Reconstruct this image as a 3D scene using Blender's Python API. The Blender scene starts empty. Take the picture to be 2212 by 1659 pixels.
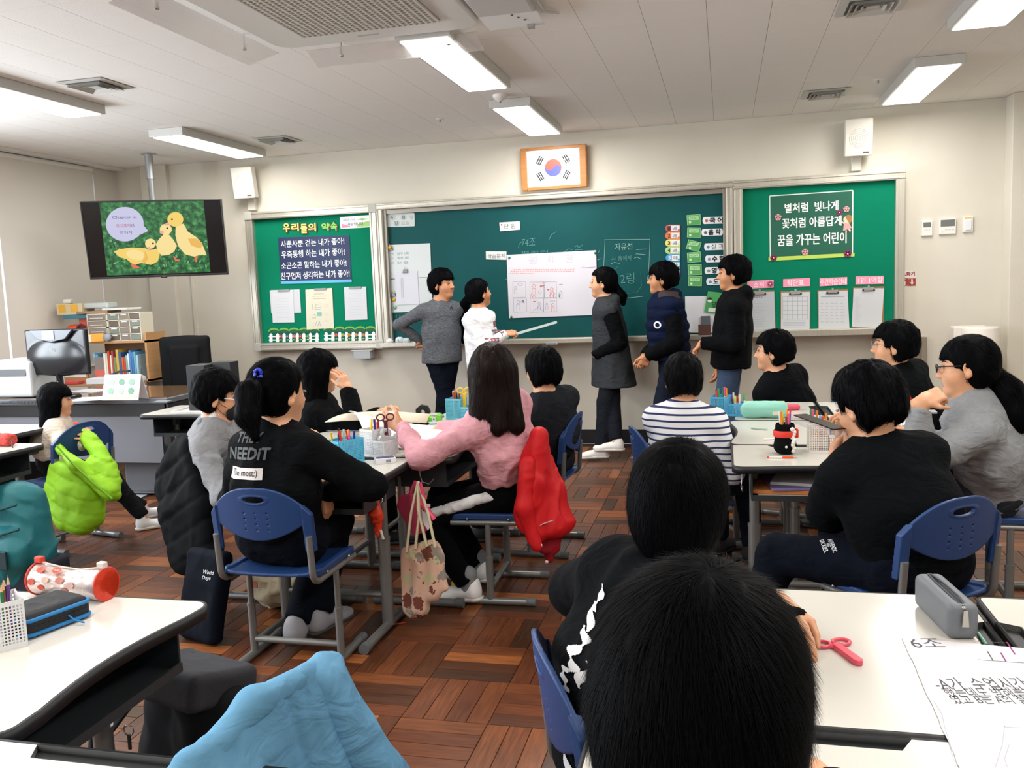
import bpy, bmesh, math, random
import numpy as np
from mathutils import Vector, Matrix
from mathutils.bvhtree import BVHTree
random.seed(7); RNG = np.random.default_rng(7)
SC = bpy.context.scene
COL = SC.collection
D2R = math.pi / 180
# ------------------------------------------------------------------ camera, world, exposure
FPX, YAW, PIT, ROL, CAMZ = 1889.3, -0.24109, -0.11355, -0.04006, 1.43
_cy, _sy, _cp, _sp = math.cos(YAW), math.sin(YAW), math.cos(PIT), math.sin(PIT)
CF = np.array([_sy*_cp, _cy*_cp, _sp]); CR = np.array([_cy, -_sy, 0.0]); CU = np.cross(CR, CF)
_c, _s = math.cos(ROL), math.sin(ROL)
CR, CU = _c*CR + _s*CU, -_s*CR + _c*CU
cam = bpy.data.cameras.new('camera'); camo = bpy.data.objects.new('camera', cam); COL.objects.link(camo)
cam.sensor_width = 36; cam.lens = FPX*36/2212; cam.clip_start = 0.05
camo.matrix_world = Matrix(((CR[0], CU[0], -CF[0], 0), (CR[1], CU[1], -CF[1], 0), (CR[2], CU[2], -CF[2], CAMZ), (0, 0, 0, 1)))
SC.camera = camo
SC.view_settings.view_transform = 'Standard'; SC.view_settings.look = 'None'
SC.view_settings.exposure = 0.52; SC.view_settings.gamma = 1; SC.view_settings.use_curve_mapping = False
SC.cycles.use_denoising = True
SC.cycles.max_bounces = 6; SC.cycles.diffuse_bounces = 4; SC.cycles.glossy_bounces = 3; SC.cycles.transmission_bounces = 4
SC.cycles.sample_clamp_indirect = 6
w = bpy.data.worlds.new('world'); SC.world = w; w.use_nodes = True
w.node_tree.nodes['Background'].inputs[0].default_value = (0.80, 0.90, 1.0, 1); w.node_tree.nodes['Background'].inputs[1].default_value = 1.0
def area(name, loc, size, power, rot, color=(1, 1, 1), spread=180):
 l = bpy.data.lights.new(name, 'AREA'); l.shape = 'RECTANGLE'; l.size, l.size_y = size
 l.energy = power; l.color = color; l.spread = spread*D2R
 o = bpy.data.objects.new(name, l); COL.objects.link(o); o.location = loc; o.rotation_euler = rot
 return o
H, WALLY, LX, RX, BY = 2.70, 7.60, -5.77, 2.115, -1.6
LAMPS = [(-1.42, 4.84), (-1.42, 6.65), (-4.07, 4.50), (-4.07, 6.58), (1.28, 4.50), (1.28, 6.55),
   (-4.07, 2.5), (1.28, 2.5), (-1.42, 1.6), (-4.07, 0.6), (1.28, 0.6), (-1.42, -0.4)]
for i, (lx, ly) in enumerate(LAMPS):
 area('lamp_light', (lx, ly, 2.632), (0.24, 1.18), 16, (0, 0, 0), (1.0, 0.975, 0.93))
for i, wy in enumerate((0.0, 2.2, 4.4)):          # daylight through the windows in the left wall
 area('window_daylight', (LX-0.05, wy, 1.65), (1.25, 1.5), 75, (0, -90*D2R, 0), (0.86, 0.93, 1.0))
def P_(px, py): return CF + CR*(px-1106)/FPX - CU*(py-829.5)/FPX
def onY(px, py, Y): d = P_(px, py); return np.array([0, 0, CAMZ]) + d*(Y/d[1])
def onZ(px, py, Z): d = P_(px, py); return np.array([0, 0, CAMZ]) + d*((Z-CAMZ)/d[2])
def onX(px, py, X): d = P_(px, py); return np.array([0, 0, CAMZ]) + d*(X/d[0])
# ------------------------------------------------------------------ materials
def lin(c):
 return tuple((v/12.92 if v <= 0.04045 else ((v+0.055)/1.055)**2.4) for v in c)
def hexc(h): return tuple(int(h[i:i+2], 16)/255 for i in (0, 2, 4))
MATS = {}
def mat(name, col, rough=0.6, metal=0.0, spec=0.5, emit=None, estr=0.0, alpha=None, trans=0.0, noise=None, bump=None, coat=0, sheen=0, sss=0):
 """noise=(scale, amount[,stretch xyz]): value variation of the colour; bump=(scale, strength[,stretch])"""
 if name in MATS: return MATS[name]
 m = bpy.data.materials.new(name); m.use_nodes = True; nt = m.node_tree; b = nt.nodes['Principled BSDF']
 if isinstance(col, str): col = hexc(col)
 c = lin(col) + (1,)
 b.inputs['Base Color'].default_value = c; b.inputs['Roughness'].default_value = rough
 b.inputs['Metallic'].default_value = metal; b.inputs['Specular IOR Level'].default_value = spec
 if coat: b.inputs['Coat Weight'].default_value = coat; b.inputs['Coat Roughness'].default_value = 0.15
 if sheen: b.inputs['Sheen Weight'].default_value = sheen
 if trans: b.inputs['Transmission Weight'].default_value = trans
 if sss:
  b.inputs['Subsurface Weight'].default_value = sss; b.inputs['Subsurface Radius'].default_value = (1.0, 0.35, 0.2); b.inputs['Subsurface Scale'].default_value = 0.006
 if alpha is not None: b.inputs['Alpha'].default_value = alpha
 if emit: b.inputs['Emission Color'].default_value = lin(hexc(emit) if isinstance(emit, str) else emit) + (1,); b.inputs['Emission Strength'].default_value = estr
 if noise or bump:
  tc = nt.nodes.new('ShaderNodeTexCoord')
  def tex(spec_):
   mp = nt.nodes.new('ShaderNodeMapping'); nt.links.new(tc.outputs['Object'], mp.inputs[0])
   if len(spec_) > 2: mp.inputs['Scale'].default_value = spec_[2]
   n = nt.nodes.new('ShaderNodeTexNoise'); n.inputs['Scale'].default_value = spec_[0]; n.inputs['Detail'].default_value = 5
   nt.links.new(mp.outputs[0], n.inputs['Vector']); return n
  if noise:
   n = tex(noise); mx = nt.nodes.new('ShaderNodeMix'); mx.data_type = 'RGBA'
   a = noise[1]
   mx.inputs[6].default_value = tuple(v*(1-a) for v in c[:3])+(1,); mx.inputs[7].default_value = tuple(min(1, v*(1+a)) for v in c[:3])+(1,)
   cr = nt.nodes.new('ShaderNodeMapRange'); cr.inputs[1].default_value = 0.3; cr.inputs[2].default_value = 0.7
   nt.links.new(n.outputs[0], cr.inputs[0]); nt.links.new(cr.outputs[0], mx.inputs[0]); nt.links.new(mx.outputs[2], b.inputs['Base Color'])
  if bump:
   n = tex(bump); bp = nt.nodes.new('ShaderNodeBump'); bp.inputs['Strength'].default_value = bump[1]; bp.inputs['Distance'].default_value = 0.005
   nt.links.new(n.outputs[0], bp.inputs['Height']); nt.links.new(bp.outputs[0], b.inputs['Normal'])
 MATS[name] = m
 return m
def cloth(name, col, spec=0.12, noise=(60, 0.06), wr=0.32):
 """woven cloth: dull, with a fine weave and soft wrinkles"""
 if name in MATS: return MATS[name]
 m = mat(name, col, 0.95, spec=spec, noise=noise, bump=(420, 0.12)); nt = m.node_tree; b = nt.nodes['Principled BSDF']; old = b.inputs['Normal'].links[0].from_socket
 tc = nt.nodes.new('ShaderNodeTexCoord'); n = nt.nodes.new('ShaderNodeTexNoise'); n.inputs['Scale'].default_value = 9; n.inputs['Detail'].default_value = 2.5; n.inputs['Distortion'].default_value = 1.6
 mp = nt.nodes.new('ShaderNodeMapping'); mp.inputs['Rotation'].default_value = (0.4, 0.5, 0.3); mp.inputs['Scale'].default_value = (1, 1, 1.9); nt.links.new(tc.outputs['Object'], mp.inputs[0]); nt.links.new(mp.outputs[0], n.inputs['Vector'])
 bp = nt.nodes.new('ShaderNodeBump'); bp.inputs['Strength'].default_value = wr; bp.inputs['Distance'].default_value = 0.035; nt.links.new(n.outputs[0], bp.inputs['Height']); nt.links.new(old, bp.inputs['Normal']); nt.links.new(bp.outputs[0], b.inputs['Normal'])
 return m
def flat(h, rough=0.55): return mat('c_'+h+'_%d' % int(rough*100), h, rough)
# ------------------------------------------------------------------ objects
def tag(o, label=None, cat=None, group=None, kind=None):
 if label: o['label'] = label
 if cat: o['category'] = cat
 if group: o['group'] = group
 if kind: o['kind'] = kind
 return o
def empty(name, loc, label, cat, group=None, rz=0.0):
 o = bpy.data.objects.new(name, None); COL.objects.link(o); o.location = loc; o.rotation_euler = (0, 0, rz)
 o.empty_display_size = 0.05
 return tag(o, label, cat, group)
def kids(o): return [c for c in o.children]
def copy_tree(o, parent=None):
 c = o.copy(); COL.objects.link(c); c.parent = parent
 for ch in kids(o): copy_tree(ch, c)
 return c
def mesh_np(name, V, F4=None, F3=None, mats=(), midx=None, smooth=True):
 me = bpy.data.meshes.new(name); V = np.asarray(V, np.float32)
 n4 = 0 if F4 is None else len(F4); n3 = 0 if F3 is None else len(F3)
 me.vertices.add(len(V)); me.vertices.foreach_set('co', V.ravel())
 L = []
 if n4: L.append(np.asarray(F4, np.int32).ravel())
 if n3: L.append(np.asarray(F3, np.int32).ravel())
 L = np.concatenate(L); me.loops.add(len(L)); me.loops.foreach_set('vertex_index', L)
 me.polygons.add(n4+n3)
 tot = np.concatenate([np.full(n4, 4, np.int32), np.full(n3, 3, np.int32)]); st = np.concatenate([[0], np.cumsum(tot)[:-1]]).astype(np.int32)
 me.polygons.foreach_set('loop_start', st)
 try: me.polygons.foreach_set('loop_total', tot)
 except Exception: pass
 if midx is not None: me.polygons.foreach_set('material_index', np.asarray(midx, np.int32))
 me.polygons.foreach_set('use_smooth', np.full(n4+n3, smooth))
 me.update(calc_edges=True)
 for m in mats: me.materials.append(m)
 return me
def obj(name, me, parent=None):
 o = bpy.data.objects.new(name, me); COL.objects.link(o); o.parent = parent
 return o
class MB:
 """collects simple shapes into one mesh"""
 def __init__(s): s.V = []; s.F = []; s.M = []; s.S = []
 def add(s, V, F, mi=0, sm=False):
  n = len(s.V); s.V += [tuple(v) for v in V]; s.F += [tuple(i+n for i in f) for f in F]; s.M += [mi]*len(F); s.S += [sm]*len(F); return s
 def box(s, c, size, mi=0, R=None, rz=0):
  hx, hy, hz = (v/2 for v in size)
  V = [Vector((x*hx, y*hy, z*hz)) for x in (-1, 1) for y in (-1, 1) for z in (-1, 1)]
  if rz: R = Matrix.Rotation(rz, 3, 'Z')
  if R is not None: V = [R @ v for v in V]
  V = [v+Vector(c) for v in V]
  return s.add(V, [(0, 1, 3, 2), (4, 6, 7, 5), (0, 4, 5, 1), (2, 3, 7, 6), (0, 2, 6, 4), (1, 5, 7, 3)], mi)
 def tube(s, pts, r, n=10, mi=0, caps=True, flat_=1.0, closed=False):
  pts = [Vector(p) for p in pts]; rs = r if isinstance(r, (list, tuple)) else [r]*len(pts)
  V = []; F = []; prev = None; N = len(pts)
  for i, p in enumerate(pts):
   if closed: t = pts[(i+1) % N]-pts[i-1]
   else: t = pts[min(i+1, N-1)]-pts[max(i-1, 0)]
   t.normalize()
   if prev is None:
    a = Vector((0, 0, 1)) if abs(t.z) < 0.9 else Vector((1, 0, 0)); u = t.cross(a).normalized()
   else: u = (prev - t*prev.dot(t)).normalized()
   prev = u; v = t.cross(u)
   for k in range(n):
    a = 2*math.pi*k/n; V.append(p + u*math.cos(a)*rs[i] + v*math.sin(a)*rs[i]*flat_)
  for i in range(N if closed else N-1):
   for k in range(n):
    F.append((i*n+k, i*n+(k+1) % n, ((i+1) % N)*n+(k+1) % n, ((i+1) % N)*n+k))
  s.add(V, F, mi, True)
  if caps and not closed:
   s.add(V[:n], [tuple(range(n-1, -1, -1))], mi); s.add(V[-n:], [tuple(range(n))], mi)
  return s
 def lathe(s, prof, c=(0, 0, 0), n=20, mi=0, R=None, sm=True):
  V = []; F = []; m = len(prof)
  for r, z in prof:
   for k in range(n):
    a = 2*math.pi*k/n; v = Vector((r*math.cos(a), r*math.sin(a), z)); V.append((R @ v if R is not None else v)+Vector(c))
  for i in range(m-1):
   for k in range(n): F.append((i*n+k, i*n+(k+1) % n, (i+1)*n+(k+1) % n, (i+1)*n+k))
  return s.add(V, F, mi, sm)
 def prism(s, poly, z0, z1, mi=0, axis='z', T=None):
  """extrude a 2D polygon; axis 'y': polygon in xz, extruded from y=z0 to z1"""
  n = len(poly)
  if axis == 'z': V = [(x, y, z0) for x, y in poly]+[(x, y, z1) for x, y in poly]
  elif axis == 'y': V = [(x, z0, y) for x, y in poly]+[(x, z1, y) for x, y in poly]
  else: V = [(z0, x, y) for x, y in poly]+[(z1, x, y) for x, y in poly]
  if T is not None: V = [T @ Vector(v) for v in V]
  F = [tuple(range(n-1, -1, -1)), tuple(range(n, 2*n))]+[(i, (i+1) % n, n+(i+1) % n, n+i) for i in range(n)]
  return s.add(V, F, mi)
 def build(s, name, mats, parent=None, bevel=0, seg=2):
  me = bpy.data.meshes.new(name); me.from_pydata([tuple(v) for v in s.V], [], s.F)
  for m in (mats if isinstance(mats, (list, tuple)) else [mats]): me.materials.append(m)
  me.polygons.foreach_set('material_index', s.M); me.polygons.foreach_set('use_smooth', s.S)
  bm = bmesh.new(); bm.from_mesh(me); bmesh.ops.recalc_face_normals(bm, faces=bm.faces); bm.to_mesh(me); bm.free()
  o = obj(name, me, parent)
  if bevel:
   b = o.modifiers.new('bevel', 'BEVEL'); b.width = bevel; b.segments = seg; b.limit_method = 'ANGLE'; b.angle_limit = 0.7; b.harden_normals = False
  return o
def boxes(name, mats, parent, lst, bevel=0):
 m = MB()
 for c, sz in lst: m.box(c, sz)
 return m.build(name, mats, parent, bevel)
def rrect(x0, x1, y0, y1, r, n=5):
 out = []
 for cx, cy, a0 in ((x1-r, y1-r, 0), (x0+r, y1-r, 90), (x0+r, y0+r, 180), (x1-r, y0+r, 270)):
  for k in range(n+1):
   a = (a0+90*k/n)*D2R; out.append((cx+r*math.cos(a), cy+r*math.sin(a)))
 return out
def circ(cx, cy, r, n=20, ry=None): return [(cx+r*math.cos(2*math.pi*k/n), cy+(ry or r)*math.sin(2*math.pi*k/n)) for k in range(n)]
# text: meshes from the built-in font, fitted into boxes; all strings are converted together in flush_text()
TEXTS = []
def text_fit(s, w_, h_, T, m, parent, name='lettering', bold=0.0, shear=0.0, keep=False, warp=None):
 """text centred on T's origin in T's local xy plane, fitted to w_ x h_; bold widens the strokes by overlaid shifted copies"""
 me = bpy.data.meshes.new(name); o = obj(name, me, parent); TEXTS.append((s, w_, h_, Matrix(T), m, me, max(bold, 0), shear, keep, warp)); return o
def flush_text():
 for sh in sorted(set(t[7] for t in TEXTS)):
  L = [t for t in TEXTS if t[7] == sh]
  c = bpy.data.curves.new('lettering', 'FONT'); c.body = '\n'.join(t[0] for t in L); c.resolution_u = 2; c.shear = sh; c.space_line = 2.0
  ob = bpy.data.objects.new('lettering', c); src = bpy.data.meshes.new_from_object(ob); bpy.data.objects.remove(ob)
  n = len(src.vertices); co = np.empty(n*3, np.float32); src.vertices.foreach_get('co', co); co = co.reshape(-1, 3)
  line = np.round((0.3-co[:, 1])/2.0).astype(int); fl_ = [[] for _ in L]
  for p in src.polygons:
   v = tuple(p.vertices); fl_[min(max(line[v[0]], 0), len(L)-1)].append(v)
  for (s, w_, h_, T, m, me, bold, _, keep, warp), F in zip(L, fl_):
   if not F: continue
   ids = sorted(set(i for f in F for i in f)); mp = {i: k for k, i in enumerate(ids)}; V = co[ids].astype(float); F = [tuple(mp[i] for i in f) for f in F]
   lo, hi = V.min(0), V.max(0); sx = w_/max(hi[0]-lo[0], 1e-6); sy = h_/max(hi[1]-lo[1], 1e-6)
   if keep: sx = sy = min(sx, sy)
   V = (V-(lo+hi)/2)*np.array([sx, sy, 1]); V[:, 2] = 0; b = bold*1.15*(sx+sy)/2
   if b > 1e-6:
    n0 = len(V); C = [V+np.array([b*math.cos(a), b*math.sin(a), k*2e-5]) for k, a in enumerate((0, 1.57, 3.14, 4.71, 0.78, 2.36, 3.93, 5.5))]; F = [tuple(i+k*n0 for i in f) for k in range(8) for f in F]; V = np.concatenate(C)
   M = np.array(T); V = V @ M[:3, :3].T + M[:3, 3]
   if warp is not None: V = warp(V)
   me.from_pydata([tuple(v) for v in V], [], F); me.materials.append(m); me.update()
WT = Matrix.Rotation(math.pi/2, 4, 'X')       # plane facing the camera side (-y)
def wall_text(s, px, m, parent, y=7.5, loc=(0, 0, 0), bold=0.0, shear=0.0):
 """px = (left, top, right, bottom) of the writing on the wall plane y"""
 l, t, r, b = px
 x0 = onY(l, (t+b)/2, y)[0]; x1 = onY(r, (t+b)/2, y)[0]; z1 = onY((l+r)/2, t, y)[2]; z0 = onY((l+r)/2, b, y)[2]
 T = Matrix.Translation(Vector(((x0+x1)/2, y, (z0+z1)/2))-Vector(loc)) @ WT
 return text_fit(s, x1-x0, z1-z0, T, m, parent, bold=bold, shear=shear)
def wall_quad(mb, pts, y0, y1, mi=0, off=(0, 0, 0)):
 """slab on the wall whose front outline is seen at the pixel points pts (depth y0 front, y1 back)"""
 poly = [(lambda q: (q[0]-off[0], q[2]-off[2]))(onY(x, y, y0)) for x, y in pts]
 mb.prism(poly, y0-off[1], y1-off[1], mi, 'y'); return mb
# ------------------------------------------------------------------ implicit surfaces (smooth unions meshed with surface nets)
def nrm(v): v = np.asarray(v, float); return v/max(np.linalg.norm(v), 1e-9)
def A3(*v): return np.array(v, float)
def vnoise(P, seed=0):
 i = np.floor(P).astype(np.int64); f = (P-i).astype(np.float32); f = f*f*(3-2*f); out = 0
 def h(a, b, c):
  n = (a*73856093) ^ (b*19349663) ^ (c*83492791) ^ (seed*2654435)
  n = (n ^ (n >> 13))*1274126177; n &= 0x7fffffff; n = (n ^ (n >> 16)); return (n & 0xffff).astype(np.float32)/65535
 x, y, z = i[..., 0], i[..., 1], i[..., 2]
 for dx in (0, 1):
  for dy in (0, 1):
   for dz in (0, 1):
    w_ = (f[..., 0] if dx else 1-f[..., 0])*(f[..., 1] if dy else 1-f[..., 1])*(f[..., 2] if dz else 1-f[..., 2])
    out = out + w_*h(x+dx, y+dy, z+dz)
 return out
class SDF:
 def __init__(s): s.p = []
 def cone(s, a, b, ra, rb=None, k=0.02, ax=None, fl=1.0, op='u', flat=False):
  """round cone a->b; fl stretches the section along ax"""
  rb = ra if rb is None else rb; a = np.asarray(a, float); b = np.asarray(b, float); m = max(ra, rb)*max(fl, 1)+k
  s.p.append(('c', (a, b, ra, rb, None if ax is None else nrm(ax), fl, flat), k, op, np.minimum(a, b)-m, np.maximum(a, b)+m)); return s
 def ell(s, c, r, M=None, k=0.02, op='u'):
  c = np.asarray(c, float); r = np.asarray(r, float); m = max(r)+k
  s.p.append(('e', (c, r, M), k, op, c-m, c+m)); return s
 def box(s, c, hlf, M=None, rad=0.01, k=0.01, op='u'):
  c = np.asarray(c, float); hlf = np.asarray(hlf, float); m = np.linalg.norm(hlf)+k
  s.p.append(('b', (c, hlf, M, rad), k, op, c-m, c+m)); return s
 def cut(s, c, n, k=0.004):
  """keep the side opposite to n"""
  s.p.append(('h', (np.asarray(c, float), nrm(n)), k, 'i', None, None)); return s
 def _d(s, kind, a, P):
  if kind == 'c':
   A, B, ra, rb, ax, fl, flat_ = a; v = P-A; ab = B-A
   if ax is not None:
    v = v + ax*((v @ ax)*(1/fl-1))[..., None]; ab = ab + ax*((ab @ ax)*(1/fl-1))
   L2 = max(ab @ ab, 1e-12); t0 = (v @ ab)/L2; t = np.clip(t0, 0, 1)
   d = np.linalg.norm(v-t[..., None]*ab, axis=-1)-(ra+(rb-ra)*t)
   if flat_: d = np.maximum(d, (t0-1)*math.sqrt(L2))
   return d
  if kind == 'e':
   c, r, M = a; q = P-c
   if M is not None: q = q @ M
   k0 = np.linalg.norm(q/r, axis=-1); k1 = np.linalg.norm(q/(r*r), axis=-1)
   return k0*(k0-1)/np.maximum(k1, 1e-9)
  if kind == 'b':
   c, hf, M, rad = a; q = P-c
   if M is not None: q = q @ M
   q = np.abs(q)-(hf-rad); return np.linalg.norm(np.maximum(q, 0), axis=-1)+np.minimum(q.max(-1), 0)-rad
  c, n = a; return (P-c) @ n
 @staticmethod
 def _op(d, e, k, op):
  if op == 'u':
   h = np.maximum(k-np.abs(d-e), 0)/k; return np.minimum(d, e)-h*h*k*0.25
  if op == 's': e = -e
  h = np.maximum(k-np.abs(d-e), 0)/k; return np.maximum(d, e)+h*h*k*0.25
 def at(s, P):
  d = np.full(P.shape[:-1], 9.0)
  for kind, a, k, op, lo, hi in s.p: d = s._op(d, s._d(kind, a, P), k, op)
  return d
 def grid(s, lo, hi, h, disp=None):
  lo = np.asarray(lo, float); n = np.ceil((np.asarray(hi)-lo)/h).astype(int)+1
  F = np.full(n, 0.2, np.float32); ax = [lo[i]+h*np.arange(n[i]) for i in range(3)]
  for kind, a, k, op, l, u in s.p:
   if l is None: sl = tuple(slice(0, n[i]) for i in range(3))
   else:
    i0 = np.clip(np.floor((l-lo)/h).astype(int)-1, 0, n); i1 = np.clip(np.ceil((u-lo)/h).astype(int)+2, 0, n)
    if (i1 <= i0).any(): continue
    sl = tuple(slice(i0[i], i1[i]) for i in range(3))
   P = np.stack(np.meshgrid(*[ax[i][sl[i]] for i in range(3)], indexing='ij'), -1)
   F[sl] = s._op(F[sl], s._d(kind, a, P), k, op)
  if disp is not None:
   m = np.abs(F) < 0.035; I = np.nonzero(m); P = np.stack([ax[i][I[i]] for i in range(3)], -1); F[I] += disp(P).astype(np.float32)
  return F, lo
 def bounds(s, pad=0.02):
  u = [p for p in s.p if p[3] == 'u']; return np.min([p[4] for p in u], 0)-pad, np.max([p[5] for p in u], 0)+pad
 def mesh(s, h, lo=None, hi=None, disp=None):
  if lo is None: lo, hi = s.bounds()
  F, lo = s.grid(lo, hi, h, disp)
  return nets(F, lo, h)
_C = np.array([(x, y, z) for x in (0, 1) for y in (0, 1) for z in (0, 1)])
_E = [(a, b) for a in range(8) for b in range(a+1, 8) if np.abs(_C[a]-_C[b]).sum() == 1]
def nets(F, lo, h):
 n = np.array(F.shape); ins = F < 0
 c = [ins[x:n[0]-1+x, y:n[1]-1+y, z:n[2]-1+z] for x, y, z in _C]
 s_ = sum(q.astype(np.int8) for q in c); act = (s_ > 0) & (s_ < 8); I = np.stack(np.nonzero(act), -1)
 if not len(I): return np.zeros((0, 3)), np.zeros((0, 4), int)
 val = np.stack([F[I[:, 0]+x, I[:, 1]+y, I[:, 2]+z] for x, y, z in _C], -1)
 acc = np.zeros((len(I), 3)); cnt = np.zeros(len(I))
 for a, b in _E:
  va, vb = val[:, a], val[:, b]; m = (va < 0) != (vb < 0); t = np.where(m, va/np.where(m, va-vb, 1), 0)
  acc += np.where(m[:, None], _C[a]+(_C[b]-_C[a])*t[:, None], 0); cnt += m
 V = lo+(I+acc/cnt[:, None])*h
 idx = np.full(n-1, -1, np.int64); idx[I[:, 0], I[:, 1], I[:, 2]] = np.arange(len(I)); Q = []
 for ax in range(3):
  u, v = (ax+1) % 3, (ax+2) % 3
  sa = [slice(1, n[i]-1) for i in range(3)]; sa[ax] = slice(0, n[ax]-1); sb = list(sa); sb[ax] = slice(1, n[ax])
  A, B = ins[tuple(sa)], ins[tuple(sb)]
  for fl, m in ((0, A & ~B), (1, ~A & B)):
   J = np.stack(np.nonzero(m), -1); J[:, u] += 1; J[:, v] += 1
   if not len(J): continue
   def g(du, dv):
    K = J.copy(); K[:, u] -= du; K[:, v] -= dv; return idx[K[:, 0], K[:, 1], K[:, 2]]
   q = np.stack([g(1, 1), g(0, 1), g(0, 0), g(1, 0)], -1); Q.append(q[:, ::-1] if fl else q)
 Q = np.concatenate(Q); Q = Q[(Q >= 0).all(1)]
 return V, Q
def join_vf(lst):
 V = []; Fs = []; n = 0
 for v, f in lst: V.append(v); Fs.append(f+n); n += len(v)
 return np.concatenate(V), np.concatenate(Fs)
def sdf_obj(name, s, h, m, parent, org=(0, 0, 0), disp=None, lo=None, hi=None):
 V, Q = s.mesh(h, lo, hi, disp)
 return obj(name, mesh_np(name, V-np.asarray(org), Q, mats=m if isinstance(m, (list, tuple)) else [m]), parent)
def folds(amp, freq, seed, st=(1, 1, 1)):
 st = np.asarray(st)*freq
 def f(P):
  wp = vnoise(P*freq*0.45, seed+9)[..., None]*1.6; a = vnoise(P*st+7.3+wp, seed); b = vnoise(P*st*2.3+3.1+wp, seed+5)
  return amp*0.75*(np.minimum(np.abs(a-0.5)*4.6, 1.5)-0.9)+amp*0.22*(np.minimum(np.abs(b-0.5)*5, 1.5)-1)
 return f
def basis(fwd, up=(0, 0, 1)):
 """columns: right, forward, up"""
 f = nrm(fwd); u = np.asarray(up, float); r = nrm(np.cross(f, u)); return np.stack([r, f, np.cross(r, f)], 1)
def yawv(phi): return A3(math.sin(phi*D2R), math.cos(phi*D2R), 0)
def tilt_basis(yaw, pitch=0, roll=0):
 """yaw 0 = towards the board, 90 = to the right; pitch up, roll to the right, degrees"""
 f = yawv(yaw); r = A3(math.cos(yaw*D2R), -math.sin(yaw*D2R), 0); u = A3(0, 0, 1)
 p = pitch*D2R; f, u = f*math.cos(p)+u*math.sin(p), u*math.cos(p)-f*math.sin(p)
 q = roll*D2R; r, u = r*math.cos(q)-u*math.sin(q), u*math.cos(q)+r*math.sin(q)
 return np.stack([r, f, u], 1)
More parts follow.
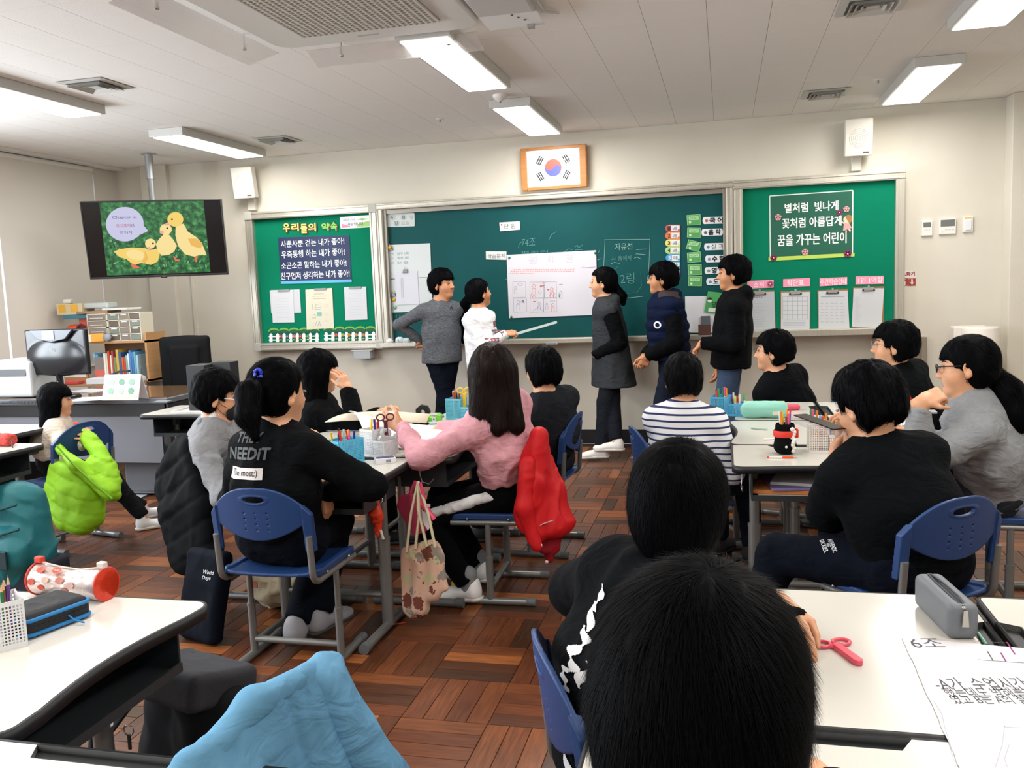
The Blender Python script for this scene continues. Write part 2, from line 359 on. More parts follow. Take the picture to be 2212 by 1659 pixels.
# ------------------------------------------------------------------ the room
def wood_floor_mat():
 m = bpy.data.materials.new('parquet_wood'); m.use_nodes = True; nt = m.node_tree; b = nt.nodes['Principled BSDF']
 N = nt.nodes.new; L = nt.links.new
 oi = N('ShaderNodeObjectInfo'); ge = N('ShaderNodeNewGeometry'); ad = N('ShaderNodeMath'); ad.operation = 'ADD'
 L(oi.outputs['Random'], ad.inputs[0]); L(ge.outputs['Random Per Island'], ad.inputs[1])
 fr = N('ShaderNodeMath'); fr.operation = 'FRACT'; L(ad.outputs[0], fr.inputs[0])
 cr = N('ShaderNodeValToRGB'); e = cr.color_ramp.elements
 cols = [(0.0, '3f2a1c'), (0.16, '4f2e1c'), (0.40, '5f341e'), (0.62, '693920'), (0.80, '744123'), (0.92, '874f2a'), (1.0, 'a86434')]
 e[0].position = 0; e[0].color = lin(hexc(cols[0][1]))+(1,); e[1].position = 1; e[1].color = lin(hexc(cols[-1][1]))+(1,)
 for p, c in cols[1:-1]: q = e.new(p); q.color = lin(hexc(c))+(1,)
 L(fr.outputs[0], cr.inputs[0])
 tc = N('ShaderNodeTexCoord'); mp = N('ShaderNodeMapping'); L(tc.outputs['Object'], mp.inputs[0])
 cb = N('ShaderNodeCombineXYZ'); ml = N('ShaderNodeMath'); ml.operation = 'MULTIPLY'; ml.inputs[1].default_value = 37; L(fr.outputs[0], ml.inputs[0]); L(ml.outputs[0], cb.inputs[2]); L(ml.outputs[0], cb.inputs[0]); L(cb.outputs[0], mp.inputs[1])
 at = N('ShaderNodeAttribute'); at.attribute_name = 'along'          # 1 where the grain runs along x
 n = [N('ShaderNodeTexNoise') for _ in range(2)]
 for q, sc in zip(n, ((9, 110, 20), (110, 9, 20))):
  m2 = N('ShaderNodeMapping'); m2.inputs['Scale'].default_value = sc; L(mp.outputs[0], m2.inputs[0]); L(m2.outputs[0], q.inputs['Vector']); q.inputs['Scale'].default_value = 1; q.inputs['Detail'].default_value = 6
 mx = N('ShaderNodeMix'); L(at.outputs['Fac'], mx.inputs[0]); L(n[1].outputs[0], mx.inputs[2]); L(n[0].outputs[0], mx.inputs[3])
 rg = N('ShaderNodeMapRange'); rg.inputs[1].default_value = 0.3; rg.inputs[2].default_value = 0.7; rg.inputs[3].default_value = 0.62; rg.inputs[4].default_value = 1.25; L(mx.outputs[0], rg.inputs[0])
 wn = N('ShaderNodeTexNoise'); wn.inputs['Scale'].default_value = 2.2; L(ge.outputs['Position'], wn.inputs['Vector'])
 r2 = N('ShaderNodeMapRange'); r2.inputs[1].default_value = 0.35; r2.inputs[2].default_value = 0.65; r2.inputs[3].default_value = 0.8; r2.inputs[4].default_value = 1.1; L(wn.outputs[0], r2.inputs[0])
 mm = N('ShaderNodeMath'); mm.operation = 'MULTIPLY'; L(rg.outputs[0], mm.inputs[0]); L(r2.outputs[0], mm.inputs[1])
 vm = N('ShaderNodeVectorMath'); vm.operation = 'SCALE'; L(cr.outputs[0], vm.inputs[0]); L(mm.outputs[0], vm.inputs['Scale'])
 # fine scratches
 sn = N('ShaderNodeTexNoise'); sn.inputs['Scale'].default_value = 1; sn.inputs['Detail'].default_value = 3; ms = N('ShaderNodeMapping'); ms.inputs['Scale'].default_value = (14, 170, 1); ms.inputs['Rotation'].default_value = (0, 0, 0.9); L(ge.outputs['Position'], ms.inputs[0]); L(ms.outputs[0], sn.inputs['Vector'])
 sr = N('ShaderNodeMapRange'); sr.inputs[1].default_value = 0.70; sr.inputs[2].default_value = 0.78; sr.inputs[4].default_value = 0.3; L(sn.outputs[0], sr.inputs[0])
 m3 = N('ShaderNodeMix'); m3.data_type = 'RGBA'; m3.inputs[7].default_value = lin(hexc('b98a5c'))+(1,); L(sr.outputs[0], m3.inputs[0]); L(vm.outputs[0], m3.inputs[6])
 L(m3.outputs[2], b.inputs['Base Color'])
 rr = N('ShaderNodeMapRange'); rr.inputs[3].default_value = 0.26; rr.inputs[4].default_value = 0.5; L(wn.outputs[0], rr.inputs[0]); L(rr.outputs[0], b.inputs['Roughness'])
 b.inputs['Specular IOR Level'].default_value = 0.45
 bp = N('ShaderNodeBump'); bp.inputs['Strength'].default_value = 0.25; bp.inputs['Distance'].default_value = 0.001; L(mx.outputs[0], bp.inputs['Height']); L(bp.outputs[0], b.inputs['Normal'])
 return m
WOODF = wood_floor_mat()
m_wall = mat('wall_paint', 'd8d3c6', 0.75, noise=(2.5, 0.03), bump=(180, 0.08))
m_wall2 = mat('wall_paint_left', 'd6d1c8', 0.8)
m_ceil = mat('ceiling_board', 'f0eeea', 0.85, noise=(320, 0.05), bump=(260, 0.25))
m_seam = mat('ceiling_joint', 'a9a49d', 0.9)
m_black = mat('black_rubber', '14171b', 0.55)
m_alu = mat('aluminium_frame', 'bdb8ac', 0.38, metal=0.55, noise=(3, 0.08, (40, 1, 1)))
m_alud = mat('aluminium_dull', '8f8a80', 0.4, metal=0.5)
m_white = mat('white_plastic', 'e8e6e2', 0.4)
m_paper = mat('paper', 'dcdce0', 0.7)
fl = MB().box(((LX+2.9)/2, (WALLY+BY)/2, -0.034), (2.9-LX, WALLY-BY, 0.06)).build('floor', mat('floor_joint', '2a170e', 0.7)); tag(fl, 'brown parquet floor in a basket weave of four-strip squares', kind='structure')
TX, TY, TS = -0.772, 2.918, 0.3015
def plank_mesh(along):
 g = 0.0006; hw, hl = TS/8-g, TS/2-g; hx, hy = (hl, hw) if along else (hw, hl); e = 0.0012
 V = [(-hx, -hy, -0.004), (hx, -hy, -0.004), (hx, hy, -0.004), (-hx, hy, -0.004), (-hx+e, -hy+e, 0), (hx-e, -hy+e, 0), (hx-e, hy-e, 0), (-hx+e, hy-e, 0)]
 me = bpy.data.meshes.new('plank'); me.from_pydata(V, [], [(4, 5, 6, 7), (0, 1, 5, 4), (1, 2, 6, 5), (2, 3, 7, 6), (3, 0, 4, 7)]); me.materials.append(WOODF)
 a = me.attributes.new('along', 'FLOAT', 'POINT'); a.data.foreach_set('value', [float(along)]*8); return me
PM = [plank_mesh(0), plank_mesh(1)]
near, far = [], []
for i in range(-17, 13):
 for j in range(-15, 16):
  cx, cy = TX+(i+0.5)*TS, TY+(j+0.5)*TS
  if cx < LX or cx > 2.85 or cy > WALLY-0.02 or cy < BY+0.1: continue
  par = (i+j) % 2
  vis = (-1.45 < cx < 0.05 and 1.5 < cy < 4.6) or (-3.2 < cx < -1.95 and 2.5 < cy < 4.6) or (-2.0 < cx < -1.0 and 1.9 < cy < 2.9)
  for k in range(4):
   o_ = (k-1.5)*TS/4; p = (cx, cy+o_, par) if par else (cx+o_, cy, par)
   (near if vis and len(near) < 300 else far).append(p)
for x, y, par in near:
 o = obj('plank', PM[par], fl); o.location = (x, y, 0)
V0 = [np.array([v.co[:] for v in m.vertices]) for m in PM]; Vf = []; al = []
for x, y, par in far: Vf.append(V0[par]+A3(x, y, 0)); al.append(np.full(8, float(par)))
nf = len(far); F0 = np.array([(4, 5, 6, 7), (0, 1, 5, 4), (1, 2, 6, 5), (2, 3, 7, 6), (3, 0, 4, 7)])
me = mesh_np('plank', np.concatenate(Vf), (F0[None]+8*np.arange(nf)[:, None, None]).reshape(-1, 4), mats=[WOODF], smooth=False)
a = me.attributes.new('along', 'FLOAT', 'POINT'); a.data.foreach_set('value', np.concatenate(al).astype(np.float32))
tag(obj('parquet_strips', me, fl), kind='stuff')
def struct(name, mb, m, label, parent=None, bevel=0):
 o = mb.build(name, m, parent, bevel); return tag(o, label, kind='structure') if parent is None else o
cl = struct('ceiling', MB().box(((LX+2.9)/2, (WALLY+BY)/2, H+0.03), (2.9-LX+0.2, WALLY-BY+0.2, 0.05)), m_seam, 'pale grey ceiling of narrow speckled boards')
cpm = MB().box((0, 0, 0), (0.3010, 0.6035, 0.006)).build('ceiling_panel', m_ceil, cl); cpm.location = (-5.62, 7.29, H+0.003)
npan = 1
for i in range(29):
 for j in range(9):
  x = 0.235-0.151+(i-20)*0.3030; y = 7.295-j*0.606
  if x < LX-0.1 or x > 2.9: continue
  if i == 0 and j == 0: cpm.location = (x, y, H+0.003); continue
  c = obj('ceiling_panel', cpm.data, cl); c.location = (x, y, H+0.003); npan += 1
MBc = MB().box(((LX+2.9)/2, (2.14+BY)/2, H+0.003), (2.9-LX, 2.14-BY, 0.006)).build('ceiling_board', m_ceil, cl)
struct('wall_front', MB().box(((LX+2.9)/2, WALLY+0.05, H/2), (2.9-LX+0.2, 0.1, H)), m_wall, 'cream painted wall behind the board')
struct('wall_back', MB().box(((LX+2.9)/2, BY-0.05, H/2), (2.9-LX+0.2, 0.1, H)), m_wall, 'cream wall behind the class')
struct('wall_right', MB().box((2.95, (WALLY+BY)/2, H/2), (0.1, WALLY-BY, H)), m_wall, 'cream wall on the corridor side')
struct('trim_1', MB().box((2.5, 7.51, H/2), (0.78, 0.18, H)), m_wall, 'cream pillar standing proud of the front wall by the thermostat', bevel=0.006)
struct('trim_2', MB().box((-5.33, 7.58, H/2), (0.28, 0.06, H)), m_wall, 'shallow cream pilaster in the corner behind the television', bevel=0.004)
# left wall with window openings
OP = [(-0.65, 0.65, 0.9, 2.4), (1.55, 2.85, 0.9, 2.4), (3.75, 5.05, 0.9, 2.4), (5.25, 7.27, 0.85, 2.62)]
wl = MB(); ys = [BY]
for a, b, z0, z1 in OP:
 wl.box((LX-0.06, (ys[-1]+a)/2, H/2), (0.12, a-ys[-1], H)); wl.box((LX-0.06, (a+b)/2, z0/2), (0.12, b-a, z0)); wl.box((LX-0.06, (a+b)/2, (z1+H)/2), (0.12, b-a, H-z1)); ys.append(b)
wl.box((LX-0.06, (ys[-1]+WALLY)/2, H/2), (0.12, WALLY-ys[-1], H))
struct('wall_left', wl, m_wall2, 'pale wall with the covered windows')
for i, (a, b, z0, z1) in enumerate(OP):
 wn = MB()
 for y in (a+0.025, (a+b)/2, b-0.025): wn.box((LX-0.07, y, (z0+z1)/2), (0.05, 0.05, z1-z0))
 for z in (z0+0.025, z1-0.025): wn.box((LX-0.07, (a+b)/2, z), (0.05, b-a-0.002, 0.05))
 o = wn.build('window_%d' % (i+1), m_white); tag(o, 'white window frame in the left wall' if i < 3 else 'bright window behind the drawn roller blinds', kind='structure')
struct('baseboard_front', MB().box(((LX+2.11)/2, WALLY-0.008, 0.062), (2.11-LX, 0.016, 0.124)), mat('skirting', '15161a', 0.4), 'black skirting along the front wall')
struct('baseboard_right', MB().box((2.5, 7.412, 0.062), (0.8, 0.016, 0.124)), mat('skirting', '15161a', 0.4), 'black skirting at the foot of the pillar')
struct('trim_3', MB().box((LX+0.06, 6.0, H-0.012), (0.10, 3.2, 0.024)), m_white, 'curtain rail box along the top of the window wall')
# roller blinds
m_blind = mat('blind_cloth', 'dcd7cf', 0.85, bump=(500, 0.05))
for (y0, y1, lb) in ((6.055, 7.215, 'pale roller blind drawn down beside the front corner'), (4.86, 6.03, 'pale roller blind hanging at the left edge of the picture')):
 r = empty('roller_blind', (LX+0.03, (y0+y1)/2, 2.66), lb, 'blind')
 MB().box((0.0, 0, -0.93), (0.002, y1-y0, 1.80)).build('blind_cloth', m_blind, r)
 MB().tube([(0.0, -(y1-y0)/2, -0.01), (0.0, (y1-y0)/2, -0.01)], 0.022, 14).build('roller_tube', m_white, r)
 MB().tube([(0.0, -(y1-y0)/2, -1.83), (0.0, (y1-y0)/2, -1.83)], 0.011, 8).build('bottom_bar', m_white, r)
# ceiling lights
m_diff = mat('lamp_diffuser', 'ffffff', 0.5, emit='fff8ee', estr=4.0)
m_lampb = mat('lamp_housing', 'c9c9c6', 0.5, metal=0.2)
LAB = {0: 'long ceiling light just in front of the air conditioner', 1: 'ceiling light nearest the flag above the board', 2: 'ceiling light cut off by the left picture edge', 3: 'ceiling light in front of the television pole',
  4: 'ceiling light cut off at the upper right corner', 5: 'ceiling light above the right hand wall speaker'}
for i, (lx, ly) in enumerate(LAMPS):
 t = empty('ceiling_light', (lx, ly, H), LAB.get(i, 'ceiling light behind the camera'), 'light', 'ceiling lights in rows')
 MB().box((0, 0, -0.03), (0.29, 1.24, 0.058)).build('housing', m_lampb, t, 0.004)
 MB().box((0, 0, -0.061), (0.245, 1.195, 0.006)).build('diffuser', m_diff, t)
# ceiling air diffusers
m_vent = mat('vent_metal', 'c4c3be', 0.5)
m_ventd = mat('vent_dark', '70706c', 0.8)
for vx, vy, lb in ((-3.6, 4.63, 'square ceiling vent over the left desks, nearer the camera'), (-3.59, 6.79, 'square ceiling vent left of the board, near the wall'), (0.71, 4.69, 'square ceiling vent cut off by the top edge'), (0.72, 6.82, 'square ceiling vent in front of the right speaker')):
 t = empty('ceiling_vent', (vx, vy, H), lb, 'vent', 'square ceiling vents'); f = MB()
 for a_ in range(4):
  R = Matrix.Rotation(a_*math.pi/2, 4, 'Z')
  for r0, z0, r1, z1 in ((0.155, -0.004, 0.120, -0.010),):
   f.add([R @ Vector(v) for v in ((-r0, -r0, z0), (r0, -r0, z0), (r1, -r1, z1), (-r1, -r1, z1), (r1, -r1, 0.0), (-r1, -r1, 0.0))], [(0, 1, 2, 3), (3, 2, 4, 5)])
 f.build('vent_frame', m_vent, t)
 MB().box((0, 0, -0.003), (0.24, 0.24, 0.004)).build('vent_throat', m_ventd, t)
 for k, r0 in enumerate((0.112, 0.085, 0.058)):
  f = MB(); r1 = r0-0.02
  for a_ in range(4):
   R = Matrix.Rotation(a_*math.pi/2, 4, 'Z')
   f.add([R @ Vector(v) for v in ((-r0, -r0, -0.024), (r0, -r0, -0.024), (r1, -r1, -0.006), (-r1, -r1, -0.006))], [(0, 1, 2, 3)])
  f.build('slat', m_vent, t)
 MB().box((0, 0, -0.014), (0.06, 0.06, 0.006)).build('vent_core', m_vent, t)
# cassette air conditioner
t = empty('air_conditioner', (-1.60, 3.66, H), 'white cassette air conditioner with a square grille in the ceiling', 'air conditioner')
MB().prism(rrect(-0.56, 0.50, -0.53, 0.53, 0.10, 8), -0.05, 0.0).build('casing', mat('ac_white', 'd9d8d4', 0.4), t, 0.012, 3)
gm = MB(); m_gr = mat('ac_grille', 'd0cec8', 0.5)
for k in range(25):
 gm.box((-0.34+k*0.0283, 0, -0.058), (0.009, 0.68, 0.010)); gm.box((0, -0.34+k*0.0283, -0.057), (0.68, 0.009, 0.008))
gm.build('grille', m_gr, t)
MB().box((0, 0, -0.051), (0.69, 0.69, 0.004)).build('filter', mat('ac_filter', '8b8681', 0.8), t)
MB().box((-0.05, 0.44, -0.052), (0.11, 0.006, 0.004)).build('badge', mat('ac_badge', 'a8a6a2', 0.5), t)
m_acr = mat('clear_acrylic', 'f4f4f2', 0.12, trans=0.75, alpha=0.55)
for (a, b, wv, lb) in (((-2.36, 3.15), (-2.36, 4.22), (-0.16, 0), 'clear plastic wind deflector hung along the left side of the air conditioner'), ((-2.06, 4.40), (-1.16, 4.40), (0, 0.13), 'clear plastic wind deflector hung between the air conditioner and the lamp')):
 cx, cy = (a[0]+b[0])/2, (a[1]+b[1])/2
 d = empty('wind_deflector', (cx, cy, 2.60), lb, 'deflector'); dx, dy = (b[0]-a[0])/2, (b[1]-a[1])/2
 wx, wy = wv
 pl = MB(); V = [Vector((-dx, -dy, 0)), Vector((dx, dy, 0)), Vector((dx-wx, dy-wy, 0.055)), Vector((-dx-wx, -dy-wy, 0.055))]
 if wx: V = [Vector((wx*-0.0-dx, -dy, -0.0)), Vector((dx, dy, 0)), Vector((dx+0.17, dy, 0.045)), Vector((-dx+0.17, -dy, 0.045))]
 n_ = Vector((0, 0, 0.003)); pl.add(V+[v+n_ for v in V], [(0, 1, 2, 3), (4, 7, 6, 5), (0, 4, 5, 1), (1, 5, 6, 2), (2, 6, 7, 3), (3, 7, 4, 0)]); pl.build('clear_plate', m_acr, d)
 for q in (0.18, 0.82):
  p = V[0].lerp(V[1], q) + (V[3]-V[0])*0.5; br = MB().tube([p, p+Vector((0, 0, 0.075))], 0.006, 8).lathe([(0, 0), (0.012, 0), (0.012, 0.01), (0, 0.01)], p, 10); br.build('hanger', mat('hanger_clear', 'c9c9c4', 0.3), d)
t = empty('access_plate', (-0.945, 4.02, H), 'white square cover plate hanging from the ceiling right of the air conditioner', 'plate')
MB().box((0, 0.12, -0.05), (0.27, 0.22, 0.006), rz=0.03).build('plate', mat('plate_white', 'e6e8e8', 0.5), t, 0.002)
MB().box((0, -0.12, -0.03), (0.26, 0.25, 0.05), rz=0.03).build('box', mat('plate_box', 'c3c3c1', 0.6), t, 0.006)
for k in range(3): MB().lathe([(0, 0), (0.006, 0), (0.006, 0.004), (0, 0.004)], (0.02+0.02*k, 0.02+0.045*k, -0.057), 8).build('screw', flat('5a5a58'), t)
MB().box((0.07, 0.2, -0.06), (0.03, 0.03, 0.02)).build('clip', flat('9a9c9c'), t)
MB().tube([(0.16, -0.2, -0.03), (0.15, 0.1, -0.03), (0.2, 0.22, -0.01)], 0.006, 8).build('conduit', flat('c8c6c0'), t)
t = empty('smoke_detector', tuple(onZ(1080, 205, H)), 'round white smoke detector between the two middle ceiling lights', 'detector')
MB().lathe([(0, -0.045), (0.012, -0.045), (0.02, -0.035), (0.04, -0.028), (0.05, -0.012), (0.05, 0)], n=28).build('body', m_white, t)
MB().lathe([(0.0, -0.05), (0.006, -0.05), (0.006, -0.043)], n=10).build('sensor', flat('6b6b66'), t)
for px, lb in (((950, 256), 'small sprinkler head in the ceiling left of the middle lights'), ((1897, 171), 'small sprinkler head in the ceiling beside the right light')):
 t = empty('sprinkler', tuple(onZ(px[0], px[1], H)), lb, 'sprinkler')
 MB().lathe([(0, -0.006), (0.03, -0.005), (0.034, 0)], n=16).build('rose', m_white, t); MB().lathe([(0.0, -0.028), (0.008, -0.026), (0.006, -0.006)], n=10).build('head', flat('a39c92'), t)
# ------------------------------------------------------------------ boards on the front wall
YB = 7.53                                     # face of the pin boards
def K(ox, oy, s): return lambda x, y: (ox+x/s, oy+y/s)
ka, kb, kc, kd, ke, kw = K(540, 440, 5.183), K(820, 440, 4.424), K(1280, 380, 4.365), K(1580, 360, 4.1475), K(1472, 0, 2.989), K(740, 0, 2.989)
m_green = mat('pin_board_green', '04795a', 0.9, spec=0.15, noise=(6, 0.03))
m_chalk = mat('chalkboard_green', '0a4c4e', 0.6, spec=0.18, noise=(1.6, 0.12))
def slab(parent, name, pts, k_, col, y0, th=0.002, org=(0, 0, 0), rough=0.6):
 mb = MB(); wall_quad(mb, [k_(*p) for p in pts], y0-th, y0, off=org); return mb.build(name, flat(col, rough) if isinstance(col, str) else col, parent)
def rect4(x0, y0, x1, y1, dy=0): return [(x0, y1+dy/2), (x1, y1-dy/2), (x1, y0-dy/2), (x0, y0+dy/2)]
def frame(parent, x0, x1, z0, z1, wd, y0, y1, m, sides='ltrb', cap=None):
 for c in sides:
  if c in 'tb':
   z = z1-wd/2 if c == 't' else z0+wd/2; mb = MB().box(((x0+x1)/2, (y0+y1)/2, z), (x1-x0, y1-y0, wd))
   for q in (-0.3, 0.3): mb.box(((x0+x1)/2, y0-0.003, z+q*wd), (x1-x0, 0.006, wd*0.22))
  else:
   x = x0+wd/2 if c == 'l' else x1-wd/2; mb = MB().box((x, (y0+y1)/2, (z0+z1)/2), (wd, y1-y0, z1-z0-2*wd))
   for q in (-0.3, 0.3): mb.box((x+q*wd, y0-0.003, (z0+z1)/2), (wd*0.22, 0.006, z1-z0-2*wd))
  mb.build('frame_rail', m, parent, 0.003)
 if cap:
  for x in (x0+wd/2, x1-wd/2):
   for z in (z0+wd/2, z1-wd/2): MB().box((x, y0-0.004, z), (wd+0.006, 0.016, wd+0.006)).build('corner_cap', cap, parent, 0.006)
m_cap = mat('corner_cap', 'b6b5ad', 0.5)
BT, BB = 2.195, 0.895
t = empty('notice_board', (-3.69, WALLY, 1.55), 'green pin board with a class promise poster left of the chalkboard', 'board'); t0 = t; O = A3(-3.69, WALLY, 1.55)
MB().box((0, -0.055, 0), (1.30, 0.02, 1.24)).build('pin_surface', m_green, t)
frame(t, -0.66, 0.655, BB-1.55, BT-1.55, 0.072, -0.11, -0.002, m_alu, cap=m_cap)
t = empty('chalkboard', (-1.48, WALLY, 1.55), 'long dark green chalkboard in the middle of the front wall', 'board')
MB().box((0, -0.045, 0.0), (3.06, 0.02, 1.22)).build('writing_surface', m_chalk, t)
frame(t, -1.553, 1.555, BB-1.55, BT-1.55, 0.055, -0.115, -0.002, m_alu)
MB().box((0, -0.07, BT-1.55-0.075), (3.0, 0.03, 0.035)).build('track', m_alud, t)
for x in (-1.485, 1.49): MB().box((x, -0.075, 0), (0.03, 0.035, 1.19)).box((x+0.006, -0.095, -0.1), (0.012, 0.012, 0.2)).build('stile', m_alud, t, 0.002)
MB().box((0, -0.16, BB-1.55+0.03), (3.11, 0.11, 0.012)).box((0, -0.214, BB-1.55+0.035), (3.11, 0.008, 0.035)).build('chalk_tray', m_alu, t, 0.002)
t = empty('notice_board', (0.73, WALLY, 1.55), 'green pin board with four clipboards right of the chalkboard', 'board')
MB().box((0, -0.055, 0), (1.29, 0.02, 1.24)).build('pin_surface', m_green, t)
frame(t, -0.65, 0.655, BB-1.55+0.02, BT-1.55, 0.072, -0.11, -0.002, m_alu, 'ltr', cap=None)
MB().box((0, -0.155, BB-1.55+0.05), (1.31, 0.12, 0.012)).box((0, -0.215, BB-1.55+0.05), (1.31, 0.01, 0.05)).box((0, -0.06, BB-1.55+0.05), (1.31, 0.10, 0.05)).build('ledge', m_alu, t, 0.003)
YI = 7.533
# title letters
for ch, (x0, y0, x1, y1), c1 in (('우', (375, 218, 450, 322), 'f6e07a'), ('리', (468, 218, 550, 308), 'f6e07a'), ('들', (572, 225, 645, 332), 'f6e07a'), ('의', (655, 218, 742, 310), 'f6e07a'), ('약', (803, 215, 898, 300), '86cf5a'), ('속', (905, 205, 980, 302), '86cf5a')):
 c = onY(*ka((x0+x1)/2, (y0+y1)/2), YI); l = empty('title_letter', tuple(c), ('yellow' if c1[0] == 'f' else 'green')+' cut-out title letter, the '+{'우': 'leftmost of the yellow four', '리': 'second of the yellow four', '들': 'third of the yellow four', '의': 'last of the yellow four', '약': 'first of the green pair', '속': 'last of the green pair'}[ch], 'letter', 'cut-out title letters')
 wd = onY(*ka(x1, y0), YI)[0]-onY(*ka(x0, y0), YI)[0]; ht = onY(*ka(x0, y0), YI)[2]-onY(*ka(x0, y1), YI)[2]
 text_fit(ch, wd, ht, Matrix.Translation((0.003, -0.006, -0.003)) @ WT, flat('5d3b1e'), l, 'backing', bold=0.06)
 text_fit(ch, wd*0.92, ht*0.92, Matrix.Translation((0, -0.009, 0)) @ WT, flat(c1), l, 'letter_face', bold=0.03)
# greeting banner
def sheet(name, label, cat, pts, k_, col, y=YI, group=None, th=0.002, part='sheet', rough=0.6):
 c = np.mean([onY(*k_(*p), y) for p in pts], 0); t = empty(name, (c[0], y, c[2]), label, cat, group)
 slab(t, part, pts, k_, col, y, th, (c[0], y, c[2]), rough); return t, (c[0], y, c[2])
def ktext(s, box, k_, col, t, o, y, bold=0.0, shear=0):
 (x0, y0), (x1, y1) = k_(*box[:2]), k_(*box[2:]); return wall_text(s, (x0, y0, x1, y1), flat(col) if isinstance(col, str) else col, t, y, o, bold, shear)
def marks(t, o, k_, y, lst, col, name='printing', w=0.0011):
 """thin printed strokes given as pixel polylines"""
 mb = MB()
 for pl in lst:
  for p, q in zip(pl[:-1], pl[1:]):
   a, b = onY(*k_(*p), y)-np.array(o), onY(*k_(*q), y)-np.array(o); d = b-a; L = math.hypot(d[0], d[2])
   if L < 1e-6: continue
   n = np.array([-d[2], 0, d[0]])/L*w/2; mb.add([a+n, b+n, b-n, a-n], [(0, 1, 2, 3)])
 return mb.build(name, flat(col) if isinstance(col, str) else col, t)
t, o = sheet('banner', 'small white laminated banner in the corner of the left pin board', 'banner', [(1015, 283), (1368, 262), (1362, 125), (1005, 150)], ka, 'edeef2', rough=0.25)
slab(t, 'pink_wave', [(1025, 272), (1150, 262), (1080, 240), (1025, 225)], ka, 'e58ba0', YI-0.0022, 0.0006, o); slab(t, 'meadow', [(1190, 262), (1358, 252), (1356, 190), (1290, 200), (1215, 225)], ka, '9ccc76', YI-0.0022, 0.0006, o)
slab(t, 'leaf', [(1200, 178), (1260, 186), (1330, 170), (1250, 160)], ka, '8fc46c', YI-0.0022, 0.0006, o)
ktext('사랑과 인사', (1040, 165, 1172, 196), ka, '4e5a86', t, o, YI-0.0032); ktext('사랑합니다', (1090, 208, 1270, 245), ka, '55606a', t, o, YI-0.0034, 0.01)
# promise poster
t, o = sheet('promise_poster', 'navy poster with four lines of white writing and a light blue foot', 'poster', [(348, 900), (1140, 878), (1112, 352), (312, 380)], ka, '20305a')
slab(t, 'foot_strip', [(348, 900), (1140, 878), (1138, 848), (345, 870)], ka, '5cb4de', YI-0.0025, 0.001, o)
for s_, b_ in (('사뿐사뿐 걷는 내가 좋아!', (345, 398, 1055, 474)), ('우측통행 하는 내가 좋아!', (352, 513, 1060, 594)), ('소곤소곤 말하는 내가 좋아!', (350, 640, 1080, 718)), ('친구먼저 생각하는 내가 좋아!', (345, 755, 1115, 836))):
 ktext(s_, b_, ka, 'eef1f6', t, o, YI-0.0042, 0.012)
m_clip = mat('clip_metal', '6a6a66', 0.35, metal=0.6)
for lb, pts, col, cb, extra in (('white sheets under a clip at the left of the left pin board', [(235, 968), (485, 963), (497, 1328), (255, 1332)], 'd2d4d9', (308, 440, 973), [(220, 972), (555, 960), (572, 1220), (238, 1228)]),
        ('cream guide sheet under a clip in the middle of the left pin board', [(620, 963), (920, 943), (940, 1395), (635, 1408)], 'dbd8c4', (718, 850, 957), None),
        ('single white list under a clip at the right of the left pin board', [(1052, 935), (1300, 928), (1315, 1297), (1068, 1305)], 'cfd2d8', (1108, 1243, 940), None)):
 if extra:
  t, o = sheet('notice_sheet', lb, 'paper', extra[::-1], ka, 'ccced4', YI); slab(t, 'front_sheet', pts[::-1], ka, col, YI-0.003, 0.002, o)
 else: t, o = sheet('notice_sheet', lb, 'paper', pts[::-1], ka, col, YI-0.002, th=0.003)
 slab(t, 'clip', rect4(cb[0], cb[2]-11, cb[1], cb[2]+11, 6), ka, m_clip, YI-0.005, 0.006, o)
 x0, y0 = pts[0]; L = []
 if col == 'dbd8c4':
  for yy, a, b in ((1012, 715, 825), (1038, 695, 850), (1065, 705, 850)): L.append([(a, yy), (b, yy-4)])
  marks(t, o, ka, YI-0.0052, L, 'b9b49a', w=0.006)
  marks(t, o, ka, YI-0.0052, [[(700, 1125), (695, 1190)], [(725, 1165), (795, 1160), (795, 1120), (740, 1128), (725, 1180), (790, 1185)], [(690, 1250), (730, 1240), (735, 1280), (690, 1280)], [(705, 1330), (710, 1385)], [(725, 1375), (750, 1315)], [(760, 1370), (775, 1310), (790, 1370)]], '7c8288', 'drawing', 0.003)
  slab(t, 'picture', rect4(750, 1215, 803, 1258), ka, '7fb9b4', YI-0.0052, 0.0005, o)
  marks(t, o, ka, YI-0.0052, [[(828, y), (878, y-2)] for y in (1130, 1142, 1155, 1225, 1238, 1250, 1310, 1322)], 'cfcab2', 'caption', 0.003)
 else:
  n = 9; dx = pts[2][0]-pts[1][0]
  for i in range(n): L.append([(x0+55+i*1.5, y0+70+i*30), (x0+200+i*1.5, y0+66+i*30)])
  marks(t, o, ka, YI-0.0056, L, 'c2c6d2', w=0.0035)
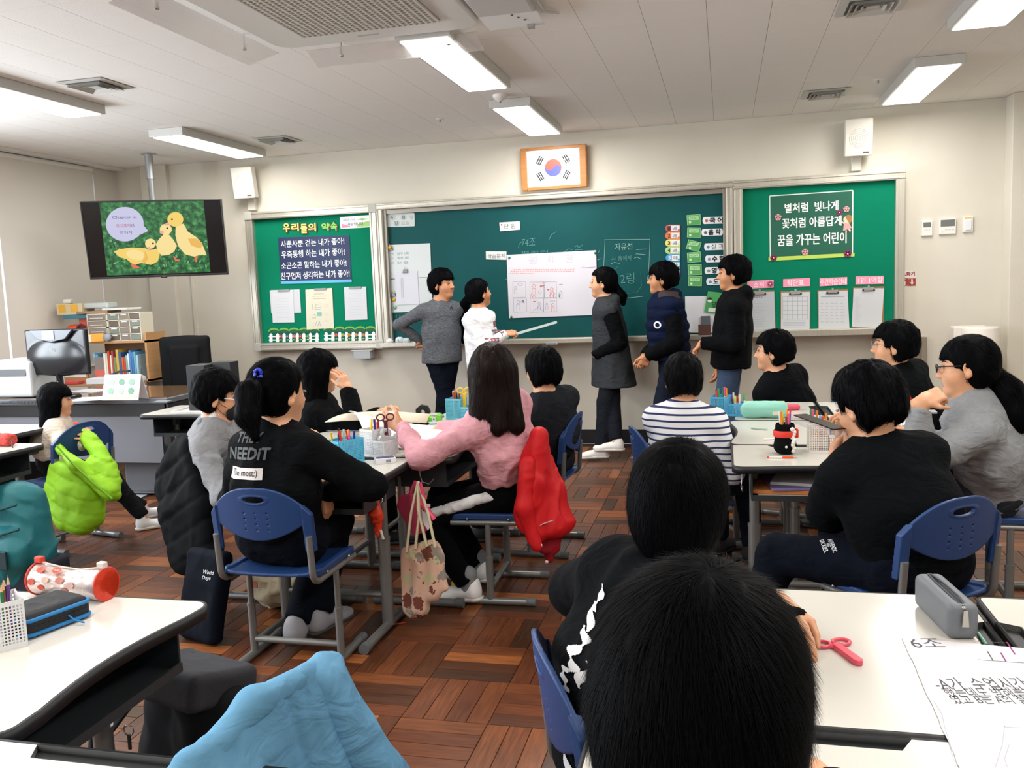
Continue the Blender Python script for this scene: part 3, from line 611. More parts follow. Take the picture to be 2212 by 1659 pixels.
# fence border with flowers
for side, (x0, x1, dy, fx, cols) in enumerate(((210, 775, 0, (347, 420, 493, 567, 648), ('d8405f', '3f7fc4', 'f07d9c', 'e0344f', '59b053')), (828, 1408, -14, (965, 1040, 1110, 1188, 1268), ('e0405a', '67b384', 'f08a28', 'e8819b', 'd24a3a')))):
 wd = ('left', 'right')[side]
 ys = 1396+dy; n = 5; step = (x1-x0)/n
 t, o = sheet('hedge_cutout', 'scalloped paper hedge on the %s half of the left pin board' % wd, 'cutout', [(x0, ys+62), (x1, ys+52), (x1, ys+25), (x0, ys+35)], ka, '0a5740', YI, 'paper garden border')
 for i in range(n):
  cx = x0+(i+0.5)*step; sl = -8*(i/n)
  slab(t, 'light_scallop', [(cx+step*0.56*math.cos(a), ys+38+sl-step*0.38*math.sin(a)) for a in np.linspace(0, math.pi, 9)], ka, '6fb63c', YI-0.002, 0.001, o)
  slab(t, 'dark_scallop', [(cx+step*0.50*math.cos(a), ys+52+sl-step*0.34*math.sin(a)) for a in np.linspace(0, math.pi, 9)], ka, '0a5c3c', YI-0.003, 0.001, o)
 t, o = sheet('paper_fence', 'white paper picket fence on the %s half of the left pin board' % wd, 'cutout', [(x0, ys+100), (x1, ys+92), (x1, ys+80), (x0, ys+88)], ka, 'e9eef0', YI-0.0042, 'paper garden border', part='rail')
 slab(t, 'rail', [(x0, ys+138), (x1, ys+130), (x1, ys+118), (x0, ys+126)], ka, 'e9eef0', YI-0.0042, 0.002, o)
 for i in range(8):
  px_ = x0+25+i*(x1-x0-50)/7; sl = -8*i/8
  slab(t, 'picket', [(px_-17, ys+156+sl), (px_+17, ys+156+sl), (px_+17, ys+68+sl), (px_, ys+54+sl), (px_-17, ys+68+sl)], ka, 'eef2f4', YI-0.0064, 0.001, o)
 for fx_, c in zip(fx, cols):
  fy = ys+90+dy*0.2; cw = onY(*ka(fx_, fy), YI-0.009); f = empty('paper_flower', tuple(cw), 'paper flower in front of the %s picket fence, %s' % (wd, {'d8405f': 'crimson', '3f7fc4': 'blue', 'f07d9c': 'pale pink', 'e0344f': 'scarlet', '59b053': 'green', 'e0405a': 'rose red', '67b384': 'mint green', 'f08a28': 'orange', 'e8819b': 'pink', 'd24a3a': 'brick red'}[c]), 'flower', 'paper flowers by the fence')
  mb = MB()
  for q in range(5):
   a = q*2*math.pi/5+math.pi/2; mb.prism([(0.0085*math.cos(a)+x, 0.0085*math.sin(a)+z) for x, z in circ(0, 0, 0.0085, 10)], -0.001, 0.001, 0, 'y')
  mb.build('petals', flat(c), f); MB().prism(circ(0, 0, 0.0055, 10), -0.003, -0.001, 0, 'y').build('flower_eye', flat('f1c94a'), f)
  MB().box((0, 0, -0.03), (0.003, 0.001, 0.03)).build('stem', flat('2f7a3a'), f)
  MB().prism([(0, -0.044), (-0.012, -0.026), (-0.024, -0.022), (-0.018, -0.038)], -0.001, 0.0005, 0, 'y').prism([(0, -0.044), (0.012, -0.026), (0.024, -0.022), (0.018, -0.038)], -0.001, 0.0005, 0, 'y').build('leaves', flat('1f7d3d'), f)
# ---- things on the chalkboard (magnets, cards, papers)
YC = 7.542
def card(label, k_, pts, col, y=YC, name='magnet_card', group=None, cat='card', rough=0.5): return sheet(name, label, cat, pts, k_, col, y, group, 0.003, 'card', rough)
t, o = card('rounded grey date plate in the upper left corner of the chalkboard', kb, [(75, 218), (80, 224), (330, 216), (335, 210), (333, 92), (327, 87), (80, 89), (75, 95)], 'c9d0cf', name='date_plate')
for cx, cy in ((125, 132), (228, 132), (165, 188)):
 c = [(cx+30*math.cos(a), cy+27*math.sin(a)) for a in np.linspace(0, 2*math.pi, 17)[:-1]]; slab(t, 'number_disc', c, kb, 'b9c3c4', YC-0.0035, 0.001, o)
for s_, b_, c_ in (('4', (103, 115, 128, 150), '3d4648'), ('8', (217, 112, 242, 147), '3d4648'), ('월', (140, 168, 175, 208), '3d4648'), ('일', (288, 112, 320, 150), '8f9a9b'), ('요일', (205, 168, 285, 202), '8f9a9b')): ktext(s_, b_, kb, c_, t, o, YC-0.005)
t, o = card('white card reading unit at the top of the chalkboard', kb, [(1150, 263), (1342, 248), (1338, 168), (1143, 180)], 'd6d8d6'); ktext('단 원', (1188, 192, 1298, 238), kb, '3a3f42', t, o, YC-0.0035, -0.005)
slab(t, 'ladybird', [(1165+8*math.cos(a), 202+8*math.sin(a)) for a in np.linspace(0, 6.28, 9)[:-1]], kb, 'a3362b', YC-0.0035, 0.001, o)
t, o = card('white card reading learning question left of the big paper', kb, [(1017, 532), (1210, 537), (1212, 457), (1015, 456)], 'd6d8d6'); ktext('학습문제', (1032, 480, 1198, 522), kb, '2f3436', t, o, YC-0.0035, -0.005)
t, o = card('upper white magnetic panel at the left end of the chalkboard', kb, [(88, 718), (495, 700), (483, 378), (70, 395)], 'c6cdce', name='magnetic_panel', cat='panel', rough=0.3)
for yy, (s1, s2) in zip((478, 520, 565), (('목.', '탐구 1회'), ('수.', '독서 2회'), ('과정.', '독서 활동'))): ktext(s1, (112, yy-10, 138, yy+12), kb, '5c7a78', t, o, YC-0.0035, -0.012); ktext(s2, (168, yy-15, 275, yy+12), kb, '5c7a78', t, o, YC-0.0035, -0.012)
t, o = card('lower white magnetic panel at the left end of the chalkboard', kb, [(108, 1042), (505, 1025), (495, 703), (90, 725)], 'c3cacb', name='magnetic_panel', cat='panel', rough=0.3)
t, o = sheet('list_sheet', 'white list hanging from a bulldog clip over the magnetic panels', 'paper', [(160, 968), (377, 958), (360, 640), (143, 650)], kb, 'cfd1dc', YC-0.006)
marks(t, o, kb, YC-0.009, [[(205, 708), (212, 900)], [(222, 708), (226, 900)]], 'b3b8c6', w=0.007)
def bulldog(cx, cy, lb):
 c = onY(*kb(cx, cy), YC-0.012); b = empty('bulldog_clip', tuple(c), lb, 'clip', 'bulldog clips on the panels')
 MB().prism([(-0.026, -0.02), (0.026, -0.02), (0.018, 0.012), (-0.018, 0.012)], -0.006, 0.006, 0, 'y').build('jaw', m_clip, b, 0.002); MB().tube([(-0.011, -0.008, 0.012), (0, -0.008, 0.034), (0.011, -0.008, 0.012)], 0.003, 6).build('lever', m_alu, b)
bulldog(245, 640, 'steel bulldog clip holding the hanging list'); bulldog(130, 866, 'steel bulldog clip at the left edge above the yellow magnet'); bulldog(100, 425, 'dark bulldog clip at the top left of the upper panel')
for (cx, cy, c, lb) in ((98, 420, 'e0a51f', 'yellow round magnet on the dark bulldog clip'), (137, 918, 'd9a836', 'yellow round magnet low on the magnetic panel'), (148, 990, '6fae8c', 'green round magnet at the foot of the magnetic panel')):
 q = onY(*kb(cx, cy), YC-(0.019 if cy < 500 else 0.004)); b = MB().lathe([(0, 0.012), (0.012, 0.012), (0.017, 0.005), (0.017, 0), (0, 0)], n=16, R=Matrix.Rotation(math.pi/2, 3, 'X')).build('magnet', flat(c, 0.3)); b.location = q; tag(b, lb, 'magnet')
# chalk handwriting
m_chk = mat('chalk_marks', '4f8784', 0.9); m_chk2 = mat('chalk_marks_pale', '86aaa6', 0.9)
t = empty('chalk_writing', tuple(onY(*kb(1500, 400), YC)), 'faint chalk words above the big paper on the chalkboard', 'writing'); o = tuple(onY(*kb(1500, 400), YC))
ktext('74조', (1355, 330, 1490, 405), kb, m_chk, t, o, YC-0.001, -0.02, 0.2); ktext('평화권', (1350, 448, 1610, 480), kb, m_chk, t, o, YC-0.001, -0.02)
marks(t, o, kb, YC-0.001, [[(1325, 425), (1335, 385), (1370, 355)], [(1865, 415), (1890, 395), (1900, 425), (1940, 392)], [(1870, 442), (1940, 438)], [(1765, 462), (1800, 432), (1845, 440)], [(1615, 350), (1640, 300), (1690, 265)], [(2080, 490), (2105, 440)], [(1200, 725), (1215, 720)]], m_chk, 'stroke', 0.005)
q = tuple(onY(*kc(330, 800), YC)); t = empty('chalk_writing', q, 'chalk box with words and a number right of the big paper', 'writing')
ktext('자유선', (210, 632, 375, 698), kc, m_chk2, t, q, YC-0.001, -0.02); ktext('사 용예제', (178, 752, 370, 802), kc, m_chk, t, q, YC-0.001, -0.02); ktext('2링', (262, 915, 395, 1018), kc, m_chk, t, q, YC-0.001, -0.025)
marks(t, q, kc, YC-0.001, [[(110, 603), (543, 598), (525, 1000)], [(118, 610), (105, 870)], [(412, 695), (508, 690)], [(408, 735), (498, 742)], [(392, 775), (420, 765), (460, 785)], [(172, 830), (205, 815), (260, 825)], [(310, 1155), (480, 1135)], [(45, 795), (75, 778)]], m_chk2, 'stroke', 0.004)
marks(t, q, kc, YC-0.001, [[(240, 850), (200, 890), (200, 1050), (260, 1110), (420, 1100), (460, 1040), (455, 900)]], m_chk, 'stroke', 0.003)
q = tuple(onY(*kb(180, 1130), YC)); t = empty('chalk_writing', q, 'faint chalk numbers under the magnetic panels', 'writing')
for s_, b_ in (('1 3 5 7', (120, 1065, 245, 1090)), ('16 16 111', (118, 1115, 245, 1145)), ('42', (125, 1175, 175, 1205))): ktext(s_, b_, kb, m_chk, t, q, YC-0.001, -0.02)
# the big paper
t, o = sheet('presentation_paper', 'big white paper with a drawn comic pinned to the chalkboard', 'poster', [(1237, 1095), (2082, 1062), (2070, 445), (1213, 490)], kb, 'd6d4de', YC-0.004, th=0.0015)
yp = YC-0.0065
for s_, b_ in (('평', (1420, 500, 1502, 578)), ('화', (1600, 497, 1672, 566)), ('권', (1775, 488, 1842, 564))): ktext(s_, b_, kb, 'c5c4cf', t, o, yp, -0.018)
rng = random.Random(3); L = []
for (ya, xa, xb, sl) in ((628, 1270, 1850, 0), (645, 1252, 1850, -2), (665, 1245, 1470, 0)):
 x = xa
 while x < xb: d = rng.uniform(8, 22); L.append([(x, ya+rng.uniform(-3, 3)), (x+d*0.8, ya+rng.uniform(-3, 3))]); x += d+4
marks(t, o, kb, yp, L, 'e89a93', 'red_writing', 0.006)
marks(t, o, kb, yp, [[(a, b), (c, b-3), (c+2, d-3), (a+2, d), (a, b)] for a, b, c, d in ((1272, 747, 1395, 897), (1280, 905, 1404, 1036), (1434, 750, 1570, 900), (1570, 748, 1690, 898), (1436, 906, 1565, 1036), (1565, 904, 1692, 1034))], 'a9abb4', 'panel_outline', 0.0028)
def scrib(cx, cy, w_, h_, n): return [(cx+rng.uniform(-w_, w_), cy+rng.uniform(-h_, h_)) for _ in range(n)]
def fig(cx, cy, s): return [[(cx+s*0.5*math.cos(a), cy+s*0.5*math.sin(a)) for a in np.linspace(0, 6.28, 9)], [(cx-s*0.5, cy+s*2.6), (cx-s*0.55, cy+s*0.8), (cx+s*0.55, cy+s*0.8), (cx+s*0.5, cy+s*2.6)]]
marks(t, o, kb, yp, fig(1474, 785, 30)+fig(1645, 818, 30)+fig(1655, 965, 26)+[scrib(1560, 790, 30, 12, 9), scrib(1610, 825, 22, 8, 9), scrib(1480, 935, 35, 10, 7), [(1440, 895), (1450, 860), (1462, 895), (1475, 860), (1488, 893)], [(1620, 890), (1640, 855), (1660, 890), (1678, 858)]], 'e2716c', 'red_drawing', 0.0028)
marks(t, o, kb, yp, fig(1325, 940, 30)+fig(1525, 955, 24)+[scrib(1365, 935, 28, 14, 12), [(1465, 1025), (1520, 985), (1560, 1025)], scrib(1655, 932, 30, 3, 6)], '8c96c0', 'blue_drawing', 0.0026)
marks(t, o, kb, yp, fig(1298, 800, 24)+[[(1318+24*math.cos(a)+25, 772+12*math.sin(a)) for a in np.linspace(0, 6.28, 11)], [(1520+14*math.cos(a)+12, 845+14*math.sin(a)) for a in np.linspace(0, 6.28, 9)]]+fig(1597, 960, 20), '9aa0a8', 'pencil_drawing', 0.0026)
marks(t, o, kb, yp, [[(1728, 830), (1712, 870), (1716, 905), (1742, 902), (1744, 850), (1728, 830)]]+[scrib(1722, 880, 9, 20, 12)], '5f9c7f', 'green_drawing', 0.003)
marks(t, o, kb, yp, [[(1925, 615), (2062, 605)], [(1938, 600), (1960, 595)], [(1715, 772), (1750, 770)]], '8d8f98', 'note', 0.004)
for (cx, cy, lb) in ((1240, 517, 'green pin at the upper left corner of the big paper'), (2062, 472, 'green pin at the upper right corner of the big paper'), (1260, 1083, 'green pin at the lower left corner of the big paper')):
 b = MB().lathe([(0, 0.010), (0.009, 0.009), (0.011, 0.003), (0.011, 0), (0, 0)], n=14, R=Matrix.Rotation(math.pi/2, 3, 'X')).build('magnet_pin', flat('1d6f56', 0.35)); b.location = onY(*kb(cx, cy), YC-0.0055); tag(b, lb, 'magnet', 'green pins on the big paper')
# group number magnets
for i, (c, n_) in enumerate((('b5555c', 'dusty red'), ('e2703a', 'orange'), ('e6d878', 'yellow'), ('a9d08d', 'green'), ('3a9ad6', 'blue'), ('2f7f93', 'teal'), ('7a6cc0', 'violet'))):
 cy = 494+i*69.5+(8 if i == 6 else 0); x0 = 690 if i < 4 else 695
 o_ = [(x0+30+36*math.cos(a), cy+34*math.sin(a)) for a in np.linspace(math.pi*0.5, math.pi*1.5, 9)]
 t, o = card('%s group magnet, number %s in the column left of the green cards' % (n_, 'one two three four five six seven'.split()[i]), kc, o_[::-1][::-1]+[(828, cy-34), (828, cy+34)], c, name='group_magnet', group='group number magnets')
 slab(t, 'white_face', [(x0+34+26*math.cos(a), cy+26*math.sin(a)) for a in np.linspace(math.pi*0.5, math.pi*1.5, 9)]+[(820, cy-27), (820, cy+27)], kc, 'e9eaea', YC-0.0034, 0.0008, o)
 slab(t, 'number_tab', [(x0+30+24*math.cos(a), cy+24*math.sin(a)) for a in np.linspace(math.pi*0.5, math.pi*1.5, 9)]+[(x0+52, cy-24), (x0+52, cy+24)], kc, c, YC-0.0044, 0.0008, o)
 ktext(str(i+1), (x0+20, cy-17, x0+42, cy+17), kc, '33261f' if i in (2, 3) else 'f1e6dc' if i > 3 else '4a1f1f', t, o, YC-0.0058, 0.02); ktext('모둠', (x0+64, cy-15, x0+108, cy+17), kc, '4b4b52', t, o, YC-0.0048, 0.01)
 slab(t, 'corner_dot', [(812+9*math.cos(a), cy+16+9*math.sin(a)) for a in np.linspace(0, 6.28, 9)[:-1]], kc, c, YC-0.0048, 0.0006, o)
# green cards
for i, pts in enumerate(([(893, 468), (1020, 460), (1018, 360), (886, 370)], [(890, 580), (1018, 585), (1022, 490), (894, 487)], [(880, 688), (1003, 715), (1028, 630), (905, 598)], [(896, 820), (1027, 810), (1018, 713), (890, 725)], [(903, 938), (1031, 932), (1028, 832), (897, 838)], [(902, 1038), (1030, 1040), (1031, 946), (904, 946)])):
 t, o = card('green certificate card, %s in the column beside the subject labels' % ('topmost', 'second', 'tilted third', 'fourth', 'fifth', 'lowest')[i], kc, pts, '8fc98a', name='certificate_card', group='green certificate cards', rough=0.3)
 c = np.mean(pts, 0); q = [tuple(c+(np.array(p)-c)*0.9) for p in pts]; slab(t, 'inner_field', q, kc, '4f9f57', YC-0.0034, 0.0006, o)
 q = [tuple(c+(np.array(p)-c)*A3(0.72, 0.34, 0)[:2]+np.array((0, -16))) for p in pts]; slab(t, 'title_field', q, kc, 'a9d8a0', YC-0.0042, 0.0006, o)
 ktext('수업놀이', (c[0]-36, c[1]-28, c[0]+36, c[1]-6), kc, '3f6f45', t, o, YC-0.005, 0); slab(t, 'small_figure', rect4(c[0]-45, c[1]+12, c[0]-25, c[1]+34), kc, 'c9e6bf', YC-0.0042, 0.0006, o)
for s_, en, (x0, y0, x1, y1), c in (('국 어', 'language', (1037, 388, 1248, 454), 'c05a4a'), ('음 악', 'music', (1027, 500, 1230, 566), '555a66'), ('실 과', 'practical', (1052, 636, 1258, 702), '2f86b0'), ('수 학', 'mathematics', (1062, 750, 1265, 816), '8090b0'), ('영 어', 'English', (1057, 862, 1262, 925), '6c9a86'), ('도 덕', 'ethics', (1072, 966, 1270, 1028), '5f87b8')):
 r_ = (y1-y0)/2; cy = (y0+y1)/2
 pts = [(x0+r_*0.5+r_*0.5*math.cos(a), cy+r_*math.sin(a)-0) for a in np.linspace(math.pi*0.5, math.pi*1.5, 9)]+[(x1-r_*0.5+r_*0.5*math.cos(a), cy-5+r_*math.sin(a)) for a in np.linspace(-math.pi/2, math.pi/2, 9)]
 t, o = card('white rounded subject label for %s class right of the green cards' % en, kc, pts, 'e4e6ea', name='subject_label', group='subject labels in a column')
 ktext(s_, (x0+68, cy-28, x1-22, cy+22), kc, '15171b', t, o, YC-0.0035, 0.045 if en != 'practical' else -0.01)
 slab(t, 'picture', [(x0+38+15*math.cos(a), cy+2+15*math.sin(a)) for a in np.linspace(0, 6.28, 9)[:-1]], kc, c, YC-0.0036, 0.0006, o)
# lower right white board, booklet, box
t, o = card('white board panel at the lower right end of the chalkboard', kc, [(880, 1478), (1235, 1478), (1235, 1130), (872, 1136)], 'dcdee4', name='magnetic_panel', cat='panel', rough=0.3)
t, o = card('green duty booklet leaning on the lower right panel', kc, [(1052, 1285), (1180, 1295), (1222, 1102), (1088, 1088)], '4aa45e', YC-0.01, name='duty_booklet', cat='booklet')
ktext('당번', (1128, 1185, 1205, 1240), kc, '1f3a24', t, o, YC-0.0145, 0.02); slab(t, 'white_label', [(1090, 1278), (1155, 1284), (1160, 1248), (1094, 1242)], kc, 'dfeae0', YC-0.0135, 0.0006, o)
slab(t, 'face', [(1105+22*math.cos(a), 1172+22*math.sin(a)) for a in np.linspace(0, 6.28, 12)[:-1]], kc, 'e9efe9', YC-0.0135, 0.0006, o); slab(t, 'hair_cap', [(1105+24*math.cos(a), 1168+24*math.sin(a)) for a in np.linspace(math.pi, 2*math.pi, 9)], kc, '20302a', YC-0.0142, 0.0006, o)
q = onY(*kc(1057, 1525), 7.44); t = empty('card_box', tuple(q), 'brown card box with papers standing on the chalk tray', 'box')
boxes('box', mat('brown_card', '5a3a33', 0.7), t, [((0, 0, 0.055), (0.10, 0.05, 0.11))], 0.002); boxes('white_sheet', m_paper, t, [((0.02, 0.01, 0.13), (0.14, 0.003, 0.09))]); boxes('grey_card', flat('5d6770'), t, [((0.01, -0.004, 0.14), (0.075, 0.003, 0.08))])
# crumpled papers and erasers on the tray
for i, (cx, cy, r_, lb) in enumerate(((98, 1306, 0.030, 'crumpled white paper at the left end of the chalk tray'), (190, 1296, 0.037, 'round white paper ball marked with a circled digit on the chalk tray'), (255, 1304, 0.031, 'greyish crumpled paper behind the boy on the chalk tray'))):
 q = onY(*kb(cx, cy), 7.45); q[2] = 0.934+r_*0.82; s = SDF().ell((0, 0, 0), (r_*1.1, r_*0.8, r_*0.9))
 b = sdf_obj('paper_ball', s, 0.005, flat(('dcdfe2', 'c9d3da', 'c4cad0')[i]), None, disp=folds(0.004, 55, i)); b.location = q; tag(b, lb, 'paper')
 if i == 1: text_fit('5', 0.018, 0.026, Matrix.Translation((0, -r_*0.86, 0)) @ WT, flat('39434a'), b)
for i, (x0, y0, x1, y1, lb) in enumerate(((852, 1217, 900, 1250, 'pink and white board eraser on top of the pile by the girl'), (818, 1262, 900, 1290, 'grey felt board eraser in the middle of the pile'), (815, 1295, 900, 1326, 'white based board eraser at the bottom of the pile'))):
 a, b_ = onY(*kb(x0, y1), 7.45), onY(*kb(x1, y0), 7.45); h_ = 0.036; z0 = 0.932+(2-i)*0.037
 e_ = empty('board_eraser', ((a[0]+b_[0])/2, 7.45, z0), lb, 'eraser', 'board erasers on the tray')
 boxes('felt', flat(('8d8f92', '5f6568', '6f7577')[i]), e_, [((0, 0, h_*0.3), (b_[0]-a[0], 0.05, h_*0.55))], 0.003); boxes('back', flat(('d8b9c0', '8c9294', 'd8dad9')[i]), e_, [((0, 0, h_*0.78), (b_[0]-a[0], 0.05, h_*0.4))], 0.003)
b = MB().box((0, 0, 0.01), (0.10, 0.03, 0.02)).build('chalk_box', flat('5fae3c')); b.location = (*onY(*kb(1180, 1312), 7.45)[:2], 0.932); tag(b, 'small green chalk box on the tray under the pointing hand', 'box')
t = empty('tray_bracket', tuple(onY(787, 764, 7.52)), 'grey metal holder fixed under the left pin board', 'holder'); boxes('body', flat('a9adb3'), t, [((0, 0.0, -0.005), (0.165, 0.12, 0.075))], 0.004); boxes('flange', flat('c6c8c8'), t, [((0, 0, 0.036), (0.20, 0.13, 0.006))])
t = empty('tray_label', tuple(onY(1192, 742, 7.38)), 'pale sticker with small print on the edge of the chalk tray', 'sticker'); boxes('label', flat('b9bcc4'), t, [((0, 0, 0), (0.10, 0.002, 0.016))]); boxes('print', flat('6c7078'), t, [((0, -0.0015, 0), (0.085, 0.001, 0.006))])
# ---- things on the right pin board
t, o = sheet('motto_poster', 'dark green poster with three lines of white writing and a lime foot', 'poster', [(348, 812), (1085, 780), (1088, 213), (343, 263)], kd, '0b5c47', YI)
marks(t, o, kd, YI-0.0025, [[(348, 812), (343, 263), (1088, 213), (1085, 780)]], 'dfe9e2', 'white_outline', 0.008)
slab(t, 'foot_strip', [(332, 846), (1103, 805), (1103, 772), (332, 812)], kd, 'b9d65a', YI-0.003, 0.001, o)
for s_, b_ in (('별처럼  빛나게', (478, 318, 957, 402)), ('꽃처럼 아름답게', (455, 452, 985, 540)), ('꿈을 가꾸는 어린이', (415, 598, 1030, 698))): ktext(s_, b_, kd, 'f4f6f2', t, o, YI-0.0032, 0.018)
for cx, cy, r_, c, lb in ((418, 453, 28, 'd99aa2', 'pink felt flower left of the second line of the motto'), (968, 410, 23, '8e3566', 'purple felt flower above the paper girl'), (1030, 380, 25, 'dba0a8', 'pink felt flower in the upper right of the motto poster'), (660, 765, 28, 'd9a0a6', 'pink felt flower at the lower middle of the motto poster'), (378, 817, 28, '7d2c5a', 'purple felt flower at the left end of the lime strip'), (1042, 780, 32, '86305f', 'large purple felt flower at the right end of the lime strip'), (347, 1050, 27, 'bb5a86', 'mauve felt flower on the first pink heading')):
 q = onY(*kd(cx, cy), YI-0.006); f = empty('felt_flower', tuple(q), lb, 'flower', 'felt flowers on the right pin board'); R_ = r_/4.1475*7.5/FPX; mb = MB()
 for a in range(5):
  an = a*2*math.pi/5+0.3; mb.prism([(R_*0.58*math.cos(an)+x, R_*0.58*math.sin(an)+z) for x, z in circ(0, 0, R_*0.46, 12)], -0.0015, 0.0015, 0, 'y')
 mb.build('petals', flat(c, 0.9), f); MB().prism(circ(0, 0, R_*0.2, 10), -0.0035, -0.0015, 0, 'y').build('flower_eye', flat('f2d48a'), f)
t, o = sheet('paper_girl', 'small paper cut-out of a girl with brown hair and pink dress', 'cutout', [(1000, 575), (1078, 550), (1050, 495), (1010, 500)], kd, 'e7a3a4', YI-0.004, part='dress')
slab(t, 'head', [(1040+38*math.cos(a), 475+36*math.sin(a)) for a in np.linspace(0, 6.28, 14)[:-1]], kd, 'f0cdb4', YI-0.0062, 0.001, o)
slab(t, 'hair', [(1050+34*math.cos(a), 468+38*math.sin(a)) for a in np.linspace(-math.pi*0.85, math.pi*0.45, 12)], kd, 'a5793f', YI-0.0074, 0.001, o)
slab(t, 'legs', [(1020, 600), (1032, 600), (1035, 570), (1022, 570)], kd, 'efc9b2', YI-0.0062, 0.001, o); slab(t, 'leg', [(1060, 585), (1074, 572), (1055, 555), (1045, 562)], kd, 'efc9b2', YI-0.0062, 0.001, o); slab(t, 'arm', [(985, 500), (1010, 515), (1012, 500), (990, 488)], kd, 'efc9b2', YI-0.0062, 0.001, o)
for s_, en, pts in (('소 식', 'news', [(142, 1094), (378, 1083), (378, 1013), (142, 1025)]), ('식단표', 'menu', [(463, 1080), (703, 1070), (705, 997), (463, 1008)]), ('주간학습안내', 'weekly plan', [(790, 1073), (1037, 1057), (1037, 988), (790, 1000)]), ('1인 1역할', 'class duties', [(1112, 1055), (1365, 1050), (1367, 978), (1112, 983)])):
 t, o = sheet('heading_strip', 'pink heading strip for %s above a clipboard' % en, 'heading', pts, kd, 'f29ab4', YI, 'pink heading strips', th=0.004)
 x0, x1 = pts[0][0], pts[1][0]; m_ = {'news': (60, 125), 'menu': (35, 55), 'weekly plan': (5, 5), 'class duties': (25, 10)}[en]; y0 = (pts[2][1]+pts[3][1])/2; y1 = (pts[0][1]+pts[1][1])/2
 ktext(s_, (x0+m_[0], y0+10, x1-m_[1]+(35 if en == 'news' else 0), y1-8), kd, 'fbe6ee', t, o, YI-0.0052, 0.02)
m_cb = mat('clipboard_wood', '9a6a3c', 0.6); m_steel = mat('steel', 'c9c9c9', 0.25, metal=0.9)
for i, (bd, pp, lb) in enumerate((([(126, 1472), (397, 1466), (385, 1108), (122, 1118)], [(128, 1465), (392, 1460), (383, 1120), (128, 1128)], 'clipboard with a printed notice under the news heading'),
         ([(440, 1472), (707, 1476), (708, 1108), (440, 1114)], [(444, 1462), (700, 1466), (703, 1122), (446, 1128)], 'clipboard with the menu table, second from the left'),
         ([(776, 1478), (1042, 1476), (1044, 1095), (770, 1108)], [(782, 1466), (1058, 1455), (1040, 1110), (780, 1118)], 'clipboard with the weekly plan, third from the left'),
         ([(1088, 1455), (1362, 1440), (1370, 1072), (1090, 1082)], [(1078, 1436), (1343, 1442), (1368, 1090), (1094, 1090)], 'clipboard with a tilted white list at the right end'))):
 t, o = sheet('clipboard', lb, 'clipboard', bd, kd, m_cb, YI, 'clipboards on the right pin board', th=0.004, part='board')
 slab(t, 'sheet', pp, kd, 'ced1d6' if i else 'b9bec4', YI-0.005, 0.002, o); cx = (bd[2][0]+bd[3][0])/2+(0 if i < 3 else 0); cy = (bd[2][1]+bd[3][1])/2
 slab(t, 'clip', rect4(cx-48, cy+4, cx+48, cy+20, 4), kd, m_steel, YI-0.012, 0.008, o); slab(t, 'clip_lever', rect4(cx-56, cy+20, cx+56, cy+38, 4), kd, flat('1c1c1e', 0.3), YI-0.01, 0.004, o)
 slab(t, 'clip_opening', rect4(cx-42, cy+19, cx+42, cy+32, 4), kd, m_steel, YI-0.0115, 0.004, o); slab(t, 'hang_loop', [(cx+10*math.cos(a), cy-6+10*math.sin(a)) for a in np.linspace(0, 6.28, 9)[:-1]], kd, m_steel, YI-0.006, 0.003, o)
 L = []; x0, x1 = pp[0][0]+15, pp[1][0]-18; y0, y1 = cy+55, pp[0][1]-15
 if i == 1: L = [[(x0, y), (x1, y-2)] for y in np.linspace(y0, y1-80, 6)]+[[(x, y0), (x, y1-80)] for x in np.linspace(x0, x1, 6)]+[[(x0, y), (x1-20, y-1)] for y in np.linspace(y1-65, y1-10, 5)]
 elif i == 2: L = [[(x0+x*45, y), (x0+x*45+rng.uniform(15, 38), y-1)] for y in np.linspace(y0+40, y1-60, 8) for x in range(5)]; marks(t, o, kd, YI-0.0075, [[(x0+5, y0+10), (x1-30, y0+6)]], '9fb0b4', 'table_head', 0.01)
 elif i == 0: L = [[(x0+40, y), (x0+40+rng.uniform(60, 150), y)] for y in np.linspace(y0+60, y1-20, 11)]; ktext('학 교 소 식', (200, 1160, 275, 1178), kd, '3a3d42', t, o, YI-0.0078, 0.01)
 else: L = [[(x0+12, y), (x0+12+rng.uniform(20, 62), y)] for y in np.linspace(y0+30, y1-20, 24)]+[[(x0+70, y0+8), (x1-40, y0+8)]]
 marks(t, o, kd, YI-0.0075, L, 'aab0b8' if i != 3 else 'c3c7cf', 'printing', 0.0035)
# flag
wp = [onY(*kw(*p), 7.52) for p in ((1142, 965), (1567, 922), (1583, 1200), (1157, 1238))]; c = np.mean(wp, 0); fw = (wp[1][0]+wp[2][0]-wp[0][0]-wp[3][0])/2; fh = (wp[0][2]+wp[1][2]-wp[2][2]-wp[3][2])/2
t = empty('framed_flag', tuple(c), 'framed white flag with a red and blue circle above the chalkboard', 'flag'); m_fw = mat('flag_wood', 'b87a3e', 0.45, noise=(3, 0.12, (1, 1, 18)))
ix0, ix1, iz = -fw*0.405, fw*0.395, fh*0.43
for x0, x1 in ((-fw/2, ix0), (ix1, fw/2)): MB().prism([(x0, -0.0), (x0, 0.06), (x1, 0.06), (x1, 0.0)], -fh/2, fh/2).build('frame_side', m_fw, t, 0.008, 3)
for z0, z1 in ((iz, fh/2), (-fh/2, -iz)): MB().box(((ix0+ix1)/2, 0.03, (z0+z1)/2), (ix1-ix0, 0.045, z1-z0)).build('frame_rail', m_fw, t, 0.002)
MB().box(((ix0+ix1)/2, 0.03, 0), (ix1-ix0, 0.035, 2*iz)).build('flag_field', flat('f4f4f6', 0.3), t)
r_ = iz*2*0.235; xc = (ix0+ix1)/2; mb = MB(); tilt = 0.50
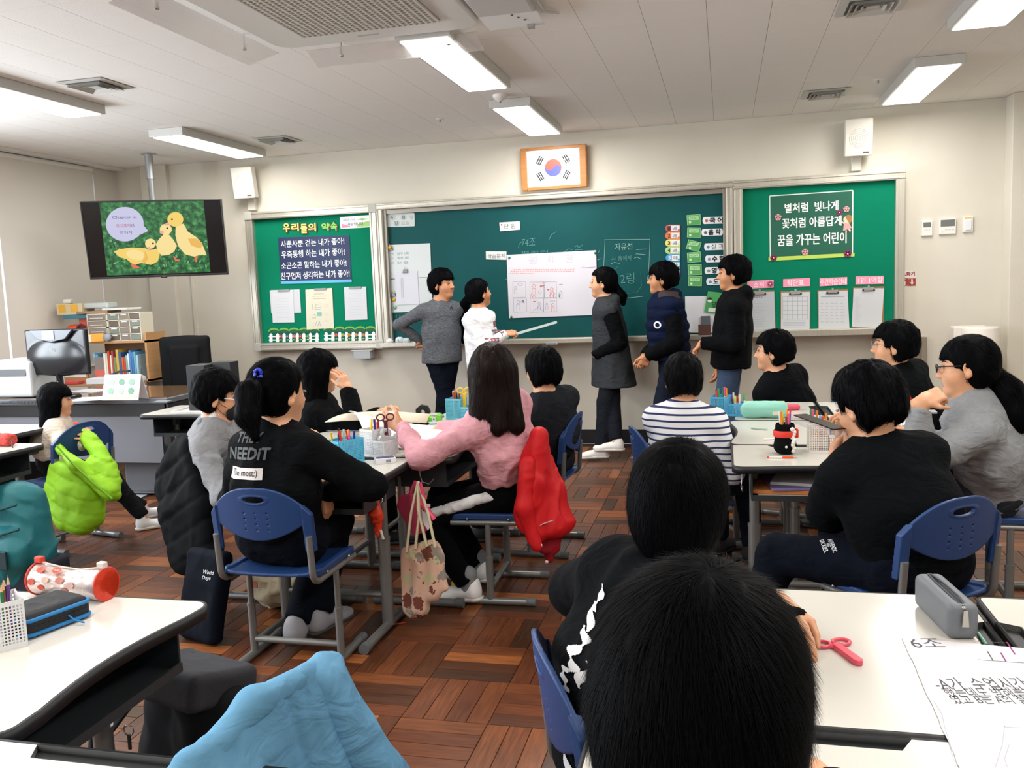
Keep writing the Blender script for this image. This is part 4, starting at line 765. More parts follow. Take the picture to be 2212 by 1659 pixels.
def yin(sgn):
 pts = [(r_*math.cos(a), r_*math.sin(a)) for a in np.linspace(0, math.pi, 25)]
 pts += [(-r_/2+r_/2*math.cos(a), -r_/2*math.sin(a)*1) for a in np.linspace(math.pi, 0, 13)][1:]
 pts += [(r_/2+r_/2*math.cos(a), r_/2*math.sin(a)) for a in np.linspace(math.pi, 0, 13)][1:-1]
 q = [(x*math.cos(tilt*-1)-z*math.sin(-tilt), x*math.sin(-tilt)+z*math.cos(-tilt)) for x, z in pts]
 return q
MB().prism([(xc+x, z) for x, z in circ(0, 0, r_, 40)], 0.0105, 0.0118, 0, 'y').build('blue_lobe', flat('4f57b8', 0.4), t)
MB().prism([(xc+x, z) for x, z in yin(1)], 0.0092, 0.0104, 0, 'y').build('red_lobe', flat('e0503f', 0.4), t)
for sx, sz, pat in ((-1, 1, (1, 1, 1)), (1, 1, (0, 1, 0)), (-1, -1, (1, 0, 1)), (1, -1, (0, 0, 0))):
 d = nrm(A3(sx*0.86, 0, sz*0.50)); n = A3(-d[2], 0, d[0]); ctr = A3(xc, 0.0105, 0)+d*iz*2*0.43; mb = MB(); L_ = r_*0.98; wd = r_*0.15
 for q, full in zip((-1, 0, 1), pat):
  p = ctr+d*q*wd*1.5
  for a, b in (((-0.5, 0.5),) if full else ((-0.5, -0.04), (0.04, 0.5))):
   V = [p+n*L_*a+d*wd*0.5, p+n*L_*b+d*wd*0.5, p+n*L_*b-d*wd*0.5, p+n*L_*a-d*wd*0.5]; mb.add(V, [(0, 1, 2, 3)])
 mb.build('trigram', flat('2c2f36'), t)
# wall speakers
for (px_, py_, yw, lb) in ((528, 395, 0.0, 'white wall speaker above the left pin board'), (1854, 297, -0.0, 'white wall speaker above the right pin board')):
 c = onY(px_, py_, 7.46); t = empty('wall_speaker', tuple(c), lb, 'speaker', 'wall speakers'); R = Matrix.Rotation(0.13, 3, 'X') @ Matrix.Rotation(0.10 if px_ < 1000 else -0.05, 3, 'Z'); mw = mat('speaker_white', 'dedbd0', 0.45)
 MB().box((0, 0.0, 0), (0.205, 0.10, 0.285), R=R).build('cabinet', mw, t, 0.012, 3)
 g = MB()
 for k in range(1, 6): g.tube([R @ Vector((0.014*k*math.cos(a), -0.051, 0.014*k*math.sin(a)-0.005)) for a in np.linspace(0, 2*math.pi, 29)[:-1]], 0.0012, 4, closed=True)
 g.build('grille_rings', flat('c3c0b6'), t); MB().box(R @ Vector((0.055, -0.051, -0.115)), (0.042, 0.004, 0.012), R=R).build('badge', flat('5c5534'), t)
 MB().box((0.0, 0.115, -0.19), (0.075, 0.05, 0.11)).build('bracket', mw, t, 0.004)
# controls on the wall
for (x0, y0, x1, y1, lb, kind) in ((1547, 1422, 1618, 1525, 'small white wall controller left of the thermostat', 0), (1660, 1410, 1770, 1515, 'white thermostat with a wide grey display', 1), (1813, 1398, 1880, 1500, 'white light switch nearest the pillar', 2)):
 a, b = onY(*ke(x0, y1), WALLY), onY(*ke(x1, y0), WALLY); w_, h_ = b[0]-a[0], b[2]-a[2]; t = empty(('wall_controller', 'thermostat', 'light_switch')[kind], ((a[0]+b[0])/2, WALLY, (a[2]+b[2])/2), lb, 'controller' if kind < 2 else 'switch')
 MB().box((0, -0.011, 0), (w_, 0.022, h_)).build('plate', m_white, t, 0.004)
 if kind < 2:
  MB().box((0, -0.023, h_*0.22), (w_*(0.7 if kind == 0 else 0.84), 0.003, h_*(0.3 if kind == 0 else 0.42))).build('display', flat('6e736f', 0.3), t)
  for k in range(3): MB().box(((k-1)*w_*0.2+w_*0.1*kind, -0.023, -h_*(0.2 if kind else 0.1)), (w_*0.1, 0.003, 0.006)).build('button', flat('c9c9c6'), t)
  text_fit('LG', 0.016, 0.008, Matrix.Translation((-w_*0.3, -0.0235, -h_*0.35)) @ WT, flat('8c8c8a'), t) if kind else None
 else:
  MB().box((0, -0.026, -0.006), (w_*0.6, 0.01, h_*0.66)).build('rocker', flat('e3e7ee', 0.35), t, 0.002); MB().box((0, -0.0235, h_*0.42), (w_*0.7, 0.002, 0.008)).build('sticker', flat('e9c75a'), t)
kf = K(1472, 555, 2.989); a, b = onY(*kf(1416, 186), WALLY), onY(*kf(1516, 90), WALLY); t = empty('extinguisher_sign', ((a[0]+b[0])/2, WALLY-0.001, (a[2]+b[2])/2), 'small red and white fire extinguisher sign on the wall', 'sign'); o = tuple(t.location)
slab(t, 'white_plate', [(1416, 138), (1516, 135), (1516, 90), (1416, 92)], kf, 'e6dedd', 7.598, 0.002, o)
for q in ((1416, 1463), (1465, 1512)): slab(t, 'red_plate', [(q[0], 187), (q[1], 184), (q[1], 139), (q[0], 142)], kf, 'a63a33', 7.598, 0.002, o)
ktext('소화기', (1424, 96, 1506, 122), kf, '9c342e', t, o, 7.594, 0.03)
slab(t, 'arrow', [(1489, 180), (1506, 160), (1494, 166), (1494, 143), (1484, 143), (1484, 166), (1472, 160)], kf, 'eddcd9', 7.5955, 0.001, o)
slab(t, 'extinguisher_symbol', [(1428, 184), (1446, 184), (1447, 160), (1442, 152), (1442, 146), (1452, 146), (1450, 143), (1426, 146), (1432, 152), (1427, 160)], kf, 'eddcd9', 7.5955, 0.001, o)
# low hatch, purifier, conduit
t = empty('wall_hatch', (1.38, WALLY, 0.0), 'low brown framed hatch in the wall under the end of the right pin board', 'hatch'); mh = mat('hatch_brown', '8d8271', 0.5)
MB().box((0, -0.02, 0.44), (0.30, 0.03, 0.84)).build('door_panel', mat('hatch_panel', '86776a', 0.55), t); boxes('frame', mh, t, [((-0.165, -0.03, 0.44), (0.04, 0.06, 0.88)), ((0.165, -0.03, 0.44), (0.04, 0.06, 0.88)), ((0, -0.03, 0.86), (0.29, 0.06, 0.04))], 0.003)
t = empty('air_purifier', (1.86, 7.28, 0), 'tall white round-fronted appliance standing against the wall behind the grey hoodie', 'appliance')
MB().lathe([(0, 0.04), (0.125, 0.04), (0.13, 0.06), (0.13, 0.955), (0.122, 0.97), (0, 0.965)], (0.02, 0, 0), 36).build('body', mat('purifier_white', 'e9e2da', 0.4), t); MB().box((-0.03, 0.12, 0.5), (0.24, 0.12, 0.94)).build('back_case', mat('purifier_white', 'e9e2da', 0.4), t, 0.01); MB().lathe([(0, 0), (0.10, 0), (0.10, 0.04), (0, 0.04)], (0.02, 0, 0), 24).build('base', flat('6b6b6b'), t)
struct('trim_4', MB().box((-5.02, 7.592, 1.2), (0.03, 0.016, 2.4)), m_wall, 'thin cable cover running down the wall below the television')
# ------------------------------------------------------------------ people
m_skin = mat('skin', 'd9a27e', 0.5, noise=(30, 0.05), sss=0.15)
m_skin2 = mat('skin_tan', 'c98d66', 0.5, noise=(30, 0.05), sss=0.15)
m_lip = mat('lips', 'bf7c66', 0.5)
def hair_mat(name, c, r=0.42):
 m = mat(name, c, 0.55, spec=0.035); return m
m_hair = hair_mat('hair_black', '07080b', 0.6); m_hairb = hair_mat('hair_brown', '1d1210')
m_eye = mat('eye_dark', '14100f', 0.15); m_eyew = mat('eye_white', 'b0a59d', 0.3); m_brow = mat('brow', '1d1716', 0.8)
def ik(S, W, l1, l2, hint):
 d = W-S; L = np.linalg.norm(d); L = max(L, 1e-4)
 if L > (l1+l2)*0.999: W = S+d/L*(l1+l2)*0.999; d = W-S; L = np.linalg.norm(d)
 a = (l1*l1-l2*l2+L*L)/(2*L); hh = math.sqrt(max(l1*l1-a*a, 0)); u = d/L; h = np.asarray(hint, float); h = h-u*(h@u); return S+u*a+nrm(h)*hh, W
def head_sdf(s, hc, M, k):
 """head in its own frame: x right, y forward, z up, scaled by k"""
 P = lambda x, y, z: hc+M @ (A3(x, y, z)*k)
 s.ell(P(0, -0.012, 0.03), A3(0.074, 0.092, 0.086)*k, M, 0.02*k).ell(P(0, 0.022, -0.03), A3(0.059, 0.066, 0.078)*k, M, 0.03*k)
 s.ell(P(0, 0.062, -0.088), A3(0.026, 0.022, 0.018)*k, M, 0.035*k)
 for q in (-1, 1): s.ell(P(q*0.034, 0.050, -0.028), A3(0.022, 0.023, 0.024)*k, M, 0.03*k)
 for q in (-1, 1): s.ell(P(q*0.031, 0.098, 0.008), A3(0.018, 0.014, 0.011)*k, M, 0.016*k, 's')
 s.cone(P(0, 0.082, 0.012), P(0, 0.101, -0.022), 0.006*k, 0.0105*k, 0.016*k)
 for q in (-1, 1): s.ell(P(q*0.011, 0.094, -0.026), A3(0.008, 0.009, 0.007)*k, M, 0.007*k)
 s.cone(P(-0.016, 0.081, -0.053), P(0.016, 0.081, -0.053), 0.0052*k, None, 0.010*k).cone(P(-0.012, 0.080, -0.062), P(0.012, 0.080, -0.062), 0.0056*k, None, 0.008*k)
 s.ell(P(0, 0.096, -0.0582), A3(0.022, 0.008, 0.0012)*k, M, 0.004*k, 's')
 for q in (-1, 1):
  E = M @ np.stack([nrm(A3(1, -0.35*q, 0)), nrm(A3(0.35*q, 1, -0.15)), nrm(A3(0, 0.15, 1))], 1)
  s.ell(P(q*0.079, -0.006, -0.008), A3(0.007, 0.019, 0.031)*k, E, 0.008*k).ell(P(q*0.086, -0.001, -0.006), A3(0.006, 0.010, 0.019)*k, E, 0.004*k, 's')
  s.ell(P(q*0.076, -0.002, -0.032), A3(0.006, 0.009, 0.010)*k, E, 0.006*k)
def hand_sdf(s, W, d, n, side, k, curl=0.5, spread=0.12, thumb=0.6):
 """W wrist, d direction of the hand, n palm normal (the fingers close towards n), side +1 right, -1 left"""
 d = nrm(d); n = nrm(n-d*(n@d)); lat = np.cross(d, n)*side      # lat points to the thumb side
 M = np.stack([lat, d, n], 1)
 s.cone(W-d*0.03*k, W+d*0.02*k, 0.021*k, 0.022*k, 0.015, ax=lat, fl=1.25)
 s.box(W+d*0.048*k, A3(0.036, 0.040, 0.012)*k, M, 0.012*k, 0.015*k)
 for i, (lx, Lf) in enumerate(((0.027, 0.066), (0.009, 0.074), (-0.009, 0.069), (-0.026, 0.054))):
  p = W+d*(0.084-0.004*abs(i-1))*k+lat*lx*k; a = 0.15; r = 0.0083*k*(1 if i < 3 else 0.88)
  dd = nrm(d+lat*spread*(1.5-i)*0.5)
  for j, fr in enumerate((0.45, 0.3, 0.25)):
   a += curl*(0.8, 1.15, 0.7)[j]; v = dd*math.cos(a)+n*math.sin(a); q = p+v*Lf*fr*k; s.cone(p, q, r, r*0.93, 0.004*k); p = q; r *= 0.93
 p = W+d*0.022*k+lat*0.026*k; a = thumb
 v = nrm(d*0.75+lat*0.75+n*0.25); q = p+v*0.036*k; s.cone(p, q, 0.012*k, 0.0095*k, 0.012*k); v2 = nrm(d*1.0+lat*0.25*(1-a)+n*a); s.cone(q, q+v2*0.030*k, 0.0095*k, 0.0085*k, 0.004*k); q2 = q+v2*0.030*k; v3 = nrm(d+lat*-0.2*a+n*a*1.2); s.cone(q2, q2+v3*0.022*k, 0.0085*k, 0.007*k, 0.004*k)
def strands(hs, V, Q, hc, M, k, n, length, width, flow, lift=0.004, seg=6, seed=1, zmin=None):
 """thin tapering locks that follow the hair surface"""
 r = np.random.default_rng(seed)
 a, b, c, d = (V[Q[:, i]] for i in range(4)); A = np.linalg.norm(np.cross(c-a, d-b), axis=1); idx = r.choice(len(Q), n, p=A/A.sum())
 u, v = r.random(n)[:, None], r.random(n)[:, None]; P = (a*(1-u)*(1-v)+b*u*(1-v)+c*u*v+d*(1-u)*v)[idx] if False else a[idx]*(1-u)*(1-v)+b[idx]*u*(1-v)+c[idx]*u*v+d[idx]*(1-u)*v
 def grad(P):
  e = 0.002; g = np.stack([hs.at(P+np.eye(3)[i]*e)-hs.at(P-np.eye(3)[i]*e) for i in range(3)], -1); return g/np.maximum(np.linalg.norm(g, axis=-1, keepdims=True), 1e-6)
 L = length*(0.5+0.8*r.random(n))[:, None]; wd = width*(0.6+0.8*r.random(n))[:, None]; jit = r.normal(0, 0.16, (n, 3)); rows = []; lf = lift*(0.2+r.random(n)**2)[:, None]
 for i in range(seg+1):
  g = grad(P); dist = hs.at(P)[:, None]; t = i/seg; P = P-g*(dist-0.0008-lf*t*t)
  f = flow(P)+jit*k; f = f-g*(f*g).sum(-1, keepdims=True); f /= np.maximum(np.linalg.norm(f, axis=-1, keepdims=True), 1e-6)
  s_ = np.cross(g, f); w_ = wd*(1-0.85*t**1.5)*(0.5 if i == 0 else 1); rows.append(np.stack([P-s_*w_/2, P+s_*w_/2], 1)); P = P+f*L/seg
 R = np.stack(rows, 1).reshape(n, -1, 3); m = R.shape[1]; base = (np.arange(n)*m)[:, None, None]
 q = np.array([(2*i, 2*i+1, 2*i+3, 2*i+2) for i in range(seg)])[None]
 return R.reshape(-1, 3), (base+q).reshape(-1, 4)
def make_hair(t, org, hc, M, k, style, m, n=1600, width=0.0022, h=0.006, length=0.05, tail=None, tie=None, seed=1, yawf=0, drop=0.26, fringe=0.052, lift=None, nape=-0.088):
 P = lambda x, y, z: hc+M @ (A3(x, y, z)*k)
 s = SDF(); th = 0.0 if style != 'tied' else -0.007
 s.ell(P(0, -0.014, 0.037), A3(0.092+th, 0.113+th, 0.100+th)*k, M, 0.01*k)
 if style == 'boy': s.ell(P(0, -0.040, -0.015), A3(0.083, 0.080, 0.088)*k, M, 0.03*k)
 if style == 'tied': s.ell(P(0, -0.036, -0.015), A3(0.080, 0.075, 0.080)*k, M, 0.03*k)
 if style in ('long',):
  for q in (-1, 0, 1):
   a = P(q*0.045, -0.045, 0.0); b = a+A3(0, 0, -drop*k)+M @ (A3(q*0.042, -0.060 if q == 0 else -0.045, 0)*k); s.cone(a, b, 0.056*k, 0.034*k, 0.05*k)
   if q: a = P(q*0.058, -0.005, -0.01); b = a+A3(0, 0, -drop*0.9*k)+M @ (A3(q*0.035, -0.01, 0)*k); s.cone(a, b, 0.036*k, 0.022*k, 0.04*k)
 s.box(P(0, 0.145, fringe-0.16), A3(0.16, 0.105, 0.16)*k, M, 0.03*k, 0.012*k, 's')       # the face stays free
 if style in ('boy', 'tied'):
  for q in (-1, 1): s.ell(P(q*0.095, 0.004, -0.03), A3(0.028, 0.026, 0.042)*k, M, 0.01*k, 's')
  s.box(P(0, 0.09, -0.08), A3(0.16, 0.08, 0.075)*k, M, 0.02*k, 0.015*k, 's')
  s.cut(P(0, 0, nape if style == 'boy' else -0.10), -(M @ A3(0, 0.35, 1)), 0.01*k)
 base = SDF(); base.p = list(s.p)
 if tail:
  for a, b, ra, rb in zip(tail[0][:-1], tail[0][1:], tail[1][:-1], tail[1][1:]): s.cone(a, b, ra, rb, 0.015*k)
 sd = seed*13
 V, Q = s.mesh(h, disp=lambda p: (0.003 if n > 10000 else 0.0075 if style == 'boy' else 0.0045)*k*(vnoise((p-hc) @ M/k*A3(75, 75, 26), sd)-0.5)*2)
 crown = P(0.012, -0.055, 0.135); tie_ = tie if tie is not None else None
 tl = None if not tail else np.array(tail[0])
 def flow(p):
  v = p-crown; v = v/np.maximum(np.linalg.norm(v, axis=-1, keepdims=True), 1e-6)
  f = v+A3(0, 0, -0.55)+np.cross(np.broadcast_to(M[:, 2], p.shape), v)*0.25
  if style == 'tied' and tie_ is not None: f = tie_-p; f = f/np.maximum(np.linalg.norm(f, axis=-1, keepdims=True), 1e-6)
  if style == 'long': low = (((p-hc) @ M[:, 2]) < 0.02*k)[..., None]; f = np.where(low, v*0.12+A3(0, 0, -1.0), f)
  if tl is not None:
   D = np.stack([np.linalg.norm(p-q, axis=-1) for q in tl], -1); j = np.clip(D.argmin(-1), 0, len(tl)-2); onT = (base.at(p) > 0.006)[..., None]; f = np.where(onT, (tl[j+1]-tl[j])/np.linalg.norm(tl[j+1]-tl[j], axis=-1, keepdims=True), f)
  return f
 SV, SQ = strands(s, V, Q, hc, M, k, n, length*k, width, flow, lift=(lift if lift else (0.012 if style == 'boy' else 0.007))*k, seed=seed)
 V2, Q2 = join_vf([(V, Q), (SV, SQ)])
 return obj('hair', mesh_np('hair', V2-org, Q2, mats=[m]), t)
def glasses(t, org, hc, M, k, col, r=0.021, wire=0.0014, round_=True):
 P = lambda x, y, z: Vector(hc+M @ (A3(x, y, z)*k)-org); mb = MB(); c = flat(col, 0.3) if isinstance(col, str) else col
 for q in (-1, 1):
  mb.tube([P(q*0.031+r*math.cos(a), 0.103-0.12*(r*math.cos(a)*q)*0.6, 0.006+r*(0.9 if round_ else 0.72)*math.sin(a)) for a in np.linspace(0, 2*math.pi, 21)[:-1]], wire*k, 6, closed=True)
  mb.tube([P(q*(0.031+r), 0.100, 0.012), P(q*0.074, 0.075, 0.012), P(q*0.080, -0.005, 0.008), P(q*0.079, -0.02, -0.004)], wire*k, 6)
 mb.tube([P(-0.031+r, 0.103, 0.010), P(0, 0.107, 0.013), P(0.031-r, 0.103, 0.010)], wire*k, 6)
 return mb.build('glasses', c, t)
def person(label, pel, yaw, hc, hyaw, hpit=0, hrol=0, Hs=1.0, seated=True, feet=None, fyaw=None, shyaw=None, wr=(None, None), elb=(None, None), hands=(None, None),
   skin=None, top=None, bottom='1a1f2b', shoes='2a2c30', hair=None, face=True, glass=None, belly=0.0, knees=None, hands_on=True, group=None):
 """pel pelvis point, yaw body direction (0 = to the board, 90 = to the right), hc head centre, hyaw/hpit/hrol head angles,
  feet ankle targets (left, right), wr wrist targets (left, right), hands dict(dir, n, curl)"""
 skin = skin or m_skin; k = Hs; pel = A3(*pel); hc = A3(*hc); F = yawv(yaw); R = A3(F[1], -F[0], 0); U = A3(0, 0, 1)
 M = tilt_basis(hyaw, hpit, hrol); org = A3(pel[0], pel[1], 0)
 t = empty('person', tuple(org), label, 'person', group)
 c7 = hc-M @ (A3(0, 0.030, 0.02)*k)-U*0.118*k; shy = yaw if shyaw is None else shyaw; FS = yawv(shy); RS = A3(FS[1], -FS[0], 0)
 sp = c7-pel; mid = pel+sp*0.45-F*(0.02 if seated else -0.01)*k; chest = pel+sp*0.78+FS*0.012*k; un = nrm(sp)
 RS = nrm(RS-un*(RS@un)); sho = [c7-un*0.062*k+RS*q*0.142*k+FS*0.008 for q in (-1, 1)]; hip = [pel+R*q*(0.082 if seated else 0.070)*k for q in (-1, 1)]
 # legs
 ank = []; kn = []
 for i, q in enumerate((-1, 1)):
  if feet is not None: a = A3(*feet[i])
  elif seated: a = pel+F*0.42*k+R*q*0.10*k; a[2] = 0.075
  else: a = hip[i]+R*q*0.01; a[2] = 0.075
  hint = (F*1.0+U*0.9) if seated else F
  if knees is not None: hint = A3(*knees[i])
  kk, a = ik(hip[i], a, 0.385*k, 0.365*k, hint); kn.append(kk); ank.append(a)
 # arms
 elbow = []; wrist = []
 for i, q in enumerate((-1, 1)):
  w_ = wr[i]
  if w_ is None: w_ = (kn[i]*0.62+hip[i]*0.38+U*0.085*k-R*q*0.01) if seated else (hip[i]+R*q*0.09-U*0.02+F*0.03)
  e, w_ = ik(sho[i], A3(*w_), 0.255*k, 0.235*k, elb[i] if elb[i] is not None else (RS*q*0.45-FS*0.5-U*0.9)); elbow.append(e); wrist.append(w_)
 # continuous body
 s = SDF(); head_sdf(s, hc, M, k)
 neck0 = c7+FS*0.012*k; s.cone(neck0-U*0.02*k, hc-M @ (A3(0, 0.022, 0.035)*k), 0.052*k, 0.047*k, 0.03*k)
 s.cone(hip[0], hip[1], (0.085 if seated else 0.066)*k, None, 0.03).cone(pel, mid, (0.092 if seated else 0.070)*k, 0.082*k, 0.04, ax=R, fl=1.35).cone(mid, chest, 0.085*k, 0.088*k, 0.04, ax=RS, fl=1.5)
 for i in (0, 1):
  s.cone(neck0-U*0.01, sho[i], 0.045*k, 0.045*k, 0.05).cone(sho[i], elbow[i], 0.042*k, 0.034*k, 0.02).cone(elbow[i], wrist[i], 0.034*k, 0.023*k, 0.012)
  s.cone(hip[i], kn[i], (0.075 if seated else 0.06)*k, 0.052*k, 0.03).cone(kn[i], ank[i], 0.05*k, 0.032*k, 0.02)
 parts = []; lo, hi = s.bounds(); parts.append((s, 0.013, lo, hi))
 hd = []
 for i, q in enumerate((-1, 1)):
  H_ = hands[i]
  if H_ is False: hd.append(None); continue
  H_ = H_ or {}; fd = nrm(wrist[i]-elbow[i]); d = A3(*H_['dir']) if 'dir' in H_ else fd; n_ = A3(*H_['n']) if 'n' in H_ else (-U if seated else -RS*q)
  g = SDF(); hand_sdf(g, wrist[i], d, n_, q, k*0.93, H_.get('curl', 0.45), thumb=H_.get('thumb', 0.6)); g.cone(elbow[i]*0.4+wrist[i]*0.6, wrist[i], 0.0275*k, 0.023*k, 0.015); parts.append((g, 0.0034, wrist[i]-0.19*k, wrist[i]+0.19*k))
 VF = []; mi = []
 hr = 0.0048 if face else 0.007; r_ = 0.125*k; hl, hh_ = hc-A3(r_, r_, r_*1.15), hc+A3(r_, r_, r_*1.05)
 V, Q = s.mesh(hr, hl, hh_); VF.append((V, Q)); loc = ((V-hc) @ M)/k; qc = loc[Q].mean(1)
 mi.append(((np.abs(qc[:, 0]) < 0.020) & (qc[:, 1] > 0.079) & (qc[:, 2] < -0.0495) & (qc[:, 2] > -0.0670)).astype(int))
 V, Q = s.mesh(0.013, lo, hi); inh = ((V > hl+0.012) & (V < hh_-0.012)).all(1); Q = Q[~inh[Q].all(1)]; VF.append((V, Q)); mi.append(np.zeros(len(Q), int))
 for g, h_, l_, u_ in parts[1:]: V, Q = g.mesh(h_, l_, u_); VF.append((V, Q)); mi.append(np.zeros(len(Q), int))
 V, Q = join_vf(VF); obj('body', mesh_np('body', V-org, Q, mats=[skin, m_lip], midx=np.concatenate(mi)), t)
 if face:
  def surf(x, z, off):
   y = 0.115
   while y > 0.03 and s.at((hc+M @ (A3(x, y, z)*k))[None])[0] > off*k: y -= 0.001
   return Vector(hc+M @ (A3(x, y, z)*k)-org)
  for q in (-1, 1):
   P = lambda x, y, z: hc+M @ (A3(x, y, z)*k)
   g = SDF().ell((0, 0, 0), A3(0.0120, 0.0065, 0.0040)*k, M); V, Q = g.mesh(0.0022); c = P(q*0.031, 0.0835, 0.009)-org; o_ = obj('eye', mesh_np('eye', V+c, Q, mats=[m_eyew]), t)
   g = SDF().ell((0, 0, 0), A3(0.0078, 0.0042, 0.0042)*k, M); V, Q = g.mesh(0.0016); obj('iris', mesh_np('iris', V+(P(q*0.031, 0.0882, 0.009)-org), Q, mats=[m_eye]), o_)
   MB().tube([surf(q*x, z, 0.0005) for x, z in ((0.014, 0.028), (0.024, 0.032), (0.035, 0.032), (0.047, 0.026))], [0.0020*k, 0.0026*k, 0.0024*k, 0.0012*k], 6).build('eyebrow', m_brow, t)
   MB().tube([surf(q*x, z, 0.0012) for x, z in ((0.018, 0.011), (0.026, 0.0145), (0.036, 0.0145), (0.044, 0.011))], [0.0008*k, 0.0014*k, 0.0014*k, 0.0008*k], 5).build('upper_lash', m_brow, t)
 # clothes
 tp = dict(col='1b1d20', th=0.016, hem=0.08, sleeve='long', puff=0.0, hood=False, fold=0.006, ff=14, cut=0.0, vest=None, cuff=0.0); tp.update(top or {})
 mt = tp['col'] if not isinstance(tp['col'], str) else cloth('cloth_'+tp['col'], tp['col']); th = tp['th']; sd = int(abs(hc[0]*1000)+abs(hc[1]*777)) % 997
 def torso(s, th):
  s.cone(pel-U*(0.0 if seated else 0.0)+(F*0.01), mid, 0.096*k+th+belly, 0.090*k+th+belly, 0.04, ax=R, fl=1.36*tp.get('slim', 1)).cone(mid, chest, 0.090*k+th, 0.092*k+th*0.9, 0.05, ax=RS, fl=1.42*tp.get('slim', 1))
  for i in (0, 1): s.cone(neck0-U*0.018*k, sho[i], 0.044*k+th*0.6, 0.040*k+th*0.8, 0.05)
 def hemcut(s, z):
  s.cut(pel+U*z, -U if not seated else -nrm(U*0.9+F*0.12), 0.006)
 s = SDF(); torso(s, th); hem = tp['hem']
 if not seated: s.cone(mid, pel+U*(hem-0.03), 0.088*k+th, 0.094*k+th+tp.get('flare', 0.004), 0.04, ax=R, fl=1.42*tp.get('slim', 1))
 slv = SDF() if tp['vest'] else s
 for i in (0, 1):
  if tp['sleeve'] == 'none': continue
  if tp['sleeve'] == 'short':
   e = sho[i]+(elbow[i]-sho[i])*0.86; slv.cone(sho[i], e, 0.043*k+th*0.8, 0.046*k+th*0.9, 0.02, flat=True)
  else:
   e = wrist[i]-nrm(wrist[i]-elbow[i])*tp['cuff']; slv.cone(sho[i], elbow[i], 0.041*k+th*0.75, 0.034*k+th*0.7, 0.02).cone(elbow[i], e, 0.034*k+th*0.7, 0.024*k+th*0.6, 0.02, flat=True)
 if tp['hood']:
  b = neck0-FS*0.055*k+U*0.015*k; s.ell(b-U*0.012*k-FS*0.012*k, A3(0.098, 0.050, 0.058)*k, np.stack([RS, FS, U], 1), 0.03)
  for q in (-1, 1): s.cone(b+RS*q*0.055*k, neck0+FS*0.055*k+RS*q*0.032*k-U*0.03*k, 0.036*k, 0.018*k, 0.02)
 elif tp.get('collar'): s.cone(neck0-U*0.01*k, neck0+U*0.022*k-FS*0.004, 0.060*k, 0.060*k, 0.012)
 s.cone(neck0+U*(0.0)*k-FS*0.0, hc-U*0.03*k, 0.047*k, 0.058*k, 0.008, op='s')
 hemcut(s, hem)
 fd_ = folds(tp['fold'], tp['ff'], sd, (1, 1, 0.75))
 if tp.get('quilt'):
  qz = tp['quilt']; disp = lambda p: fd_(p)*0.6-0.012*np.abs(np.sin(math.pi*p[..., 2]/qz))
 else: disp = fd_
 h_ = tp.get('h', 0.009); tops = sdf_obj('top', s, h_, mt, t, org, disp)
 if tp['vest']:
  m2 = cloth('cloth_'+tp['vest'], tp['vest']); sdf_obj('sleeves', slv, 0.008, m2, t, org, folds(0.006, 16, sd+3, (1, 1, 0.75)))
 mb_ = bottom if not isinstance(bottom, str) else cloth('cloth_'+bottom, bottom); s = SDF(); hr_ = 0.095 if seated else 0.080; s.cone(hip[0], hip[1], hr_*k, None, 0.03).cone(pel, pel+un*0.07, (hr_+0.003)*k, (hr_-0.003)*k, 0.03, ax=R, fl=1.3)
 for i in (0, 1):
  e = ank[i]-nrm(ank[i]-kn[i])*0.01; s.cone(hip[i], kn[i], (0.084 if seated else 0.076)*k, 0.064*k, 0.03).cone(kn[i], e, 0.064*k, 0.048*k, 0.02, flat=True)
 trs = sdf_obj('trousers', s, 0.010, mb_, t, org, folds(0.005, 13, sd+9))
 msh = flat(shoes, 0.6); msl = flat('d8d4cc' if shoes > '9' else '3a3a3a', 0.7)
 for i, q in enumerate((-1, 1)):
  fy = (fyaw[i] if fyaw is not None else yaw+q*8); ff = yawv(fy); rr = A3(ff[1], -ff[0], 0); a = ank[i]; z0 = a[2]-0.075
  s = SDF(); s.cone(a-ff*0.018*k-U*0.03, a-U*0.043+ff*0.085*k, 0.037*k, 0.030*k, 0.03, ax=rr, fl=1.08).ell(a-U*0.050+ff*0.125*k, A3(0.041, 0.055, 0.026)*k, basis(ff), 0.03).cone(a-U*0.045-ff*0.02*k, a+U*0.0-ff*0.015*k, 0.036*k, 0.037*k, 0.02)
  s.cut(A3(0, 0, z0+0.016), -U, 0.004); V, Q = s.mesh(0.006); sh = obj('shoe', mesh_np('shoe', V-org, Q, mats=[msh]), t)
  s = SDF(); s.cone(a-ff*0.03*k-U*0.05, a-U*0.05+ff*0.135*k, 0.040*k, 0.043*k, 0.01); s.cut(A3(0, 0, z0+0.020), U, 0.003).cut(A3(0, 0, z0+0.001), -U, 0.003); V, Q = s.mesh(0.006); obj('sole', mesh_np('sole', V-org, Q, mats=[msl]), sh)
 if hair:
  hz = dict(style='boy', m=m_hair); hz.update(hair); make_hair(t, org, hc, M, k, **hz)
 if glass: glasses(t, org, hc, M, k, glass if isinstance(glass, str) else glass[0], **({} if isinstance(glass, str) else glass[1]))
 t['_'] = 0; del t['_']
 return dict(t=t, org=org, hc=hc, M=M, c7=c7, sho=sho, elbow=elbow, wrist=wrist, pel=pel, kn=kn, ank=ank, F=F, R=R, top=tops, trousers=trs, neck=neck0, FS=FS, RS=RS, k=k)
def bvh_of(o, org=(0, 0, 0)):
 return BVHTree.FromPolygons([tuple(np.array(v.co)+org) for v in o.data.vertices], [tuple(p.vertices) for p in o.data.polygons])
